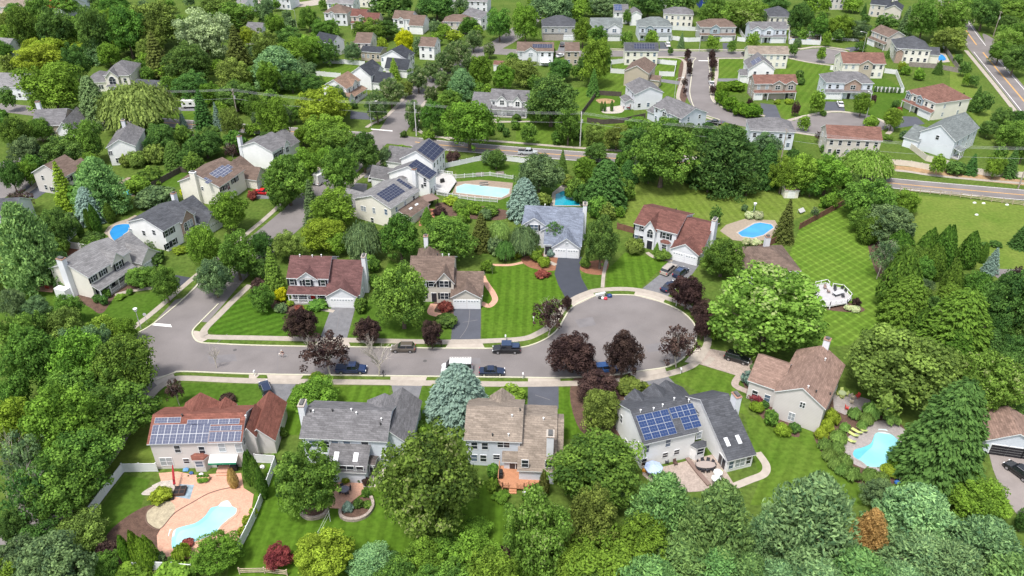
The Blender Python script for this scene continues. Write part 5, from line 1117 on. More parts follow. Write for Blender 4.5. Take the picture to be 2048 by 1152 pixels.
def plant(x0, y0, x1, y1, k, c):
    """a plant from the outline its crown has in the photograph: where it stands, how wide, how tall"""
    K = KIND[k]; cx, cy, rx, ry = (x0+x1)/2, (y0+y1)/2, (x1-x0)/2, (y1-y0)/2
    tb = .04 if k in 'bc' else (.10 if k == 'x' else 0); z = 4.0; R = Ht = 1
    for it in range(6):
        p = P(cx, cy, z); dep = proj(p)[2]; s = FPX/dep; th = PITCH+math.atan((cy-576)/FPX)
        R = rx/s*(1.07 if k in 'bcpf' and c != 'u' else 1.0); vv = (ry/s)**2-(R*math.sin(th))**2
        V = math.sqrt(max(vv, 0))/math.cos(th) if vv > 0 else .3*R
        lo, hi = {'b': (.62, 1.5), 'c': (.6, 1.5), 'w': (.55, 1.1), 'p': (.6, 1.6), 's': (.8, 2.4), 'f': (.7, 1.5), 'a': (1.0, 3.2), 'h': (.4, 1.1), 'o': (.4, .8), 'g': (.5, .8), 'x': (.6, 1.4), 'n': (.7, 1.6)}[k]
        V = min(max(V, lo*R), hi*R); Ht = 2*V/(1-tb); z = V+tb*Ht if k not in 'sf' else Ht*.42
    p = P(cx, cy, z); p.z = 0
    root = empty(OBJN[k], p, tr.uniform(0, 6.28)); root.scale = (R, R, Ht/K['a']) if k not in 'hog' else (R*1.02, R*1.02, Ht/K['a'])
    for nm, d in (('crown', tr.choice(K['crowns']) if K['crowns'] else None), ('trunk', K['trunk'])):
        if d is None: continue
        o = bpy.data.objects.new('foliage' if nm == 'crown' and k in 'hog' else nm, d); COL.objects.link(o); o.parent = root
        if nm == 'crown' and CC[c][0]: o.material_slots[0].link = 'OBJECT'; o.material_slots[0].material = LEAF[CC[c][0]]
    root['category'] = KIND[k]['cat']
    if k == 'b' and c == 'e' or c == 'e': root.name = 'pear_tree'
    elif c == 'u' and k in 'bc': root.name = 'maple_tree'
    PLANTS.append(dict(rpx=min(rx, ry), o=root, k=k, c=c, px=cx, py=cy, R=R, H=Ht, word=WORD[k], col=CC[c][1])); return root
DATA = """
0 40 27 100 bb;15 5 75 110 bm;50 -5 110 60 bm;75 15 150 110 bd;135 28 200 100 bb;155 12 222 118 bd;215 12 290 112 bm;255 2 360 92 bo;275 40 332 110 bo;355 22 462 118 bs;330 85 425 168 bd;281 72 345 165 sO;445 58 502 135 sO;395 -5 475 45 bo;430 5 515 62 bm;
200 -10 262 35 bm;100 -10 160 30 bm;60 78 135 125 by;35 92 130 145 by;0 108 32 152 bo;45 122 165 232 bb;122 88 180 162 bd;0 158 32 235 bd;155 162 220 262 fg;203 168 345 272 ww;320 150 350 190 bm;348 142 420 205 bd;332 150 368 182 bb;430 118 500 180 bo;430 165 512 222 bd;
380 185 428 262 sS;355 222 375 262 sB;422 203 446 270 sB;438 213 484 276 bo;490 188 532 245 bm;486 245 520 272 bb;295 245 352 305 bd;373 258 447 318 cd;0 232 62 300 bm;82 270 170 345 bd;20 270 85 335 bg;140 238 205 325 bm;0 300 45 405 bd;15 378 70 425 xu;
100 330 152 425 sy;150 318 245 430 pP;148 378 206 452 fB;0 412 108 580 pP;78 410 150 500 cd;168 410 184 470 aA;176 408 199 466 aA;150 434 167 482 aA;205 405 228 446 aA;232 383 253 428 aA;160 462 208 495 hd;272 372 350 418 hg;250 352 298 388 hb;
280 335 325 368 hm;325 285 372 340 fd;447 286 479 322 xu;240 303 262 342 ho;256 303 292 336 oo;285 290 330 328 ho;360 374 384 394 hY;494 382 516 400 or;423 384 495 462 bb;372 446 437 540 bb;430 462 512 562 bm;392 515 462 598 bg;300 532 357 606 bm;250 532 308 578 bm;
283 480 314 508 xg;345 492 375 508 hy;262 512 300 535 hb;185 588 206 605 hd;203 578 222 596 hm;229 588 250 600 ob;198 590 216 612 hd;252 578 266 590 om;40 592 100 640 bg;0 575 50 640 bg;110 585 165 652 bm;100 428 150 470 hg;290 500 330 530 hd;
525 308 622 412 bm;575 298 642 365 bb;640 292 718 392 bm;690 262 762 345 bd;622 248 705 312 bm;600 232 700 300 bb;590 186 700 246 by;512 192 582 292 bb;512 262 560 315 bd;757 292 786 338 bg;785 288 815 322 bb;600 366 646 458 sg;615 374 710 460 bb;600 445 694 492 by;
545 462 604 522 bo;520 500 574 598 sm;498 462 548 520 bd;650 460 700 510 bb;690 446 762 522 wg;758 425 842 525 bm;838 428 950 532 bm;745 525 862 662 bm;935 430 990 505 sO;978 430 1020 500 ww;992 478 1030 528 wd;728 510 760 545 hm;700 490 745 530 bg;
712 444 724 466 aA;722 444 734 466 aA;734 446 746 468 aA;744 448 754 470 aA;865 414 894 432 hu;886 392 918 410 hy;905 400 935 425 hm;930 404 965 428 hb;962 410 1000 432 hm;955 418 985 440 hg;850 395 868 410 hg;
882 198 995 300 bb;972 298 1012 338 bd;962 300 990 330 bg;890 304 920 326 ou;498 60 560 130 bo;510 -5 548 55 bg;528 28 572 92 bb;598 15 636 62 bm;622 40 668 78 bm;540 52 602 95 bd;640 38 682 72 bm;700 42 772 82 bm;555 78 622 142 bb;505 95 600 172 pG;
590 68 652 130 bb;600 82 650 132 bm;632 78 680 130 cd;512 122 560 188 bb;560 140 605 185 bd;598 150 652 192 bd;650 168 695 232 bg;686 86 722 126 bg;752 74 776 108 by;790 58 830 106 bY;824 76 852 112 bg;800 46 818 60 hr;728 26 752 48 bb;745 40 800 78 bd;
855 40 885 72 bg;869 100 907 145 ce;890 80 942 136 ce;928 60 966 102 ce;922 104 948 142 ce;812 130 860 184 ce;846 122 884 162 ce;902 130 926 160 ce;866 142 904 178 ce;846 170 878 210 ce;808 198 846 254 ce;755 154 808 214 ce;728 180 778 245 ce;792 160 828 196 co;965 84 992 116 ce;
936 108 986 182 bb;896 140 952 198 pG;985 128 1030 182 bb;876 178 926 218 bm;840 200 894 268 bm;773 120 803 162 sb;835 -5 912 32 bd;740 -5 832 22 bd;905 -5 940 30 bg;972 18 1026 80 bm;872 46 902 74 bb;920 34 958 70 bm;890 60 925 82 by;880 0 905 20 bd;
953 248 972 272 hm;972 250 990 272 hd;1004 250 1020 280 hd;1022 238 1040 262 hm;670 190 700 225 bm;816 222 840 262 bd;800 262 815 275 hd;700 200 715 218 hd;845 262 870 282 hb;
1022 8 1080 84 bb;1060 -5 1152 42 bg;1120 8 1172 42 bb;1178 -5 1242 32 bg;1146 36 1186 92 bb;1160 74 1222 170 bb;1175 50 1215 100 bm;1190 90 1225 140 bd;1155 108 1188 160 bd;1172 142 1202 196 sd;1240 62 1268 96 bm;1290 60 1318 92 bb;1410 72 1440 102 bb;1455 80 1474 106 bm;
1354 68 1372 98 sg;1335 94 1347 110 bd;1395 -8 1462 62 bm;1440 0 1530 56 bl;1320 -8 1400 12 bd;1245 15 1264 52 bm;1262 -6 1332 30 bd;1490 65 1520 98 bb;1230 -6 1262 20 bg;1520 -6 1580 30 bd;1510 25 1545 55 sg;
1368 96 1383 121 cu;1372 118 1386 140 cu;1373 132 1386 152 cu;1362 153 1378 180 xu;1364 172 1376 194 xu;1416 98 1432 124 cu;1417 114 1437 140 cu;1414 140 1430 166 xu;1418 168 1434 190 cu;1492 190 1508 224 cu;
1000 115 1050 150 bo;1020 118 1082 172 bo;1095 116 1145 162 bd;1048 150 1158 252 bd;1112 214 1162 288 bm;1040 244 1075 288 bm;1024 228 1042 242 hd;1165 246 1212 292 bo;1205 248 1262 300 bo;1258 240 1396 376 cm;1250 232 1300 268 bb;1380 250 1412 300 bd;
1200 203 1207 222 ad;1206 200 1213 224 ad;1220 197 1227 226 ad;1432 165 1458 190 hL;1450 162 1490 182 hL;1430 180 1456 212 hL;1445 195 1478 222 hL;1465 205 1500 232 hL;1486 208 1524 236 hL;
1030 305 1126 392 bg;1012 360 1084 442 fB;1112 303 1138 352 sd;1144 312 1194 368 bb;1165 324 1256 425 fS;1070 385 1104 412 do;1165 430 1240 538 cd;1196 405 1232 440 bo;1085 440 1128 492 xd;1020 435 1078 532 wg;1027 490 1044 528 hy;1058 498 1086 524 ob;1094 500 1112 514 oB;
1076 514 1102 534 oy;1160 515 1182 536 hm;1252 478 1290 508 oo;1308 500 1342 522 om;1305 486 1322 510 sm;1400 474 1492 558 cm;1418 410 1446 452 cd;1483 406 1496 426 hg;1490 423 1508 438 oW;1507 423 1528 439 oW;1483 476 1502 492 oW;1500 478 1522 492 oW;1502 408 1515 425 sm;
1120 348 1150 372 ho;1230 408 1250 440 hb;1240 250 1300 330 bd;1165 285 1215 325 bd;1388 254 1522 382 pS;1505 290 1562 384 fS;1540 315 1592 386 bb;1562 306 1640 388 bb;1610 308 1702 392 bb;1500 266 1560 325 bg;1684 298 1782 362 wl;1680 345 1722 395 bd;
1686 355 1795 445 bm;1726 408 1830 484 bg;1785 378 1840 432 bb;1736 470 1795 560 xg;1776 462 1832 516 aA;1762 505 1838 622 aA;1836 455 1880 530 aA;1868 450 1915 540 aA;1850 490 1892 560 aA;1918 462 1962 535 aA;1960 486 1978 526 aA;1968 498 2004 550 sB;2024 445 2070 500 sS;
2018 530 2062 568 xu;1880 518 1926 602 aA;1920 540 1990 605 bm;1985 545 2050 620 bd;1548 404 1596 490 sO;1641 387 1675 418 hb;1620 412 1640 440 xg;1862 308 1894 352 bb;1893 322 1930 350 hd;1928 310 1960 352 sS;1972 310 2010 356 bb;2003 300 2042 358 sS;1985 292 2015 330 bm;
1640 288 1662 306 om;1572 298 1600 322 hd;1661 300 1676 318 sd;1962 484 1980 494 hd;1980 482 2004 494 hd;
1575 5 1625 66 bd;1618 32 1660 76 bm;1655 30 1712 76 bb;1690 42 1740 78 bg;1636 -5 1664 28 bb;1683 -5 1725 24 bb;1722 8 1736 32 sS;1750 28 1800 62 bd;1795 18 1830 72 sg;1818 0 1880 80 bl;1870 -5 1942 76 bl;1862 58 1932 98 bo;1940 -10 2000 58 bd;1985 -5 2060 50 bm;
1990 58 2052 108 bl;2004 88 2060 150 bd;1905 -15 1960 20 bd;1990 30 2040 72 bd;1960 18 2000 46 bd;1640 95 1652 100 hd;1633 94 1652 124 bb;1577 85 1596 114 bd;1645 60 1664 94 bb;1588 72 1604 98 hg;1580 58 1600 75 bd;1710 82 1735 102 bd;1716 72 1734 84 ho;1770 98 1782 118 sd;
1908 108 1926 128 hd;1917 122 1942 152 bd;1866 122 1890 150 sd;1925 144 1942 174 bb;1934 150 1958 174 bd;1938 176 1968 226 sd;1955 182 1985 230 bd;1920 185 1932 200 sd;1796 122 1812 142 by;1802 132 1822 150 hb;1828 138 1850 160 hb;1982 212 2030 262 cd;1960 240 1996 276 bd;
1990 240 2052 296 bm;2015 220 2060 265 bd;2030 262 2070 330 bm;1958 250 1972 266 hd;1618 180 1652 228 bb;1706 184 1744 232 bb;1766 214 1806 260 bb;1728 232 1757 256 hb;1596 231 1622 262 bb;1582 200 1602 234 cu;1570 198 1588 208 oy;1548 200 1562 208 oy;1592 140 1608 156 hd;1594 154 1610 172 od;
1628 262 1648 284 xu;1768 270 1786 282 om;1640 222 1654 232 hd;1740 190 1754 206 hu;1792 214 1804 226 hr;1800 262 1820 280 hg;1784 200 1800 216 hd;
1748 172 1754 184 ag;1756 173 1762 184 ag;1764 173 1770 185 ag;1772 174 1778 186 ag;1780 174 1786 186 ag;1788 174 1794 186 ag;1796 175 1802 187 ag;
20 880 90 960 nn;60 930 140 1010 nn;5 960 80 1050 nn;110 870 170 930 nn;0 620 95 730 bm;85 612 170 700 bo;165 630 245 700 bb;225 632 275 690 bb;10 650 130 800 bm;100 655 225 800 bb;190 665 315 800 bm;0 745 60 850 bm;50 762 205 935 bb;140 760 305 900 bm;85 850 238 1000 bm;0 850 105 1000 xg;0 930 115 1060 xd;40 905 190 1060 bm;
105 1012 216 1112 lo;0 1020 60 1100 bd;40 1040 120 1120 bd;190 1085 235 1130 hu;234 1068 262 1134 aL;254 1062 287 1131 aL;272 1070 312 1136 aL;262 1096 286 1134 aL;142 1075 165 1110 aA;163 1075 190 1110 aA;180 1100 240 1160 bm;308 1100 332 1132 hg;298 972 342 1008 hy;
335 1108 356 1132 od;345 1088 380 1122 gy;380 1058 488 1152 cb;362 1078 388 1093 hr;497 1010 516 1040 hy;484 1030 502 1052 hy;474 1052 492 1074 hy;375 950 378 953 hd;484 888 512 984 aA;498 905 524 980 aA;508 930 536 1000 aA;330 748 372 818 xu;437 787 473 810 ou;
455 936 475 975 aR;395 952 418 964 ob;232 1120 300 1160 hb;300 1145 390 1170 hb;545 880 686 1036 cm;757 852 966 1082 cx;850 724 982 858 fB;580 762 682 822 bb;616 744 650 768 by;526 1085 586 1142 br;580 1068 706 1156 by;700 1085 792 1160 pG;795 1075 892 1175 bb;
835 1046 918 1125 bm;870 1082 1012 1175 bb;916 1032 986 1092 bb;996 1090 1032 1130 hu;683 952 700 968 oy;712 954 724 965 od;723 955 742 972 ou;723 976 743 996 hm;684 1003 707 1028 oB;706 996 726 1020 hd;722 1000 745 1018 hm;972 922 1000 962 hm;972 955 998 988 hb;
985 980 1020 1006 hb;1076 940 1100 990 aO;1060 966 1090 1002 hm;1044 985 1062 1005 hb;1097 868 1292 1008 bm;1008 985 1142 1160 bl;1132 975 1240 1112 bo;1228 1018 1352 1142 bb;1120 1100 1292 1175 bb;1262 942 1388 1092 pP;1362 964 1502 1152 pP;1300 1050 1455 1180 pP;
1488 1000 1562 1150 pG;1170 955 1245 1012 bg;1040 1100 1135 1180 bb;1525 942 1716 1160 pG;1704 983 1774 1150 pR;1722 965 1800 1015 bg;1758 958 1912 1112 pG;1898 1022 2042 1170 pG;1760 1060 1925 1180 pG;1810 768 1978 990 fS;1895 970 2016 1032 bb;2030 1000 2066 1082 bd;2030 1080 2066 1160 bd;
1495 777 1536 803 or;1499 803 1528 826 oy;1520 800 1540 816 hd;1484 736 1512 776 hB;1505 744 1536 778 hg;1528 820 1558 852 hm;1550 848 1582 874 oy;1577 845 1602 866 hd;1648 818 1680 852 oy;1640 836 1668 868 oy;1630 856 1656 880 oy;1776 914 1808 942 ob;1762 928 1800 954 oy;
1690 648 1910 832 bo;1764 553 1862 662 fA;1848 578 1990 725 fA;1968 540 2066 682 bd;1908 698 2045 845 bl;2000 668 2066 742 bd;2008 800 2066 855 bd;1850 655 1905 705 bb;1960 620 2010 700 bd;1420 530 1662 706 bl;1410 645 1448 680 bb;
1090 664 1200 756 bu;1207 662 1286 760 bu;1314 648 1402 736 xu;1060 596 1136 672 xu;1122 590 1146 622 cu;1337 548 1412 622 bu;1378 596 1430 640 bu;1385 625 1425 680 bu;1148 744 1242 802 bu;1160 774 1242 866 bo;1232 755 1290 788 ho;566 612 640 684 bu;598 658 710 756 xu;
706 632 766 692 bu;840 638 886 698 bu;718 672 790 758 nn;412 678 445 752 nn;547 570 574 610 hY;548 606 575 626 hg;616 596 656 622 hm;707 596 736 626 hm;875 602 906 626 hr;868 630 915 652 hd;588 610 612 624 hr;572 600 588 612 hy;502 556 532 592 hu;600 610 622 622 hb;
860 766 880 790 hy;985 772 1056 820 hb;836 850 860 880 hb;556 850 575 880 hm;1290 770 1310 790 hy;1700 612 1722 624 oW;1688 610 1704 622 oW;1705 596 1722 612 hu;1500 728 1520 740 hg;820 840 850 862 hm;1040 915 1050 930 hd;
1636 868 1662 910 gv;1645 890 1672 930 gv;1657 908 1684 946 gv;1672 922 1698 958 gv;1690 930 1722 968 gv;1662 858 1692 892 gv;1660 880 1688 912 gv;1676 902 1704 940 gv;1697 812 1722 842 gv;1727 806 1762 838 gv;1718 826 1746 852 gv;1768 826 1800 852 gv;1724 934 1756 970 gv;1745 942 1778 978 gv;1680 845 1700 865 gv;
1715 840 1735 860 gm;960 520 985 545 hb;978 515 992 560 xm;1150 350 1170 380 hb;738 545 760 580 bm;870 560 895 590 hd;1070 540 1100 556 hr
"""
for it in DATA.replace('\n', '').split(';'):
    it = it.split()
    if len(it) != 5: continue
    k, c = it[4][0], it[4][1]
    if k == 'l': k = 'b'
    if k == 'd': k = 'h'
    if c == 'm' and k == 'g': c = 'v'
    if k in 'p' and c == 'm': c = 'P'
    plant(*map(float, it[:4]), k, c)

def inside(x, y, poly):
    c = False; n = len(poly)
    for i in range(n):
        (x1, y1), (x2, y2) = poly[i], poly[i-1]
        if (y1 > y) != (y2 > y) and x < (x2-x1)*(y-y1)/(y2-y1)+x1: c = not c
    return c
def fill(poly, n, rmin, rmax, kc, seed):
    """more woodland trees inside an outline, kept apart from those already standing"""
    rg = random.Random(seed); xs = [p[0] for p in poly]; ys = [p[1] for p in poly]; done = 0
    for t in range(n*40):
        if done >= n: break
        x, y = rg.uniform(min(xs), max(xs)), rg.uniform(min(ys), max(ys))
        if not inside(x, y, poly): continue
        r = rg.uniform(rmin, rmax)*(y+431)/1000
        if any(math.hypot(q['px']-x, (q['py']-y)*1.3) < r*1.0 for q in PLANTS): continue
        k = rg.choice(kc.split()); plant(x-r, y-r*1.05, x+r, y+r*1.05, k[0], k[1]); done += 1
fill([(0,-10),(500,-10),(520,60),(440,110),(350,120),(260,110),(170,115),(0,110)], 46, 28, 44, 'bm bb bb bo by pG bm bb bg', 1)
fill([(0,600),(100,600),(260,640),(300,800),(150,900),(90,1040),(200,1180),(0,1180)], 7, 34, 50, 'bb by bm bg', 2)
fill([(790,1110),(1000,1110),(1240,1110),(1240,1180),(790,1180)], 6, 30, 46, 'bm bb', 3)
fill([(1240,1125),(2050,1125),(2060,1190),(1240,1190)], 10, 36, 52, 'pG pP', 33)
fill([(1900,-20),(2060,-20),(2060,150),(2005,110),(1950,45)], 12, 30, 44, 'bd bm', 4)
fill([(1420,-15),(1740,-15),(1740,30),(1600,30),(1500,30)], 10, 26, 38, 'bd bm bb', 5)
fill([(1000,-15),(1230,-15),(1200,25),(1090,25)], 7, 26, 38, 'bd bm bb', 6)
fill([(1910,600),(2060,560),(2060,760),(1990,720)], 7, 30, 44, 'bd bm sS', 7)
fill([(1240,255),(1400,250),(1560,320),(1700,320),(1690,385),(1540,380),(1240,345)], 12, 26, 38, 'bd bm fS', 8)
fill([(520,270),(700,250),(760,300),(700,330),(560,400)], 10, 24, 34, 'bb bm', 9)
fill([(560,120),(640,110),(650,190),(600,250),(510,250),(500,150)], 9, 26, 36, 'bm bg bb', 10)
fill([(350,120),(500,130),(500,240),(360,215)], 14, 24, 36, 'bm bb bo', 11)
fill([(300,240),(480,280),(440,330),(300,320)], 8, 24, 34, 'bd bm hm', 12)
fill([(700,20),(960,10),(960,70),(880,85),(700,80)], 10, 20, 28, 'bm bg bb', 13)
fill([(840,400),(1000,400),(1010,520),(880,560)], 9, 12, 20, 'hm hb hg sm', 14)
fill([(1110,330),(1250,320),(1250,440),(1180,420),(1110,360)], 7, 16, 26, 'hm hd bm', 15)
fill([(0,400),(60,420),(240,520),(150,580),(0,560)], 8, 18, 30, 'bm bd hm', 16)
fill([(1690,380),(1850,460),(1850,620),(1760,560)], 10, 18, 30, 'bm bg aA', 17)
fill([(1840,600),(1990,600),(1990,720),(1850,680)], 6, 26, 38, 'fA aA bd', 18)
fill([(900,200),(1050,250),(1250,260),(1250,285),(900,262)], 8, 12, 20, 'hm bm hd', 19)
fill([(0,230),(200,240),(320,330),(200,400),(0,400)], 10, 24, 34, 'bm bb hm', 21)
fill([(480,520),(560,540),(560,600),(520,600)], 4, 18, 28, 'bm bd', 20)

fill([(440,0),(700,0),(700,60),(620,100),(500,110)], 16, 20, 30, 'bm bb bg', 22)
fill([(150,110),(290,160),(360,200),(380,170),(300,120)], 6, 22, 30, 'bm bb', 23)
fill([(1020,-15),(1400,-15),(1400,10),(1030,20)], 12, 20, 28, 'bd bm bb', 24)
fill([(1500,30),(1760,30),(1780,70),(1600,75)], 12, 18, 26, 'bm bd', 25)
fill([(1010,110),(1160,100),(1160,240),(1080,250),(1030,200)], 8, 20, 30, 'bm bd bb', 26)
fill([(860,130),(1010,110),(1000,200),(900,210)], 6, 18, 26, 'bm bb ce', 27)
# the smallest of the broadleaf trees, beyond the 300 that show largest, as one mass of far woodland
SM = sorted([p for p in PLANTS if p['o'].name.startswith('broadleaf_tree')], key=lambda p: p['rpx'])
SM = SM[:max(0, len(SM)-285)]
if SM:
    VV = []; WW = []; MI = []; ms = []
    for p in SM:
        o = p['o']; ch = [c for c in o.children if c.name.startswith('crown')][0]; me = ch.data; n = len(me.vertices); co_ = np.empty(n*3, dtype=np.float32); me.vertices.foreach_get('co', co_); co_ = co_.reshape(-1, 4, 3)
        va = np.empty(n//4, dtype=np.float32); me.attributes['var'].data.foreach_get('value', va); sel = RNG.permutation(n//4)[:2600]; q = co_[sel]; c = q.mean(1, keepdims=True); q = c+(q-c)*2.1
        cs, sn = math.cos(o.rotation_euler.z), math.sin(o.rotation_euler.z); q = q*np.array(o.scale); q = np.stack([q[..., 0]*cs-q[..., 1]*sn+o.location.x, q[..., 0]*sn+q[..., 1]*cs+o.location.y, q[..., 2]], -1)
        m = ch.material_slots[0].material
        if m not in ms: ms.append(m)
        VV.append(q); WW.append(va[sel]); MI.append(np.full(len(sel), ms.index(m), dtype=np.int32))
        for x in list(o.children): bpy.data.objects.remove(x)
        bpy.data.objects.remove(o); PLANTS.remove(p)
    me = leaf_obj('distant_trees', np.concatenate(VV), np.concatenate(WW), ms[0])
    for m in ms[1:]: me.materials.append(m)
    me.polygons.foreach_set('material_index', np.concatenate(MI)); o = bpy.data.objects.new('distant_trees', me); COL.objects.link(o); tag(o, 'small broadleaf trees scattered through the far gardens and woods', 'trees', kind='stuff')

# ---------------------------------------------------------------- pools and patios
def m_water(name, c):
    if name in MATS: return MATS[name]
    m, N, L, b = nodes_mat(name); b.inputs['Roughness'].default_value = .12; b.inputs['Specular IOR Level'].default_value = .4
    geo = N.new('ShaderNodeNewGeometry'); n = N.new('ShaderNodeTexNoise'); n.inputs['Scale'].default_value = .25; n.inputs['Detail'].default_value = 3; L.new(geo.outputs['Position'], n.inputs['Vector'])
    mr = N.new('ShaderNodeMapRange'); mr.inputs[1].default_value = .3; mr.inputs[2].default_value = .7; mr.inputs[3].default_value = .85; mr.inputs[4].default_value = 1.15; L.new(n.outputs['Fac'], mr.inputs[0])
    mx = N.new('ShaderNodeVectorMath'); mx.operation = 'SCALE'; mx.inputs[0].default_value = c; L.new(mr.outputs[0], mx.inputs['Scale']); L.new(mx.outputs[0], b.inputs['Base Color'])
    n2 = N.new('ShaderNodeTexNoise'); n2.inputs['Scale'].default_value = 3; L.new(geo.outputs['Position'], n2.inputs['Vector']); bp = N.new('ShaderNodeBump'); bp.inputs['Strength'].default_value = .05; L.new(n2.outputs['Fac'], bp.inputs['Height']); L.new(bp.outputs[0], b.inputs['Normal'])
    MATS[name] = m; return m
def pool(label, px, water, coping=CONCL, deep=None, white=(), smooth=True, wd=.45):
    pts = [P(a, b) for a, b in px]; c = sum(pts, Vector())/len(pts); r = empty('swimming_pool', (0, 0, 0), 0, label, 'swimming pool')
    sheet('water', px, .085, water, smooth, parent=r); strip('pool_coping', px, wd, .12, coping, h=.06, smooth=smooth, parent=r, close=True)
    if deep: sheet('shallow_edge', deep[0], .089, deep[1], smooth, parent=r)
    for w_ in white: sheet('pool_steps', w_, .094, mat('pool_step_white', (.52,.62,.65), .3), False, parent=r)
    return r
WA = m_water('water_pale', (.30,.56,.62)); WB = m_water('water_aqua', (.24,.60,.66)); WC = m_water('water_blue', (.05,.27,.62)); WT = m_water('water_teal', (.015,.28,.38)); WD = m_water('water_deep', (.03,.22,.50))
o = lambda L, ox, oy, k=4: [(x/k+ox, y/k+oy) for x, y in L]
sheet('patio', o([(1270,330),(1420,318),(1560,345),(1740,335),(1930,330),(1950,450),(2030,500),(2010,640),(1950,720),(1910,850),(1780,1000),(1500,1015),(1330,1000),(1262,940),(1255,830),(1290,770),(1400,650),(1350,590),(1370,540),(1420,470),(1400,400),(1290,400)], 0, 864), .06, PAVERP, thick=.06)
sheet('patio_circle', o([(1175,700),(1180,640),(1240,590),(1300,560),(1370,560),(1405,620),(1350,700),(1280,775),(1200,740)], 0, 864), .072, mat('patio_sandy', (.36,.31,.22), .95, .2, 1.5, fine=.2), True)
strip('patio_edging', o([(1385,545),(1290,550),(1190,620),(1165,690),(1190,745),(1280,778),(1400,650),(1550,560),(1680,490),(1830,450),(1925,448)], 0, 864), .16, .1, mat('edging_brown', (.14,.09,.07)), h=.04)
sheet('flagstones', o([(1400,520),(1440,420),(1555,425),(1520,540)], 0, 864), .078, mat('slate_blue', (.22,.29,.34), .8, .35, 1.2))
sheet('flagstones', o([(1215,430),(1290,395),(1390,385),(1400,430),(1330,440),(1230,455)], 0, 864), .066, GRAVEL)
pool('long curved pale-water pool with white steps inside pink paver patio', o([(1362,860),(1375,800),(1410,768),(1480,745),(1560,722),(1630,672),(1680,605),(1735,588),(1765,560),(1830,542),(1870,590),(1905,610),(1895,660),(1830,710),(1770,765),(1740,810),(1660,850),(1560,890),(1470,905),(1400,945),(1365,935)], 0, 864), WA,
     PAVERP, ([p for p in o([(1372,860),(1385,805),(1420,775),(1485,755),(1565,732),(1635,682),(1685,615),(1740,598),(1700,640),(1650,705),(1580,752),(1500,778),(1440,800),(1410,850),(1400,930),(1372,925)], 0, 864)], WB),
     (o([(1765,560),(1830,545),(1865,590),(1850,600),(1750,598)], 0, 864), o([(1345,830),(1360,780),(1410,775),(1395,835),(1360,850)], 0, 864)))
sheet('patio', o([(600,100),(640,40),(700,10),(760,-20),(830,-60),(880,-90),(960,-85),(1040,-50),(1100,-10),(1130,60),(1110,150),(1100,220),(1080,290),(1000,310),(860,320),(760,290),(650,240),(600,200),(620,150)], 1536, 864), .06, PAVERG, True, thick=.06)
pool('kidney-shaped aqua pool with white steps, ringed by gray pavers', o([(668,165),(690,135),(750,118),(810,90),(830,50),(850,10),(900,-5),(960,5),(1010,30),(1060,80),(1062,120),(1035,165),(1055,210),(1010,255),(930,285),(850,292),(790,280),(745,245),(690,215),(670,190)], 1536, 864), m_water('water_light_aqua', (.25,.56,.61)), PAVERG,
     (o([(676,170),(700,140),(755,124),(815,96),(836,55),(858,14),(845,70),(830,120),(780,165),(730,215),(700,210)], 1536, 864), m_water('water_mid', (.14,.48,.56))), (o([(870,5),(885,-22),(945,-20),(985,22),(930,16)], 1536, 864),))
sheet('patio', [(1440,462),(1452,450),(1489,438),(1550,441),(1560,460),(1534,480),(1495,484),(1465,480)], .06, mat('deck_tan', (.28,.23,.18), .9, .12, 2), thick=.06)
pool('bright blue eight-sided pool beside the olive spruce', [(1474,466),(1508,447),(1520,445),(1543,449),(1549,456),(1528,471),(1506,477),(1483,474)], WC, CONCL, smooth=False)
sheet('patio', [(1105,385),(1124,370),(1140,372),(1165,390),(1165,412),(1100,412)], .06, CONCL, thick=.06)
pool('teal pool behind the blue-gray roofed house', [(1108,412),(1110,389),(1124,382),(1141,383),(1160,396),(1160,412)], WT, CONCL, smooth=False)
sheet('patio', [(905,386),(913,364),(960,360),(1026,366),(1022,392),(1000,400),(920,393)], .06, mat('patio_sand', (.25,.195,.15), .9, .12, 1.5), thick=.06)
pool('long pale pool inside white picket fence by three white houses', [(912,374),(930,368),(1020,378),(1018,388),(1003,396),(912,386)], WA, CONCL, smooth=False)
sheet('patio', o([(830,715),(870,660),(940,625),(1020,600),(1080,570),(1150,590),(1060,640),(1060,800),(900,800),(860,730)], 0, 288), .06, mat('patio_stone', (.30,.25,.2), .9, .15, 1.5), thick=.06)
pool('deep blue pool beside the brick-fronted white house', o([(872,720),(885,685),(915,655),(960,643),(1020,640),(1050,650),(1030,700),(990,735),(1020,768),(1000,790),(940,790),(900,770)], 0, 288), WD, CONCL)
sheet('patio', [(230,368),(255,355),(275,355),(270,392),(240,395)], .06, mat('patio_sand', (.5,.4,.3)), thick=.06)
pool('small turquoise pool among the left gardens', [(244,382),(258,379),(268,384),(262,392),(248,391)], m_water('water_turq', (.03,.42,.48)), CONCL)
sheet('patio', [(1865,106),(1890,106),(1900,124),(1872,126)], .06, CONCL, thick=.06)
pool('small bright blue pool beside dark hipped house, upper right', [(1871,110),(1886,110),(1893,120),(1878,122)], WC, CONCL)
sheet('patio', [(1578,72),(1638,74),(1638,88),(1578,86)], .06, CONCL, thick=.06)
pool('tiny blue pool between white walls near the twin-gabled house', [(1583,78),(1622,79),(1622,82),(1583,82)], WC, CONCL, smooth=False)
sheet('patio', [(668,970),(685,960),(725,960),(728,985),(708,1000),(690,1018),(655,1016)], .06, PAVERP, thick=.06)
sheet('patio', [(1285,935),(1290,942),(1310,938),(1430,908),(1470,972),(1440,980),(1370,985),(1320,980),(1285,950)], .06, PAVER, thick=.06)
strip('patio_edging', [(1374,918),(1395,945),(1418,972)], .7, .35, mat('wall_brown', (.2,.14,.12)), h=.3)
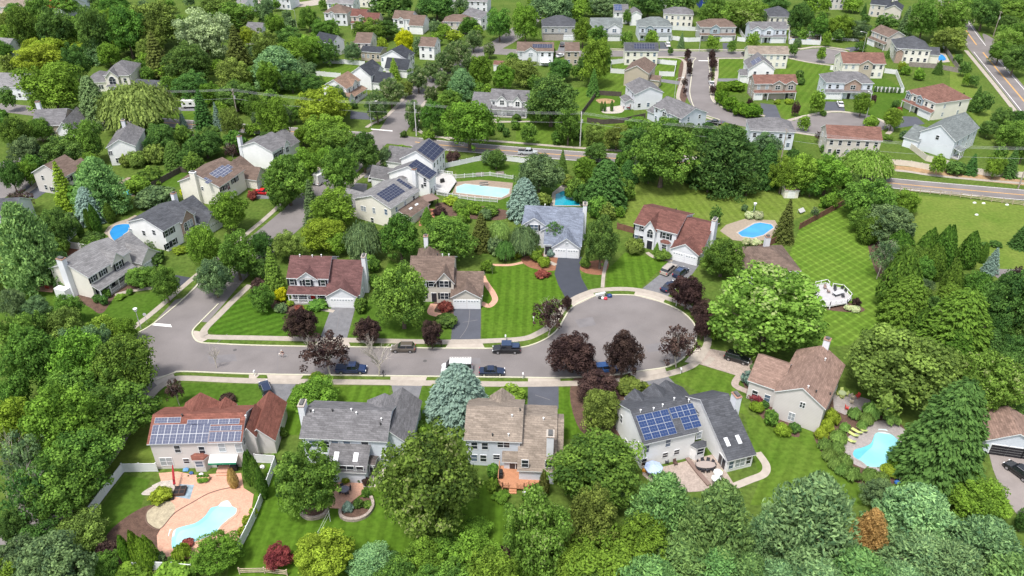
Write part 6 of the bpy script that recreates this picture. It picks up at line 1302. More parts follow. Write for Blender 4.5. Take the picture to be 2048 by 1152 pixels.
sheet('patio', [(1665,790),(1690,785),(1740,800),(1745,815),(1690,830),(1668,820)], .06, PAVERG, thick=.06)
sheet('patio', [(60,565),(85,558),(110,568),(105,585),(75,582)], .06, PAVERP, thick=.06)
sheet('patio', [(838,418),(870,418),(868,450),(838,452)], .06, mat('patio_brick', (.36,.15,.10), .9, .15, 2), thick=.06)
def wallring(label, px, h=.55, wd=.45, bed=True):
    t = empty('retaining_wall', (0,0,0), 0, label, 'retaining wall'); strip('wall_course', px, wd, h, mat('wall_block', (.30,.25,.22), .95, .25, 2, fine=.3), h=h, parent=t)
wallring('curved stone planter wall around blue shrub beside round patio', [(681,1022),(682,1034),(695,1041),(715,1041),(735,1032),(746,1015),(744,1000),(738,993)])
wallring('curved stone planter wall under the big round tree', [(603,1030),(615,1038),(632,1038),(648,1032),(657,1020)])
for px in ([(683,1022),(686,1034),(715,1038),(738,1028),(744,1010),(736,995),(712,1000)], [(606,1020),(618,1034),(640,1033),(655,1018)]): sheet('planting_bed', px, .2, MULCH, True, thick=.2)
# decks
def rail(b, p, q, z0, h=.95, step=1.6, mi=0, bal=True):
    L = (q-p).length; n = max(1, round(L/step)); d = (q-p)/L; nrm = Vector((-d.y, d.x, 0))*.05
    for k in range(n+1): c = p+d*L*k/n; b.box(c.x-.06, c.x+.06, c.y-.06, c.y+.06, z0-.02, z0+h+.08, mi)
    for zz, t in ((h, .06), (.15, .04)):
        A = [p-nrm, p+nrm, q+nrm, q-nrm]; A = [A[0], A[3], A[2], A[1]]
        b.hexa([(v.x, v.y, z0+zz-t) for v in A], [(v.x, v.y, z0+zz) for v in A], mi)
    if bal:
        m = int(L/.28)
        for k in range(m): c = p+d*L*(k+.5)/m; b.box(c.x-.02, c.x+.02, c.y-.02, c.y+.02, z0+.15, z0+h-.05, mi)
def deck(label, px, z, floor, railm, rails, cat='deck', bal=True, fascia=None):
    t = empty('wooden_deck', (0,0,0), 0, label, cat); pts = [P(a, b_, z) for a, b_ in px]
    if sum(pts[i].x*pts[(i+1) % len(pts)].y-pts[(i+1) % len(pts)].x*pts[i].y for i in range(len(pts))) < 0: pts.reverse()
    b = MB(); b.hexa([(p.x, p.y, z-.18) for p in pts], [(p.x, p.y, z) for p in pts], 1 if fascia else 0, 0); b.build('deck_floor', [floor, fascia or floor], t)
    b = MB()
    for p in pts: b.box(p.x-.08, p.x+.08, p.y-.08, p.y+.08, 0, z-.18)
    b.build('deck_posts', railm, t)
    for L in rails:
        for i in range(len(L)-1): b = MB(); rail(b, P(*L[i], z), P(*L[i+1], z), z, bal=bal); b.build('railing', railm, t)
    return t
WOODO = mat('deck_orange', (.40,.19,.105), .7, .1, 1.5, fine=.12, fscale=7); WOODR = mat('deck_rail_orange', (.47,.23,.13), .6)
dk = deck('orange wooden deck with railing and steps behind tan-roofed house', [(999,931),(1012,931),(1013,936),(1041,937),(1042,942),(1096,943),(1078,964),(1058,971),(1048,977),(1005,974),(996,966)], .75, WOODO, WOODR, [[(999,931),(996,966),(1005,974),(1017,974)], [(1034,975),(1048,976),(1058,971)]])
b = MB(); q0, q1 = P(1018,978,0), P(1033,978,0)
for k in range(3): b.box(q0.x, q1.x, q0.y-.35*k-.35, q0.y-.35*k+.02, 0, .56-.19*k)
b.build('deck_steps', WOODR, dk)
WDK = mat('deck_gray', (.40,.39,.40), .8, .08, 2); WRL = mat('rail_white', (.75,.75,.76), .5)
deck('gray composite deck with white railing on the cross-mown lawn', [(1628,572),(1657,566),(1662,573),(1664,574),(1686,577),(1703,595),(1694,606),(1660,612),(1635,612),(1618,592)], .8, WDK, WRL, [[(1630,571),(1653,566),(1658,571)], [(1665,574),(1686,577),(1703,595),(1694,606),(1660,611),(1646,611)]], fascia=WRL, bal=False)
deck('gray raised deck with furniture beside the long pale pool', [(868,345),(905,350),(913,362),(895,388),(868,380)], .8, mat('deck_silver', (.42,.41,.40), .85, .1, 2), WRL, [[(868,345),(905,350)], [(895,388),(868,380)]])
deck('small dark red deck beside the white sunroom house', [(1248,206),(1263,208),(1260,216),(1247,213)], .9, mat('deck_red', (.12,.03,.03)), mat('deck_red', (.12,.03,.03)), [[(1248,206),(1263,208),(1260,216)]])
# ---------------------------------------------------------------- fences
VIN = mat('vinyl_white', (.66,.67,.68), .5, .04, 1); VINC = mat('vinyl_cream', (.60,.55,.48), .5, .05, 1); WDD = mat('fence_dark', (.085,.07,.06), .9, .2, 1.5); WDR = mat('fence_red_brown', (.17,.085,.06), .9, .2, 1.5); WDG = mat('fence_gray', (.24,.21,.19), .9, .2, 1.5); SPL = mat('split_rail', (.42,.34,.25), .9, .2, 2)
def fence(label, px, h=1.8, style='solid', m=VIN, step=2.4, name=None, cat='fence'):
    nm = {'solid': 'privacy_fence', 'picket': 'picket_fence', 'rail': 'rail_fence'}[style]; t = empty(name or nm, (0,0,0), 0, label, cat); pb = MB(); post = MB()
    pts = [P(a, b) for a, b in px]
    for i in range(len(pts)-1):
        p, q = pts[i], pts[i+1]; L = (q-p).length; n = max(1, round(L/step)); d = (q-p)/L; w_ = Vector((-d.y, d.x, 0))
        def bar(a, c, z0, z1, th): A = [p+d*a-w_*th, p+d*c-w_*th, p+d*c+w_*th, p+d*a+w_*th]; pb.hexa([(v.x, v.y, z0) for v in A], [(v.x, v.y, z1) for v in A])
        for k in range(n+(1 if i == len(pts)-2 else 0)):
            c = p+d*L*k/n; r = .07; post.box(c.x-r, c.x+r, c.y-r, c.y+r, 0, h+.08); post.box(c.x-r-.02, c.x+r+.02, c.y-r-.02, c.y+r+.02, h+.08, h+.14)
        if style == 'solid':
            bar(0, L, .05, h-.1, .025); bar(0, L, h-.1, h, .05); bar(0, L, .05, .18, .045)
            m_ = int(L/.6)
            for k in range(1, m_): bar(L*k/m_-.012, L*k/m_+.012, .18, h-.1, .034)
        elif style == 'picket':
            bar(0, L, .25, .32, .03); bar(0, L, h-.2, h-.12, .03); m_ = int(L/.3)
            for k in range(m_): bar(L*(k+.5)/m_-.04, L*(k+.5)/m_+.04, .06, h, .014)
        else:
            for z in (h*.32, h*.62, h*.92): bar(0, L, z-.06, z+.06, .035)
    pb.build('panels' if style == 'solid' else ('pickets' if style == 'picket' else 'rails'), m, t); post.build('posts', m, t)
fence('white vinyl fence around the grassy yard left of the pool', [(316,943),(248,944),(212,990),(178,1036)])
fence('white lattice-topped vinyl fence right of the long curved pool', [(553,927),(540,965),(512,1036),(496,1070),(478,1105)])
fence('white vinyl fence section joining the solar house to side fence', [(512,925),(553,927)])
fence('white vinyl fence along the bottom of the pool garden', [(262,1142),(310,1140),(387,1146)])
fence('white vinyl fence below the deep blue pool', [(172,450),(126,494),(180,503)]); fence('short white vinyl fence by the brick-fronted house', [(245,500),(268,492)])
fence('long white fence along the main road behind roadside solar house', [(892,336),(947,324),(974,319),(1024,323),(1054,327),(1095,332)], 1.5)
fence('white picket fence behind the long pale pool', [(874,350),(912,357),(980,352),(1026,359)], 1.2, 'picket'); fence('white picket fence in front of the long pale pool', [(874,390),(905,395),(950,402),(995,405)], 1.2, 'picket')
fence('white fence behind upper-left lawn beside the tan sunroom', [(646,126),(690,128),(730,132)]); fence('white fence along the lower edge of upper-left lawn', [(590,148),(640,152),(682,156)])
fence('white fence box left of the cream corner solar house', [(1249,126),(1222,129),(1221,146),(1249,148)]); fence('white fence box right of the cream corner solar house', [(1311,127),(1352,131),(1348,153),(1318,152)])
fence('white fence between the pale blue and brown hipped houses', [(1344,80),(1375,84),(1400,83)]); fence('white fence behind the lawn of the cream rear house', [(1345,60),(1390,62)])
fence('white fence right of the brown hipped house', [(1474,82),(1490,84),(1478,64)]); fence('white walls around the tiny blue pool', [(1577,88),(1577,70),(1640,72),(1640,90),(1577,88)], 2)
fence('white fence around the yard behind the rusty-roofed house', [(1768,146),(1791,149),(1806,186),(1748,183)]); fence('white fence piece left of the rusty-roofed house', [(1660,140),(1680,142)])
fence('white fence beside the main road house at upper right', [(1881,84),(1890,103)]); fence('gray-brown fence around small blue pool at upper right', [(1817,133),(1870,137),(1919,146),(1890,103)], 1.8, 'solid', WDG)
fence('cream fence curving along the board-and-batten house', [(1820,298),(1851,322),(1885,330),(1906,337)], 1.8, 'solid', VINC); fence('long cream fence along the main road', [(1776,329),(1820,333),(1862,341),(1925,343),(1975,352),(2060,356)], 1.7, 'solid', VINC); fence('cream fence below the wide tan house', [(1668,322),(1720,323)], 1.8, 'solid', VINC)
fence('white rail fence at the upper right cul-de-sac', [(1663,80),(1717,84)], 1.2, 'rail', VIN)
fence('dark wooden fence around the sandpit garden', [(1161,234),(1194,190),(1242,193)], 1.7, 'solid', WDD); fence('curving dark wooden fence above the main road', [(1174,245),(1205,249),(1245,246),(1290,236)], 1.7, 'solid', WDD)
fence('reddish wooden fence left of the red-brown roofed house', [(1234,458),(1267,467)], 1.7, 'solid', WDR); fence('brown wooden fence running beside the cross-mown lawn', [(1598,459),(1640,436),(1696,406)], 1.7, 'solid', WDR); fence('brown wooden fence below the bright blue pool', [(1494,514),(1552,485)], 1.7, 'solid', WDR)
fence('dark wooden fence behind the cream solar house', [(298,380),(362,345),(425,347)], 1.7, 'solid', WDD)
fence('split-rail fence along the dry grass field and main road', [(1800,382),(1900,392),(2046,412),(2120,420)], 1.3, 'rail', SPL); fence('split-rail fence at the bottom edge near the crimson tree', [(480,1148),(530,1147),(575,1152)], 1.2, 'rail', SPL)
# ---------------------------------------------------------------- vehicles
TYRE = mat('tyre', (.02,.02,.02), .9); RIM = mat('rim', (.45,.45,.47), .35, metal=.7); CGL = mat('car_glass', (.015,.018,.025), .08, spec=.8); RED = mat('tail_light', (.45,.02,.02), .3); HEAD = mat('head_light', (.75,.76,.78), .2); BLK = mat('black_plastic', (.02,.02,.022), .5)
def paint(name, c): 
    m = mat('car_paint_'+name, c, .25, spec=.6); m.node_tree.nodes['Principled BSDF'].inputs['Coat Weight'].default_value = .6; m.node_tree.nodes['Principled BSDF'].inputs['Coat Roughness'].default_value = .05; return m
def car(label, px, py, heading, kindc, col, cat, name=None, extra=None, group=None):
    """heading in degrees: 0 = to the right of the photo, 90 = away"""
    p = P(px, py); t = empty(name or {'sedan': 'parked_car', 'suv': 'parked_car', 'pickup': 'pickup_truck', 'van': 'van', 'minivan': 'minivan', 'jeep': 'pickup_truck', 'truck': 'box_truck'}[kindc], p, math.radians(heading), label, cat, group)
    L, W, H, belt, c0, c1, r0, r1, hood = dict(sedan=(4.8,1.85,1.45,.92,-1.55,1.0,-.85,.35,.95), suv=(4.7,1.9,1.72,1.08,-2.15,1.05,-1.85,.45,1.12), pickup=(5.8,2.0,1.85,1.15,-.75,1.55,-.45,1.0,1.18), jeep=(5.4,1.95,1.9,1.15,-1.0,1.2,-.9,.85,1.15),
        van=(5.8,2.1,2.4,1.3,-2.8,2.1,-2.75,1.35,1.35), minivan=(5.1,1.98,1.78,1.1,-2.4,1.5,-2.15,.55,1.15), truck=(7.2,2.3,2.2,1.3,1.4,3.0,1.4,2.6,1.4))[kindc]
    pm = paint(*col); a, w_ = L/2, W/2
    b = MB(); b.hexa([(-a+.05,-w_+.06,.3),(a-.12,-w_+.08,.3),(a-.12,w_-.08,.3),(-a+.05,w_-.06,.3)], [(-a,-w_,.72),(a,-w_+.05,.68),(a,w_-.05,.68),(-a,w_,.72)])
    b.hexa([(-a,-w_,.72),(a,-w_+.05,.68),(a,w_-.05,.68),(-a,w_,.72)], [(-a+.08,-w_+.08,belt),(c1,-w_+.08,belt),(c1,w_-.08,belt),(-a+.08,w_-.08,belt)]) if kindc not in ('pickup', 'jeep') else b.hexa([(-a,-w_,.72),(c1,-w_,.72),(c1,w_,.72),(-a,w_,.72)], [(-a+.03,-w_+.05,belt),(c1,-w_+.08,belt),(c1,w_-.08,belt),(-a+.03,w_-.05,belt)])
    b.hexa([(c1-.02,-w_+.02,.7),(a,-w_+.05,.68),(a,w_-.05,.68),(c1-.02,w_-.02,.7)], [(c1-.02,-w_+.08,belt),(a-.18,-w_+.16,hood-.22),(a-.18,w_-.16,hood-.22),(c1-.02,w_-.08,belt)])
    body = b.build('body', pm, t, bevel=.07)
    b = MB(); wt = w_-.24; b.hexa([(c0,-w_+.1,belt-.02),(c1,-w_+.1,belt-.02),(c1,w_-.1,belt-.02),(c0,w_-.1,belt-.02)], [(r0,-wt,H-.04),(r1,-wt,H-.04),(r1,wt,H-.04),(r0,wt,H-.04)]); b.build('windows', CGL, t, bevel=.03)
    b = MB(); b.hexa([(r0-.02,-wt-.02,H-.08),(r1+.02,-wt-.02,H-.08),(r1+.02,wt+.02,H-.08),(r0-.02,wt+.02,H-.08)], [(r0+.05,-wt+.03,H),(r1-.05,-wt+.03,H),(r1-.05,wt-.03,H),(r0+.05,wt-.03,H)])
    for xb in (r0*.5+r1*.5+.05,):       # door pillars
        for sy in (-1, 1): b.hexa([(xb-.06,sy*(w_-.085),belt-.02),(xb+.06,sy*(w_-.085),belt-.02),(xb+.06,sy*(w_-.12),belt-.02),(xb-.06,sy*(w_-.12),belt-.02)], [(xb-.05,sy*(wt+.015),H-.05),(xb+.05,sy*(wt+.015),H-.05),(xb+.05,sy*(wt-.03),H-.05),(xb-.05,sy*(wt-.03),H-.05)])
    b.build('roof', pm, t)
    wr = .34 if kindc in ('sedan', 'minivan') else .39
    for sx in (-a*.6, a*.62):
        for sy in (-1, 1):
            w = MB(); w.tube([(sx, sy*(w_-.24), wr), (sx, sy*(w_+.01), wr)], wr, 14); wo = w.build('wheel', TYRE, t); w = MB(); w.tube([(sx, sy*(w_-.1), wr), (sx, sy*(w_+.025), wr)], wr*.6, 10); w.build('rim', RIM, wo)
    for sy in (-1, 1):
        b = MB(); b.box(a-.12, a+.01, sy*(w_-.3)-.17, sy*(w_-.3)+.17, .66, .82); b.build('headlight', HEAD, t); b = MB(); b.box(-a-.01, -a+.12, sy*(w_-.18)-.12, sy*(w_-.18)+.12, .74, 1.0 if kindc != 'sedan' else .9); b.build('tail_light', RED, t)
        b = MB(); b.box(c1-.35, c1-.15, sy*(w_+.02)-.1, sy*(w_+.02)+.1, belt-.02, belt+.12); b.build('mirror', pm, t)
    b = MB(); b.box(a-.05, a+.03, -w_+.15, w_-.15, .32, .5); b.box(-a-.03, -a+.05, -w_+.15, w_-.15, .34, .52); b.build('bumper', BLK if kindc in ('jeep',) else pm, t)
    if kindc in ('pickup', 'jeep'):
        b = MB(); b.box(-a+.1, c0-.05, -w_+.16, w_-.16, belt-.04, belt+.015 if extra != 'cap' else belt+.08); b.build('bed_cover', mat('bed_cover_dark', (.02,.03,.06), .5) if extra == 'cover' else BLK, t)
    if extra == 'tent': b = MB(); b.box(r0-.1, r1+.1, -wt-.1, wt+.1, H+.06, H+.28); b.box(-a+.2, c0, -w_+.2, w_-.2, belt+.3, belt+.5); b.build('roof_box', mat('roof_box_navy', (.03,.05,.10), .4), t, bevel=.04); b = MB(); [b.tube([(x_, sy*(wt+.02), belt-.1), (x_, sy*(wt+.02), H+.1)], .03, 5) for x_ in (-a+.3, c0-.1) for sy in (-1, 1)]; b.build('bed_rack', BLK, t)
    if extra == 'rack': b = MB(); [b.tube([(x_, -wt-.05, H+.2), (x_, wt+.05, H+.2)], .035, 5) for x_ in np.linspace(r0+.1, r1-.1, 9)]; [b.tube([(r0, sy*(wt+.05), H+.2), (r1, sy*(wt+.05), H+.2)], .035, 5) for sy in (-1, -.3, .3, 1)]; [b.tube([(x_, sy*wt, H-.05), (x_, sy*wt, H+.2)], .03, 5) for x_ in (r0+.2, r1-.2) for sy in (-1, 1)]; b.build('roof_rack', WHT, t)
    if extra == 'sunroof': b = MB(); b.box(r0+.5, r1-.5, -wt+.15, wt-.15, H-.01, H+.012); b.build('sunroof', mat('sunroof_glass', (.03,.06,.14), .1, spec=.8), t); b = MB(); [b.tube([(r0+.2, s_*(wt-.02), H+.06), (r1-.2, s_*(wt-.02), H+.06)], .03, 5) for s_ in (-1, 1)]; b.build('roof_rails', RIM, t)
    if extra == 'rails': b = MB(); [b.tube([(r0+.2, s_*(wt-.02), H+.06), (r1-.2, s_*(wt-.02), H+.06)], .03, 5) for s_ in (-1, 1)]; b.build('roof_rails', RIM, t)
    if kindc == 'truck': b = MB(); b.box(-a, 1.3, -1.2, 1.2, .75, 3.2); b.build('cargo_box', mat('cargo_white', (.62,.62,.60), .5), t)
    return t
navy = ('navy', (.005,.014,.045)); blk = ('black', (.012,.013,.016)); wht = ('white', (.72,.73,.74)); gry = ('gray', (.10,.105,.11)); blu = ('blue', (.006,.022,.085)); tanp = ('champagne', (.34,.30,.26)); sil = ('silver', (.42,.44,.46)); brn = ('bronze', (.10,.085,.07))
car('navy blue pickup truck with covered bed parked at the south kerb', 703, 743, 0, 'pickup', blu, 'pickup truck', extra='cover')
car('bronze-gray SUV with red tail lights parked at the north kerb', 807, 701, 180, 'suv', brn, 'car', extra='rails')
car('black off-road pickup with roof tent parked at the north kerb', 1013, 703, 180, 'jeep', blk, 'pickup truck', extra='tent')
car('dark navy sedan parked at the south kerb beside the blue spruce', 984, 747, 0, 'sedan', navy, 'car')
car('white work van with ladder rack parked behind the blue spruce', 914, 742, 180, 'van', wht, 'van', extra='rack')
car('blue car half hidden under the two burgundy trees', 1210, 742, 8, 'suv', ('bright_blue', (.008,.05,.17)), 'car')
car('black SUV parked on the tan paver driveway', 1473, 721, -28, 'suv', blk, 'car')
car('champagne minivan with roof rails in the red-brown house driveway', 1337, 543, 52, 'minivan', tanp, 'minivan', extra='rails')
car('dark blue SUV with glass roof beside the champagne minivan', 1361, 549, 50, 'suv', navy, 'car', extra='sunroof')
car('dark blue sedan nearest the street in the three-car driveway', 1338, 577, 47, 'sedan', navy, 'car')
car('dark SUV with blue roof in driveway behind the brick-red roof', 533, 783, 118, 'suv', navy, 'car', extra='rails')
car('black SUV parked outside the two-door garage', 2036, 948, 115, 'suv', blk, 'car', extra='rails')
car('silver pickup truck driving along the main road', 1055, 308, -3, 'pickup', sil, 'pickup truck')
car('white minivan in the driveway between the white solar houses', 755, 363, 5, 'minivan', wht, 'minivan', extra='rails')
car('white SUV parked beside the cream house with skylit lean-to', 704, 399, 80, 'suv', wht, 'car')
car('bright red car in the cream solar house driveway', 527, 388, -10, 'sedan', ('red', (.55,.01,.015)), 'car')
car('white box truck parked under the street trees', 650, 362, 58, 'truck', wht, 'truck')
car('white SUV on the driveway of the pale blue hipped house', 1335, 92, 90, 'suv', wht, 'car')
car('white car in front of the brick-centered house garage', 1680, 211, 80, 'sedan', wht, 'car')
car('white car by the small tan house, top street', 1121, 114, 45, 'sedan', wht, 'car')
car('dark car on the stone-fronted house driveway', 1124, 92, 85, 'sedan', blk, 'car')
car('white SUV on the left cul-de-sac driveway behind trees', 57, 317, 30, 'suv', wht, 'car')
car('black car next to the white SUV, far left', 70, 312, 30, 'sedan', blk, 'car')
car('black car parked in the left cul-de-sac', 50, 353, 5, 'sedan', blk, 'car')
car('white car under the burgundy street trees, upper right', 1423, 170, 85, 'sedan', wht, 'car')
car('white pickup truck near the top edge among trees', 1632, 14, 0, 'pickup', wht, 'pickup truck')
car('dark car beside the pale blue rear house', 1427, 248, 160, 'sedan', blk, 'car')
car('dark car in front of the white solar garage at upper right', 1489, 110, 90, 'sedan', blk, 'car')
# motorhome
p = P(384, 215); t = empty('motorhome', p, math.radians(5), 'white motorhome parked on gravel right of the willow', 'motorhome')
b = MB(); b.hexa([(-3,-1.2,.6),(2.2,-1.2,.6),(2.2,1.2,.6),(-3,1.2,.6)], [(-3,-1.2,2.9),(2.9,-1.15,2.7),(2.9,1.15,2.7),(-3,1.2,2.9)]); b.build('body', mat('motorhome_white', (.7,.7,.7), .4), t, bevel=.12)
b = MB(); b.box(-2.4, -1.6, -1.24, -1.19, 1.5, 2.1); b.box(-.4, .5, -1.24, -1.19, 1.5, 2.1); b.box(2.3, 2.6, -.9, .9, 1.4, 2.0); b.build('windows', CGL, t)
for sx in (-1.9, 1.6): b = MB(); b.tube([(sx,-1.22,.4),(sx,1.22,.4)], .38, 12); b.build('wheel', TYRE, t)
# ---------------------------------------------------------------- poles, lamps, wires, small street things
POLE = mat('pole_wood', (.30,.26,.22), .9, .15, 2); POLEW = mat('pole_pale', (.55,.54,.52), .7); MET = mat('metal_pale', (.55,.56,.57), .4, metal=.4)
def pole(label, px, py, h, arms=2, m=POLE, rz=0):
    t = empty('utility_pole', P(px, py), math.radians(rz), label, 'utility pole'); b = MB(); b.tube([(0,0,0),(0,0,h)], [.2,.12], 8); b.build('post', m, t); out = []
    for k in range(arms):
        z = h-.5-k*1.1; b = MB(); b.box(-.06, .06, -1.3, 1.3, z-.07, z+.07); [b.cyl(0, y, z+.07, z+.3, .05, 6) for y in (-1.2, -.5, .5, 1.2)]; b.build('crossarm', m, t)
    b = MB(); b.cyl(.3, 0, h-3.4, h-2.4, .24, 10); b.build('transformer', MET, t)
    return Vector((*P(px, py).xy, h-.2))
tops = [pole('tall wooden utility pole left of center by main road', 477, 243, 11, 2, POLE, 5), pole('utility pole with two crossarms at the road junction', 833, 272, 11, 2, POLEW), pole('pale utility pole beside main road above the garage house', 1160, 293, 11, 1, POLEW),
        pole('wooden utility pole behind the willow on main road', 1560, 330, 11, 1, POLE), pole('wooden utility pole by the road at right edge', 2036, 377, 12, 1, POLE)]
pole('utility pole by the right-hand country road, near the top', 1947, 47, 10, 1); pole('utility pole with lamp arm by the country road', 1986, 74, 11, 1); pole('pale utility pole among right edge trees', 2042, 88, 11, 2, POLEW)
WIRE = mat('wire', (.35,.36,.37), .5)
pts_ = [Vector((*P(-200,215).xy, 10.5))]+tops+[Vector((*P(2300,400).xy, 10.5))]
for i in range(len(pts_)-1):
    t = empty('power_line', (0,0,0), 0, 'power lines strung between the utility poles along main road, %s' % ['far left span','span left of the junction','span right of the junction','span above the big hedge trees','span over the right road','last span at right edge'][i], 'power line')
    for dy, dz in ((-1.2, 0), (-.4, 0), (.5, 0), (0, -3)):
        a, c = pts_[i]+Vector((0, dy, dz)), pts_[i+1]+Vector((0, dy, dz)); n = 14; L = (c-a).length
        b = MB(); b.tube([a.lerp(c, k/n)-Vector((0, 0, 4*.02*L*(k/n)*(1-k/n))) for k in range(n+1)], .022, 3); b.build('wire', WIRE, t)
def lamp(label, px, py, h=8, rz=0, arm=2.0, style='cobra'):
    t = empty('street_lamp', P(px, py), math.radians(rz), label, 'street lamp'); b = MB(); b.tube([(0,0,0),(0,0,h*.6),(0,0,h)], [.11,.08,.06], 8); b.build('post', MET, t)
    b = MB()
    if style == 'cobra': b.tube([(0,0,h-.1),(arm*.5,0,h+.25),(arm,0,h+.3)], .045, 6); b.build('arm', MET, t); b = MB(); b.box(arm-.1, arm+.6, -.16, .16, h+.2, h+.38); b.build('lamp_head', mat('lamp_head', (.7,.7,.7), .4), t, bevel=.04)
    else: b.cyl(0, 0, h, h+.15, .18, 10); b.cyl(0, 0, h+.15, h+.6, .3, 10, 0, .38); b.cyl(0, 0, h+.6, h+.7, .42, 10); b.build('lamp_head', mat('lamp_head', (.7,.7,.7), .4), t)
lamp('street lamp at the tree-lined side street junction', 743, 253, 8, 15); lamp('street lamp at the T junction of the top street', 1398, 103, 8, 150); lamp('street lamp on the left of the short upper-right street', 1348, 202, 8, 5)
lamp('street lamp at the upper right cul-de-sac', 1725, 105, 8, 160); lamp('street lamp at the lower cul-de-sac beside striped lawns', 1732, 236, 8, 95); lamp('street lamp by concrete street, top left of center', 594, 57, 8, 160)
lamp('post-top lamp at the left junction sidewalk', 282, 657, 4.2, 0, 0, 'post'); lamp('post-top lamp left of the car-less driveway junction', 390, 660, 3.6, 0, 0, 'post') if False else None
lamp('post lamp on the olive lawn beside the bright blue pool', 1506, 432, 3.0, 0, 0, 'post')
def sign(label, px, py, h=2.2, kind_='stop'):
    t = empty('street_sign', P(px, py), 0, label, 'street sign'); b = MB(); b.tube([(0,0,0),(0,0,h)], .035, 6); b.build('post', MET, t); b = MB(); b.tube([(0,-.02,h-.1),(0,.02,h-.1)], .38, 8); b.build('plate', mat('sign_back', (.5,.5,.52), .4), t)
sign('small sign seen from behind at the left sidewalk', 294, 646); 
def mailbox(label, px, py, m=BLK):
    t = empty('mailbox', P(px, py), 0, label, 'mailbox'); b = MB(); b.box(-.05,.05,-.05,.05,0,1.05); b.build('post', WRL if m is not BLK else BLK, t); b = MB(); b.box(-.12,.12,-.28,.28,1.0,1.25); b.ell((0,0,1.25),.12,.28,.1,10,4,0,True); b.build('box', m, t)
mailbox('black mailbox on the grass strip beside the leafless tree', 767, 753); mailbox('mailbox by the driveway of the porch house, behind burgundy tree', 883, 693); mailbox('white mailbox post at right end of south grass strip', 1046, 757, WRL)
mailbox('white mailbox near the kerb of the striped lawn', 1011, 681, WRL); mailbox('white mailbox beside the curved sidewalk at right', 1361, 747, WRL); mailbox('white mailbox on the striped lawn by the sparse burgundy tree', 1067, 643, WRL); mailbox('mailbox at the south kerb beside the two-car-wide apron', 510, 752, WRL)
mailbox('mailbox under burgundy trees at the cul-de-sac', 1352, 612, WRL); mailbox('mailbox by the side street near the dark driveway', 1254, 748)
for i, (x, y) in enumerate([(1949,406),(1967,407),(2014,410),(1953,430)]):
    t = tag(MB().ell((0,0,0), .5, .35, .35, 10, 5, 0, True).build('field_rock', mat('rock_white', (.6,.6,.57)), None, P(x, y)), 'white rock in the dry grass field, '+['leftmost by the split-rail fence','second along the split-rail fence','nearest the right edge','standing alone in the grass'][i], 'rock')
# ---------------------------------------------------------------- bags and bins at the cul-de-sac kerb
def bag(label, px, py, r, m, h=.55, name='trash_bag', cat='bag'):
    b = MB(); b.ell((0,0,h*.45), r, r*.85, h*.55, 10, 7); b.cyl(0, 0, h*.9, h*1.15, r*.18, 6)
    for i, v in enumerate(b.v): k = 1+.12*math.sin(i*2.3); b.v[i] = (v[0]*k, v[1]*k, v[2])
    return tag(b.build(name, m, None, P(px, py)), label, cat)
bag('black trash bag at the left of the kerbside pile', 1200, 597, .45, BLK); bag('navy blue trash bag at the right of the kerbside pile', 1219, 594, .6, mat('bag_navy', (.02,.05,.16), .5), .8); bag('red bag in front of the kerbside pile', 1211, 599, .42, mat('bag_red', (.55,.03,.06), .5), .6)
bag('white bag beside the red bag in the kerbside pile', 1205, 598, .32, mat('bag_white', (.75,.75,.76), .6)); bag('dark green sack at the back of the kerbside pile', 1213, 591, .45, mat('bag_green', (.05,.07,.04), .7), .7)
b = MB(); b.box(-1.2, 1.2, -.35, .35, 0, .45); [b.box(-1.1+k*.3, -1.0+k*.3, -.36, .36, .45, .5, 1) for k in range(8)]; o_ = b.build('folded_crib', [mat('crate_pale', (.6,.62,.6)), mat('crate_bar', (.3,.3,.33))], None, P(1201, 590)); o_.rotation_euler.z = .35; tag(o_, 'pale slatted furniture piece lying on the kerb pile', 'discarded furniture')
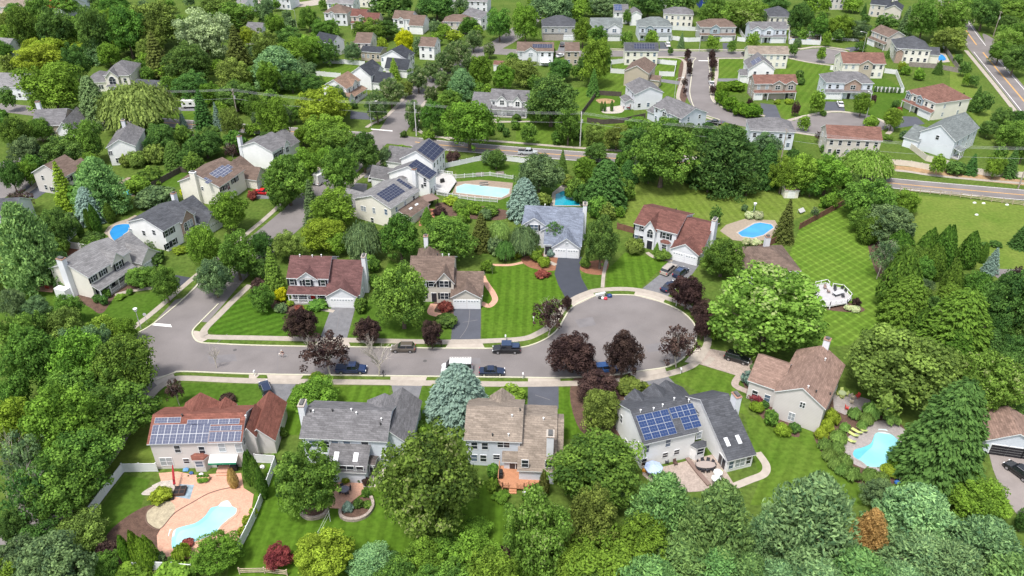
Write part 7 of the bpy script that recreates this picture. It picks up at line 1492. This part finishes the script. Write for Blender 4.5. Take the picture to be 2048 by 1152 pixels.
# ---------------------------------------------------------------- people
SKIN = mat('skin', (.55,.36,.27), .6); HAIRD = mat('hair_dark', (.03,.02,.015), .8)
def skinmesh(name, J, E, m, parent=None, sub=1):
    """J: name -> (x, y, z, radius); E: edges; the first joint is the root"""
    ks = list(J); me = bpy.data.meshes.new(name); me.from_pydata([J[k][:3] for k in ks], [(ks.index(a), ks.index(c)) for a, c in E], []); o = bpy.data.objects.new(name, me); COL.objects.link(o)
    md = o.modifiers.new('skin', 'SKIN'); me.skin_vertices[0].data.foreach_get
    for i, k in enumerate(ks): r = J[k][3]; me.skin_vertices[0].data[i].radius = (r, r)
    me.skin_vertices[0].data[0].use_root = True; s_ = o.modifiers.new('sub', 'SUBSURF'); s_.levels = sub; s_.render_levels = sub
    me.materials.append(m); o.parent = parent; return o
def person(label, loc, rz, J, shirt, pants, hat=None, hair=HAIRD, shoes=BLK):
    """J gives pelvis chest neck head and for s in LR: sho elb wri hip kne ank toe"""
    t = empty('person', loc, rz, label, 'person'); V = {k: Vector(v) for k, v in J.items()}; D = {}
    def put_(k, p, r): D[k] = (*p, r)
    put_('pelvis', V['pelvis'], .13); put_('waist', V['pelvis'].lerp(V['chest'], .5), .12); put_('chest', V['chest'], .14); put_('neck', V['neck'], .055); hd = V['head']; put_('jaw', V['neck'].lerp(hd, .45), .065); put_('head', hd, .10); up = (hd-V['neck']).normalized(); put_('crown', hd+up*.08, .085)
    f = V['face'].normalized(); put_('nose', hd+f*.115-up*.01, .014); E = [('pelvis','waist'),('waist','chest'),('chest','neck'),('neck','jaw'),('jaw','head'),('head','crown'),('head','nose')]
    for s_ in 'LR':
        for k, r in (('sho',.065),('elb',.045),('wri',.03),('hip',.085),('kne',.06),('ank',.04),('toe',.035)): put_(k+s_, V[k+s_], r)
        E += [('chest','sho'+s_),('sho'+s_,'elb'+s_),('elb'+s_,'wri'+s_),('pelvis','hip'+s_),('hip'+s_,'kne'+s_),('kne'+s_,'ank'+s_),('ank'+s_,'toe'+s_)]
        d = (V['wri'+s_]-V['elb'+s_]).normalized(); side = d.cross(f).normalized() if d.cross(f).length > .1 else Vector((0,0,1)); pn = 'palm'+s_; put_(pn, V['wri'+s_]+d*.06, .028); E.append(('wri'+s_, pn)); dn = side.cross(d).normalized()
        for i, L in enumerate((.065,.075,.07,.055)):
            b0 = V['wri'+s_]+d*.09+side*(-.03+.02*i); put_('f%d%s' % (i, s_), b0+d*L*.5, .009); put_('g%d%s' % (i, s_), b0+d*L*.8+dn*.03, .008); E += [(pn, 'f%d%s' % (i, s_)), ('f%d%s' % (i, s_), 'g%d%s' % (i, s_))]
        put_('th'+s_, V['wri'+s_]+d*.07-side*.055, .010); E.append((pn, 'th'+s_))
    skinmesh('body', D, E, SKIN, t)
    def cloth(nm, ks, es, m, gr=.018): skinmesh(nm, {k: (*D[k][:3], D[k][3]+gr) for k in ks}, es, m, t)
    cut = {}
    for s_ in 'LR': D['mid'+s_] = (*V['sho'+s_].lerp(V['elb'+s_], .8), .05)
    cloth('shirt', ['waist','pelvis','chest','shoL','midL','shoR','midR'], [('waist','pelvis'),('waist','chest'),('chest','shoL'),('shoL','midL'),('chest','shoR'),('shoR','midR')], shirt)
    cloth('trousers', ['pelvis','hipL','kneL','ankL','hipR','kneR','ankR'], [('pelvis','hipL'),('hipL','kneL'),('kneL','ankL'),('pelvis','hipR'),('hipR','kneR'),('kneR','ankR')], pants)
    for s_ in 'LR': skinmesh('shoe', {'a': (*D['ank'+s_][:3], .05), 'b': (*D['toe'+s_][:3], .045)}, [('a','b')], shoes, t)
    b = MB(); c = hd+up*.06-f*.02; b.ell(c, .115, .115, .10, 12, 8); b.build('hair' if hat is None else 'helmet', hair if hat is None else hat, t, smooth=True)
    b = MB(); sd_ = up.cross(f)
    for q in (-1, 1): b.ell(hd+f*.092+sd_*.035*q+up*.01, .014, .014, .012, 6, 4)
    b.build('eyes', mat('eye_dark', (.02,.02,.02)), t); b = MB(); b.ell(hd+f*.092-up*.05, .022, .022, .008, 6, 4); b.build('mouth', mat('lip', (.35,.12,.10)), t); return t
# cyclist riding to the left (heading -x); bicycle along x
cl = P(566, 715)
bk = empty('bicycle', cl, math.radians(8), 'white bicycle ridden along the street', 'bicycle'); FR = mat('bike_white', (.72,.70,.70), .4)
for sx in (-.52, .52):
    b = MB(); n = 20; b.tube([(sx+.34*math.cos(6.2832*k/n), 0, .34+.34*math.sin(6.2832*k/n)) for k in range(n+1)], .022, 5, cap=False); wo = b.build('wheel', mat('tyre_pale', (.45,.45,.44)), bk); b = MB(); [b.tube([(sx,0,.34),(sx+.32*math.cos(k*.7854),0,.34+.32*math.sin(k*.7854))], .004, 3) for k in range(8)]; b.build('spokes', RIM, wo)
b = MB(); [b.tube(q, .02, 6) for q in ([(-.40,0,.85),(-.52,0,.34)], [(-.38,0,.78),(.08,0,.32)], [(-.40,0,.82),(.22,0,.80)], [(.08,0,.32),(.25,0,.88)], [(.08,0,.32),(.52,0,.34)], [(.52,0,.34),(.22,0,.78)])]; b.build('frame', FR, bk)
b = MB(); b.tube([(-.45,-.25,1.0),(-.41,0,.98),(-.45,.25,1.0)], .015, 6); b.tube([(-.40,0,.85),(-.41,0,.98)], .015, 6); b.build('handlebar', BLK, bk); b = MB(); b.ell((.27,0,.92), .13, .07, .04, 8, 5); b.build('saddle', BLK, bk)
b = MB(); b.tube([(.08,-.14,.20),(.08,-.06,.20),(.08,-.04,.32),(.08,.04,.32),(.08,.06,.45),(.08,.14,.45)], .012, 5); b.build('pedals', BLK, bk)
b = MB(); b.box(-.66, -.46, -.16, .16, .80, 1.02); b.build('basket', mat('basket_pale', (.6,.55,.52)), bk)
person('cyclist in dark top and white helmet riding along the street', cl, math.radians(8), dict(pelvis=(.26,0,1.0), chest=(.06,0,1.38), neck=(-.02,0,1.53), head=(-.07,0,1.68), face=(-1,0,-.1), shoL=(.02,-.19,1.43), shoR=(.02,.19,1.43), elbL=(-.20,-.24,1.22), elbR=(-.20,.24,1.22), wriL=(-.40,-.24,1.04), wriR=(-.40,.24,1.04),
    hipL=(.22,-.10,.95), hipR=(.22,.10,.95), kneL=(-.10,-.11,.66), kneR=(-.16,.11,.86), ankL=(.10,-.11,.26), ankR=(.10,.11,.50), toeL=(-.04,-.11,.22), toeR=(-.04,.11,.46)), mat('top_maroon', (.05,.012,.015)), mat('trousers_pink', (.42,.30,.28)), WHT, shoes=WHT)
person('person in pale gray clothes bending over plants beside the orange deck', P(1049, 997), math.radians(100), dict(pelvis=(0,0,.90), chest=(.26,0,1.20), neck=(.38,0,1.28), head=(.50,0,1.34), face=(.8,0,-.6), shoL=(.27,.19,1.22), shoR=(.27,-.19,1.22), elbL=(.36,.24,.95), elbR=(.40,-.22,.98), wriL=(.52,.18,.78), wriR=(.58,-.14,.84),
    hipL=(0,.10,.86), hipR=(0,-.10,.86), kneL=(.06,.12,.47), kneR=(-.04,-.12,.47), ankL=(-.02,.12,.08), ankR=(-.12,-.12,.08), toeL=(.13,.12,.04), toeR=(.03,-.12,.04)), mat('shirt_gray', (.50,.52,.58)), mat('trousers_stone', (.52,.50,.46)), hair=mat('hair_gray', (.3,.28,.27)))
# ---------------------------------------------------------------- garden furniture
def lounger(label, px, py, rz, m, group):
    t = empty('sun_lounger', P(px, py), math.radians(rz), label, 'sun lounger', group); b = MB(); b.box(-.3,.3,-.3,1.1,.30,.38); b.build('seat', m, t); b = MB(); b.hexa([(-.3,-.9,.72),(.3,-.9,.72),(.3,-.3,.34),(-.3,-.3,.34)], [(-.3,-.92,.79),(.3,-.92,.79),(.3,-.3,.40),(-.3,-.3,.40)]); fix_normals(b.build('backrest', m, t).data)
    for x in (-.26, .26):
        for y in (-.3, .9): b = MB(); b.box(x-.025, x+.025, y-.025, y+.025, .06, .30); b.build('leg', MET, t)
LIME = mat('cushion_lime', (.45,.52,.18), .8)
for i, (x, y, a, n) in enumerate([(1700,884,40,'lowest, nearest the grasses'), (1706,872,38,'second from below'), (1714,866,38,'third from below'), (1724,862,30,'topmost and rightmost')]): lounger('lime green sun lounger by the kidney pool, '+n, x, y, a, LIME, 'lime sun loungers by the kidney pool')
def chair(label, px, py, rz, m, group=None, z=.06):
    t = empty('patio_chair', P(px, py, 0)+Vector((0,0,z)), math.radians(rz), label, 'chair', group); b = MB(); b.box(-.28,.28,-.28,.28,.38,.45); b.build('seat', m, t); b = MB(); b.hexa([(-.28,.24,.45),(.28,.24,.45),(.28,.3,.45),(-.28,.3,.45)], [(-.28,.36,1.0),(.28,.36,1.0),(.28,.42,1.0),(-.28,.42,1.0)]); b.build('backrest', m, t)
    for x in (-.25, .25):
        for y in (-.25, .25): b = MB(); b.box(x-.03, x+.03, y-.03, y+.03, 0, .38); b.build('leg', m, t)
        b = MB(); b.box(x-.04, x+.04, -.28, .3, .62, .67); b.build('armrest', m, t)
def table(label, px, py, r, h, m, z=.06, ry=None, cat='table'):
    t = empty('patio_table', P(px, py, 0)+Vector((0,0,z)), 0, label, cat); b = MB(); b.cyl(0,0,h-.06,h,r,20)
    if ry: b.v = [(x, y*ry/r, zz) for x, y, zz in b.v]
    b.build('tabletop', m, t)
    for a in range(4): b = MB(); b.tube([(math.cos(a*1.57+.78)*r*.6, math.sin(a*1.57+.78)*(ry or r)*.6, 0), (math.cos(a*1.57+.78)*r*.5, math.sin(a*1.57+.78)*(ry or r)*.5, h-.06)], .03, 6); b.build('leg', BLK, t)
def umbrella(label, px, py, r, h, m, z=.06):
    t = empty('patio_umbrella', P(px, py, 0)+Vector((0,0,z)), 0, label, 'umbrella'); b = MB(); b.tube([(0,0,0),(0,0,h)], .03, 6); b.build('pole', MET, t); b = MB(); n = 8; R = [(math.cos(6.2832*k/n)*r, math.sin(6.2832*k/n)*r, h-.6) for k in range(n)]
    for k in range(n): b.face([R[k], R[(k+1) % n], (0,0,h)]); b.face([(R[k][0], R[k][1], R[k][2]-.16), (R[(k+1) % n][0], R[(k+1) % n][1], R[(k+1) % n][2]-.16), R[(k+1) % n], R[k]])
    b.build('canopy', m, t)
def grill(label, px, py, rz=0, z=.06):
    t = empty('grill', P(px, py, 0)+Vector((0,0,z)), math.radians(rz), label, 'grill'); b = MB(); b.box(-.6,.6,-.3,.3,0,.85); b.build('cabinet', BLK, t, bevel=.05); b = MB(); b.tube([(-.45,0,.85),(.45,0,.85)], .32, 14); b.build('lid', BLK, t)
grill('black covered grill beside the steps of the solar house', 469, 940); grill('black grill on the orange deck by its left railing', 1002, 959, 90, .75); grill('gray-black grill on the raised deck of middle solar house', 885, 370, 30, .8)
umbrella('pale blue patio umbrella at the left of the paver patio', 1305, 952, 1.5, 2.5, mat('canopy_blue', (.38,.47,.68), .8)); umbrella('white patio umbrella nearest the glass door', 1434, 956, .75, 1.9, mat('canopy_white', (.7,.75,.73))); umbrella('white patio umbrella below its twin', 1430, 968, .75, 1.9, mat('canopy_white', (.7,.75,.73)))
table('long oval dining table on the paver patio of large white house', 1410, 936, 1.7, .74, mat('table_taupe', (.32,.27,.25)), ry=.8)
for i in range(10): a = i*.6283; chair('dark chair at the oval dining table, '+['right end','upper right corner','back side right','back side left','upper left corner','left end','lower left corner','front side left','front side right','lower right corner'][i], 1410+13*math.cos(a)*1.2, 936-9*math.sin(a), math.degrees(a)-90, mat('chair_dark', (.05,.05,.06)), 'dark chairs around the oval dining table')
chair('dark adirondack chair by the white wall on the paver patio', 1350, 930, 20, mat('chair_brown', (.10,.06,.05))); chair('small dark armchair near the house wall, left part of patio', 1333, 927, 0, mat('chair_dark', (.05,.05,.06)))
bag('orange toy car beside the pale blue umbrella', 1289, 943, .45, mat('toy_orange', (.75,.33,.05), .5), .7, 'toy_car', 'toy'); bag('lime planter pot by the sliding glass door', 1441, 945, .35, mat('planter_lime', (.45,.5,.2)), .6, 'planter', 'planter')
table('round glass table on the pink patio under the big tree', 690, 985, .75, .74, mat('table_slate', (.16,.16,.20)))
for i in range(4): a = i*1.57+.5; chair('dark chair at the round patio table, %s side' % ['right','back','left','front'][i], 690+9*math.cos(a), 985-6*math.sin(a), math.degrees(a)-90, mat('chair_dark', (.05,.05,.06)), 'dark chairs around the round patio table')
table('round garden table with pale top at the beige house patio', 1683, 792, .7, .74, mat('table_green', (.3,.35,.2)))
for i in range(4): a = i*1.57; chair('lime-cushioned chair at the beige house table, %s side' % ['right','back','left','front'][i], 1683+8*math.cos(a), 792-5.5*math.sin(a), math.degrees(a)-90, LIME, 'lime chairs at the beige house table')
CRM = mat('chair_cream', (.62,.55,.42)); chair('cream adirondack chair, upper one by fire patio', 1705, 798, 30, CRM); chair('cream adirondack chair, lower one by fire patio', 1702, 807, 160, CRM); chair('red chair beside the cream adirondack chairs', 1714, 796, -60, mat('chair_red', (.5,.06,.05))); chair('red chair by the grasses above the pool', 1693, 820, 60, mat('chair_red', (.5,.06,.05)))
WBN = mat('bench_wood', (.55,.36,.2)); t = empty('picnic_bench', P(1770, 822), math.radians(-12), 'tan wooden swing bench under the big olive tree', 'bench'); b = MB(); b.hexa([(-1,.3,1.35),(1,.3,1.35),(1,1.0,1.5),(-1,1.0,1.5)], [(-1,.3,1.4),(1,.3,1.4),(1,1.0,1.55),(-1,1.0,1.55)]); b.build('canopy', WBN, t); b = MB(); b.box(-1,1,-.3,.3,.4,.47); b.build('seat', WRL, t); b = MB(); [b.box(x-.05,x+.05,-.4,.5,0,.06) for x in (-1,1)]; [b.box(x-.05,x+.05,.42,.5,0,1.4) for x in (-1,1)]; b.build('frame', WBN, t)
t = empty('fire_table', P(361, 985)+Vector((0,0,.08)), .1, 'dark square fire table on blue flagstones', 'fire table'); b = MB(); b.box(-.85,.85,-.85,.85,0,.55); b.build('base', mat('wicker_brown', (.09,.055,.045)), t); b = MB(); [b.box(x, x+.7, y, y+.7, .55, .58) for x in (-.78,.08) for y in (-.78,.08)]; b.build('tabletop', BLK, t)
t = empty('red_umbrella', P(352, 978), math.radians(25), 'closed dark red cantilever umbrella leaning over the patio', 'umbrella'); b = MB(); b.tube([(0,0,0),(0,0,2.2)], .05, 6); b.build('pole', BLK, t); b = MB(); b.tube([(0,-.3,1.3),(.2,1.6,2.3),(.3,2.6,2.7)], [.2,.17,.08], 8); b.build('folded_canopy', mat('canopy_red', (.30,.02,.03)), t)
for lb, x, y, r, m, hh in [('blue toy heap against the solar house wall', 372, 941, .5, mat('toy_blue', (.12,.28,.5)), .4), ('blue watering toy beside the toy heap', 383, 948, .35, mat('toy_blue2', (.05,.12,.3)), .5), ('white dome by the bay window', 403, 951, .4, WRL, .5), ('blue covered item at corner of the beige wing', 530, 897, .5, mat('cover_blue', (.02,.2,.55)), .8),
                           ('gray covered chair beside the white vinyl fence', 525, 936, .4, WRL, .6), ('blue pool equipment at lower right of kidney pool', 1794, 967, .5, mat('pump_blue', (.03,.12,.35)), .6), ('cream pool filter beside blue pool equipment', 1801, 960, .35, CRM, .7), ('dark planter pot by the arched stone edging', 345, 999, .3, BLK, .5)]: bag(lb, x, y, r, m, hh, 'garden_item', 'garden item')
t = empty('planter_box', P(408, 960)+Vector((0,0,.06)), .05, 'raised planter box full of greens by the bay window', 'planter'); b = MB(); b.box(-1,1,-.3,.3,.5,.75); [b.box(x-.04,x+.04,y-.04,y+.04,0,.5) for x in (-.9,.9) for y in (-.25,.25)]; b.build('box', WBN, t); b = MB(); [b.ell((x,0,.85),.28,.3,.2,8,5) for x in (-.75,-.3,.2,.7)]; b.build('plants', LEAF['db'], t)
# swing/gazebo, trampoline-ish, umbrella table
t = empty('pergola', P(857, 412), math.radians(35), 'brown-roofed patio gazebo beside the skylit lean-to', 'gazebo'); b = MB(); [b.box(x-.08,x+.08,y-.08,y+.08,0,2.3) for x in (-2,2) for y in (-1.5,1.5)]; b.build('posts', BLK, t); b = MB(); b.hexa([(-2.4,-1.9,2.3),(2.4,-1.9,2.3),(2.4,1.9,2.3),(-2.4,1.9,2.3)], [(-.6,-.4,3.2),(.6,-.4,3.2),(.6,.4,3.2),(-.6,.4,3.2)]); b.build('canopy', mat('canopy_brown', (.20,.14,.12)), t)
umbrella('white patio umbrella behind the white house, upper center', 1090, 133, 2.0, 2.6, mat('canopy_white', (.7,.75,.73)))
table('round dark garden table among flowers by the brick patio', 846, 438, .8, .74, mat('table_dark', (.08,.07,.07)))
for i, (x, y) in enumerate([(960,352),(968,371),(1000,350)]):
    t = empty('pool_bench', P(x, y)+Vector((0,0,.06)), .2, 'wooden bench by the long pale pool, %s' % ['left','beside the water','right'][i], 'bench'); b = MB(); b.box(-1.2,1.2,-.3,.3,.35,.42); b.build('seat', WDG, t); b = MB(); b.box(-1.2,1.2,.28,.34,.42,.9); b.build('backrest', WDG, t); b = MB(); [b.box(xx-.04,xx+.04,-.25,.25,0,.35) for xx in (-1,1)]; b.build('legs', WDG, t)
tb_ = (1676, 590); t = empty('dining_table', P(*tb_, .8), .4, 'glass dining table on the gray deck', 'table'); b = MB(); b.box(-1.3,1.3,-.6,.6,.7,.75); b.build('tabletop', mat('table_silver', (.45,.45,.47), .3), t); b = MB(); [b.box(x-.04,x+.04,y-.04,y+.04,0,.7) for x in (-1.1,1.1) for y in (-.45,.45)]; b.build('legs', BLK, t)
for i, (x, y) in enumerate([(1668,586),(1670,595),(1684,601),(1690,590),(1682,584)]): chair('dark chair at the glass table on the gray deck, %s' % ['far left','near left','near right','far right','behind it'][i], x, y, 40*i, mat('chair_dark', (.05,.05,.06)), 'dark chairs on the gray deck', .8)
for i, (x, y) in enumerate([(1648,584),(1655,592)]): chair('wicker chair with cushion on the gray deck, %s' % ['upper','lower'][i], x, y, 90*i, mat('wicker', (.28,.2,.17)), None, .8)
t = empty('tipped_table', P(1602, 426), .6, 'white tilted lounge swing on grass left of the brown fence', 'swing seat'); b = MB(); b.hexa([(-1,-.5,.4),(1,-.5,.4),(1,.4,1.1),(-1,.4,1.1)], [(-1,-.5,.5),(1,-.5,.5),(1,.4,1.2),(-1,.4,1.2)]); fix_normals(b.build('panel', mat('swing_gray', (.4,.4,.4)), t).data); b = MB(); [b.tube([(x,.4,0),(x,.4,1.1)], .04, 6) for x in (-.9,.9)]; b.build('legs', MET, t)
t = empty('volleyball_net', (0,0,0), 0, 'thin net strung across the back lawn from white post', 'net'); a_, c_ = P(661,1043), P(640,1085); b = MB(); b.tube([a_, a_+Vector((0,0,2.4))], .04, 6); b.tube([c_, c_+Vector((0,0,2.4))], .04, 6); b.build('posts', WRL, t); b = MB(); b.tube([a_+Vector((0,0,2.3)), c_+Vector((0,0,2.3))], .015, 4); b.tube([a_+Vector((0,0,1.6)), c_+Vector((0,0,1.6))], .015, 4); b.build('net', WRL, t)
t = empty('play_structure', P(378, 288), .3, 'wooden play structure among the dark trees at left', 'play structure'); b = MB(); b.box(-1,1,-1,1,1.4,1.5); [b.box(x-.06,x+.06,y-.06,y+.06,0,2.9) for x in (-1,1) for y in (-1,1)]; b.build('tower', WBN, t); b = MB(); b.hexa([(-1.2,-1.2,2.9),(1.2,-1.2,2.9),(1.2,1.2,2.9),(-1.2,1.2,2.9)], [(-1.2,-.05,3.8),(1.2,-.05,3.8),(1.2,.05,3.8),(-1.2,.05,3.8)]); b.build('roof', mat('slide_teal', (.02,.28,.3)), t)

for i, (x, y) in enumerate([(72,573),(88,568),(96,578)]): chair('red adirondack chair on the patio left of the gray porch house, %s' % ['leftmost','middle','rightmost'][i], x, y, 50*i, mat('chair_red', (.5,.06,.05)))
# ---------------------------------------------------------------- plant labels: look first, then the landmark it stands by
def make_labels():
    used = {}
    LP = [(s, *proj((x, y, 3))[:2], x, y) for s, x, y in LANDMARKS]
    def rel(p, l):
        dx, dy = p['px']-l[1], p['py']-l[2]
        if abs(dx) > 1.3*abs(dy): return 'right of' if dx > 0 else 'left of'
        return 'in front of' if dy > 0 else 'behind'
    def size(p):
        if p['k'] in 'hog': return 'small' if p['R'] < 1.1 else ('large' if p['R'] > 2.2 else '')
        return 'small' if p['H'] < 5 else ('huge' if p['R'] > 6.5 else ('tall' if p['H'] > 12 else ('large' if p['R'] > 4.6 else '')))
    groups = {}
    for p in PLANTS:
        d = sorted(LP, key=lambda l: math.hypot(p['px']-l[1], (p['py']-l[2])*1.4))
        p['near'] = d; l = d[0]
        base = ' '.join(x for x in (size(p), p['col'], p['word']) if x)
        p['base'] = base
        if math.hypot(p['px']-l[1], p['py']-l[2]) > 260 or p['py'] > 960 and p['k'] not in 'og':
            zone = ('bottom-left', 'bottom', 'bottom-right')[min(2, int(p['px']//683))] if p['py'] > 800 else (('left', 'middle', 'right')[min(2, int(p['px']//683))])
            where = 'near the %s edge of the photo' % zone
        else: where = rel(p, l)+' '+l[0]
        groups.setdefault((base, where), []).append(p)
    ORD = ['first', 'second', 'third', 'fourth', 'fifth', 'sixth', 'seventh', 'eighth', 'ninth', 'tenth', 'eleventh', 'twelfth', 'thirteenth', 'fourteenth', 'fifteenth', 'sixteenth']
    NUM = ['', 'one', 'two', 'three', 'four', 'five', 'six', 'seven', 'eight', 'nine', 'ten', 'eleven', 'twelve', 'thirteen', 'fourteen', 'fifteen', 'sixteen']
    for (base, where), L in groups.items():
        if len(L) == 1: L[0]['o']['label'] = base+' '+where
        else:
            L.sort(key=lambda p: p['px'])
            if len(L) == 2: names = ['left one of two: ', 'right one of two: ']
            elif len(L) == 3: names = ['leftmost of three: ', 'middle of three: ', 'rightmost of three: ']
            else: names = ['%s from left of %s: ' % (ORD[i], NUM[len(L)]) for i in range(len(L))]
            for n, p in zip(names, L): p['o']['label'] = n+base+' '+where; p['o']['group'] = base+'s '+where
    for p in PLANTS:
        for a, b_ in (('ornamental grass clump', 'grass clump'), ('columnar arborvitae', 'arborvitae'), ('dense round tree', 'round tree'), ('in front of', 'below'), (' of the photo', ''), ('broadleaf tree', 'tree'), ('clipped round shrub', 'clipped shrub')):
            if len(p['o']['label'].split()) > 16: p['o']['label'] = p['o']['label'].replace(a, b_)
        w_ = p['o']['label'].split()
        if len(w_) > 16: p['o']['label'] = ' '.join(w_[:16])
make_labels()
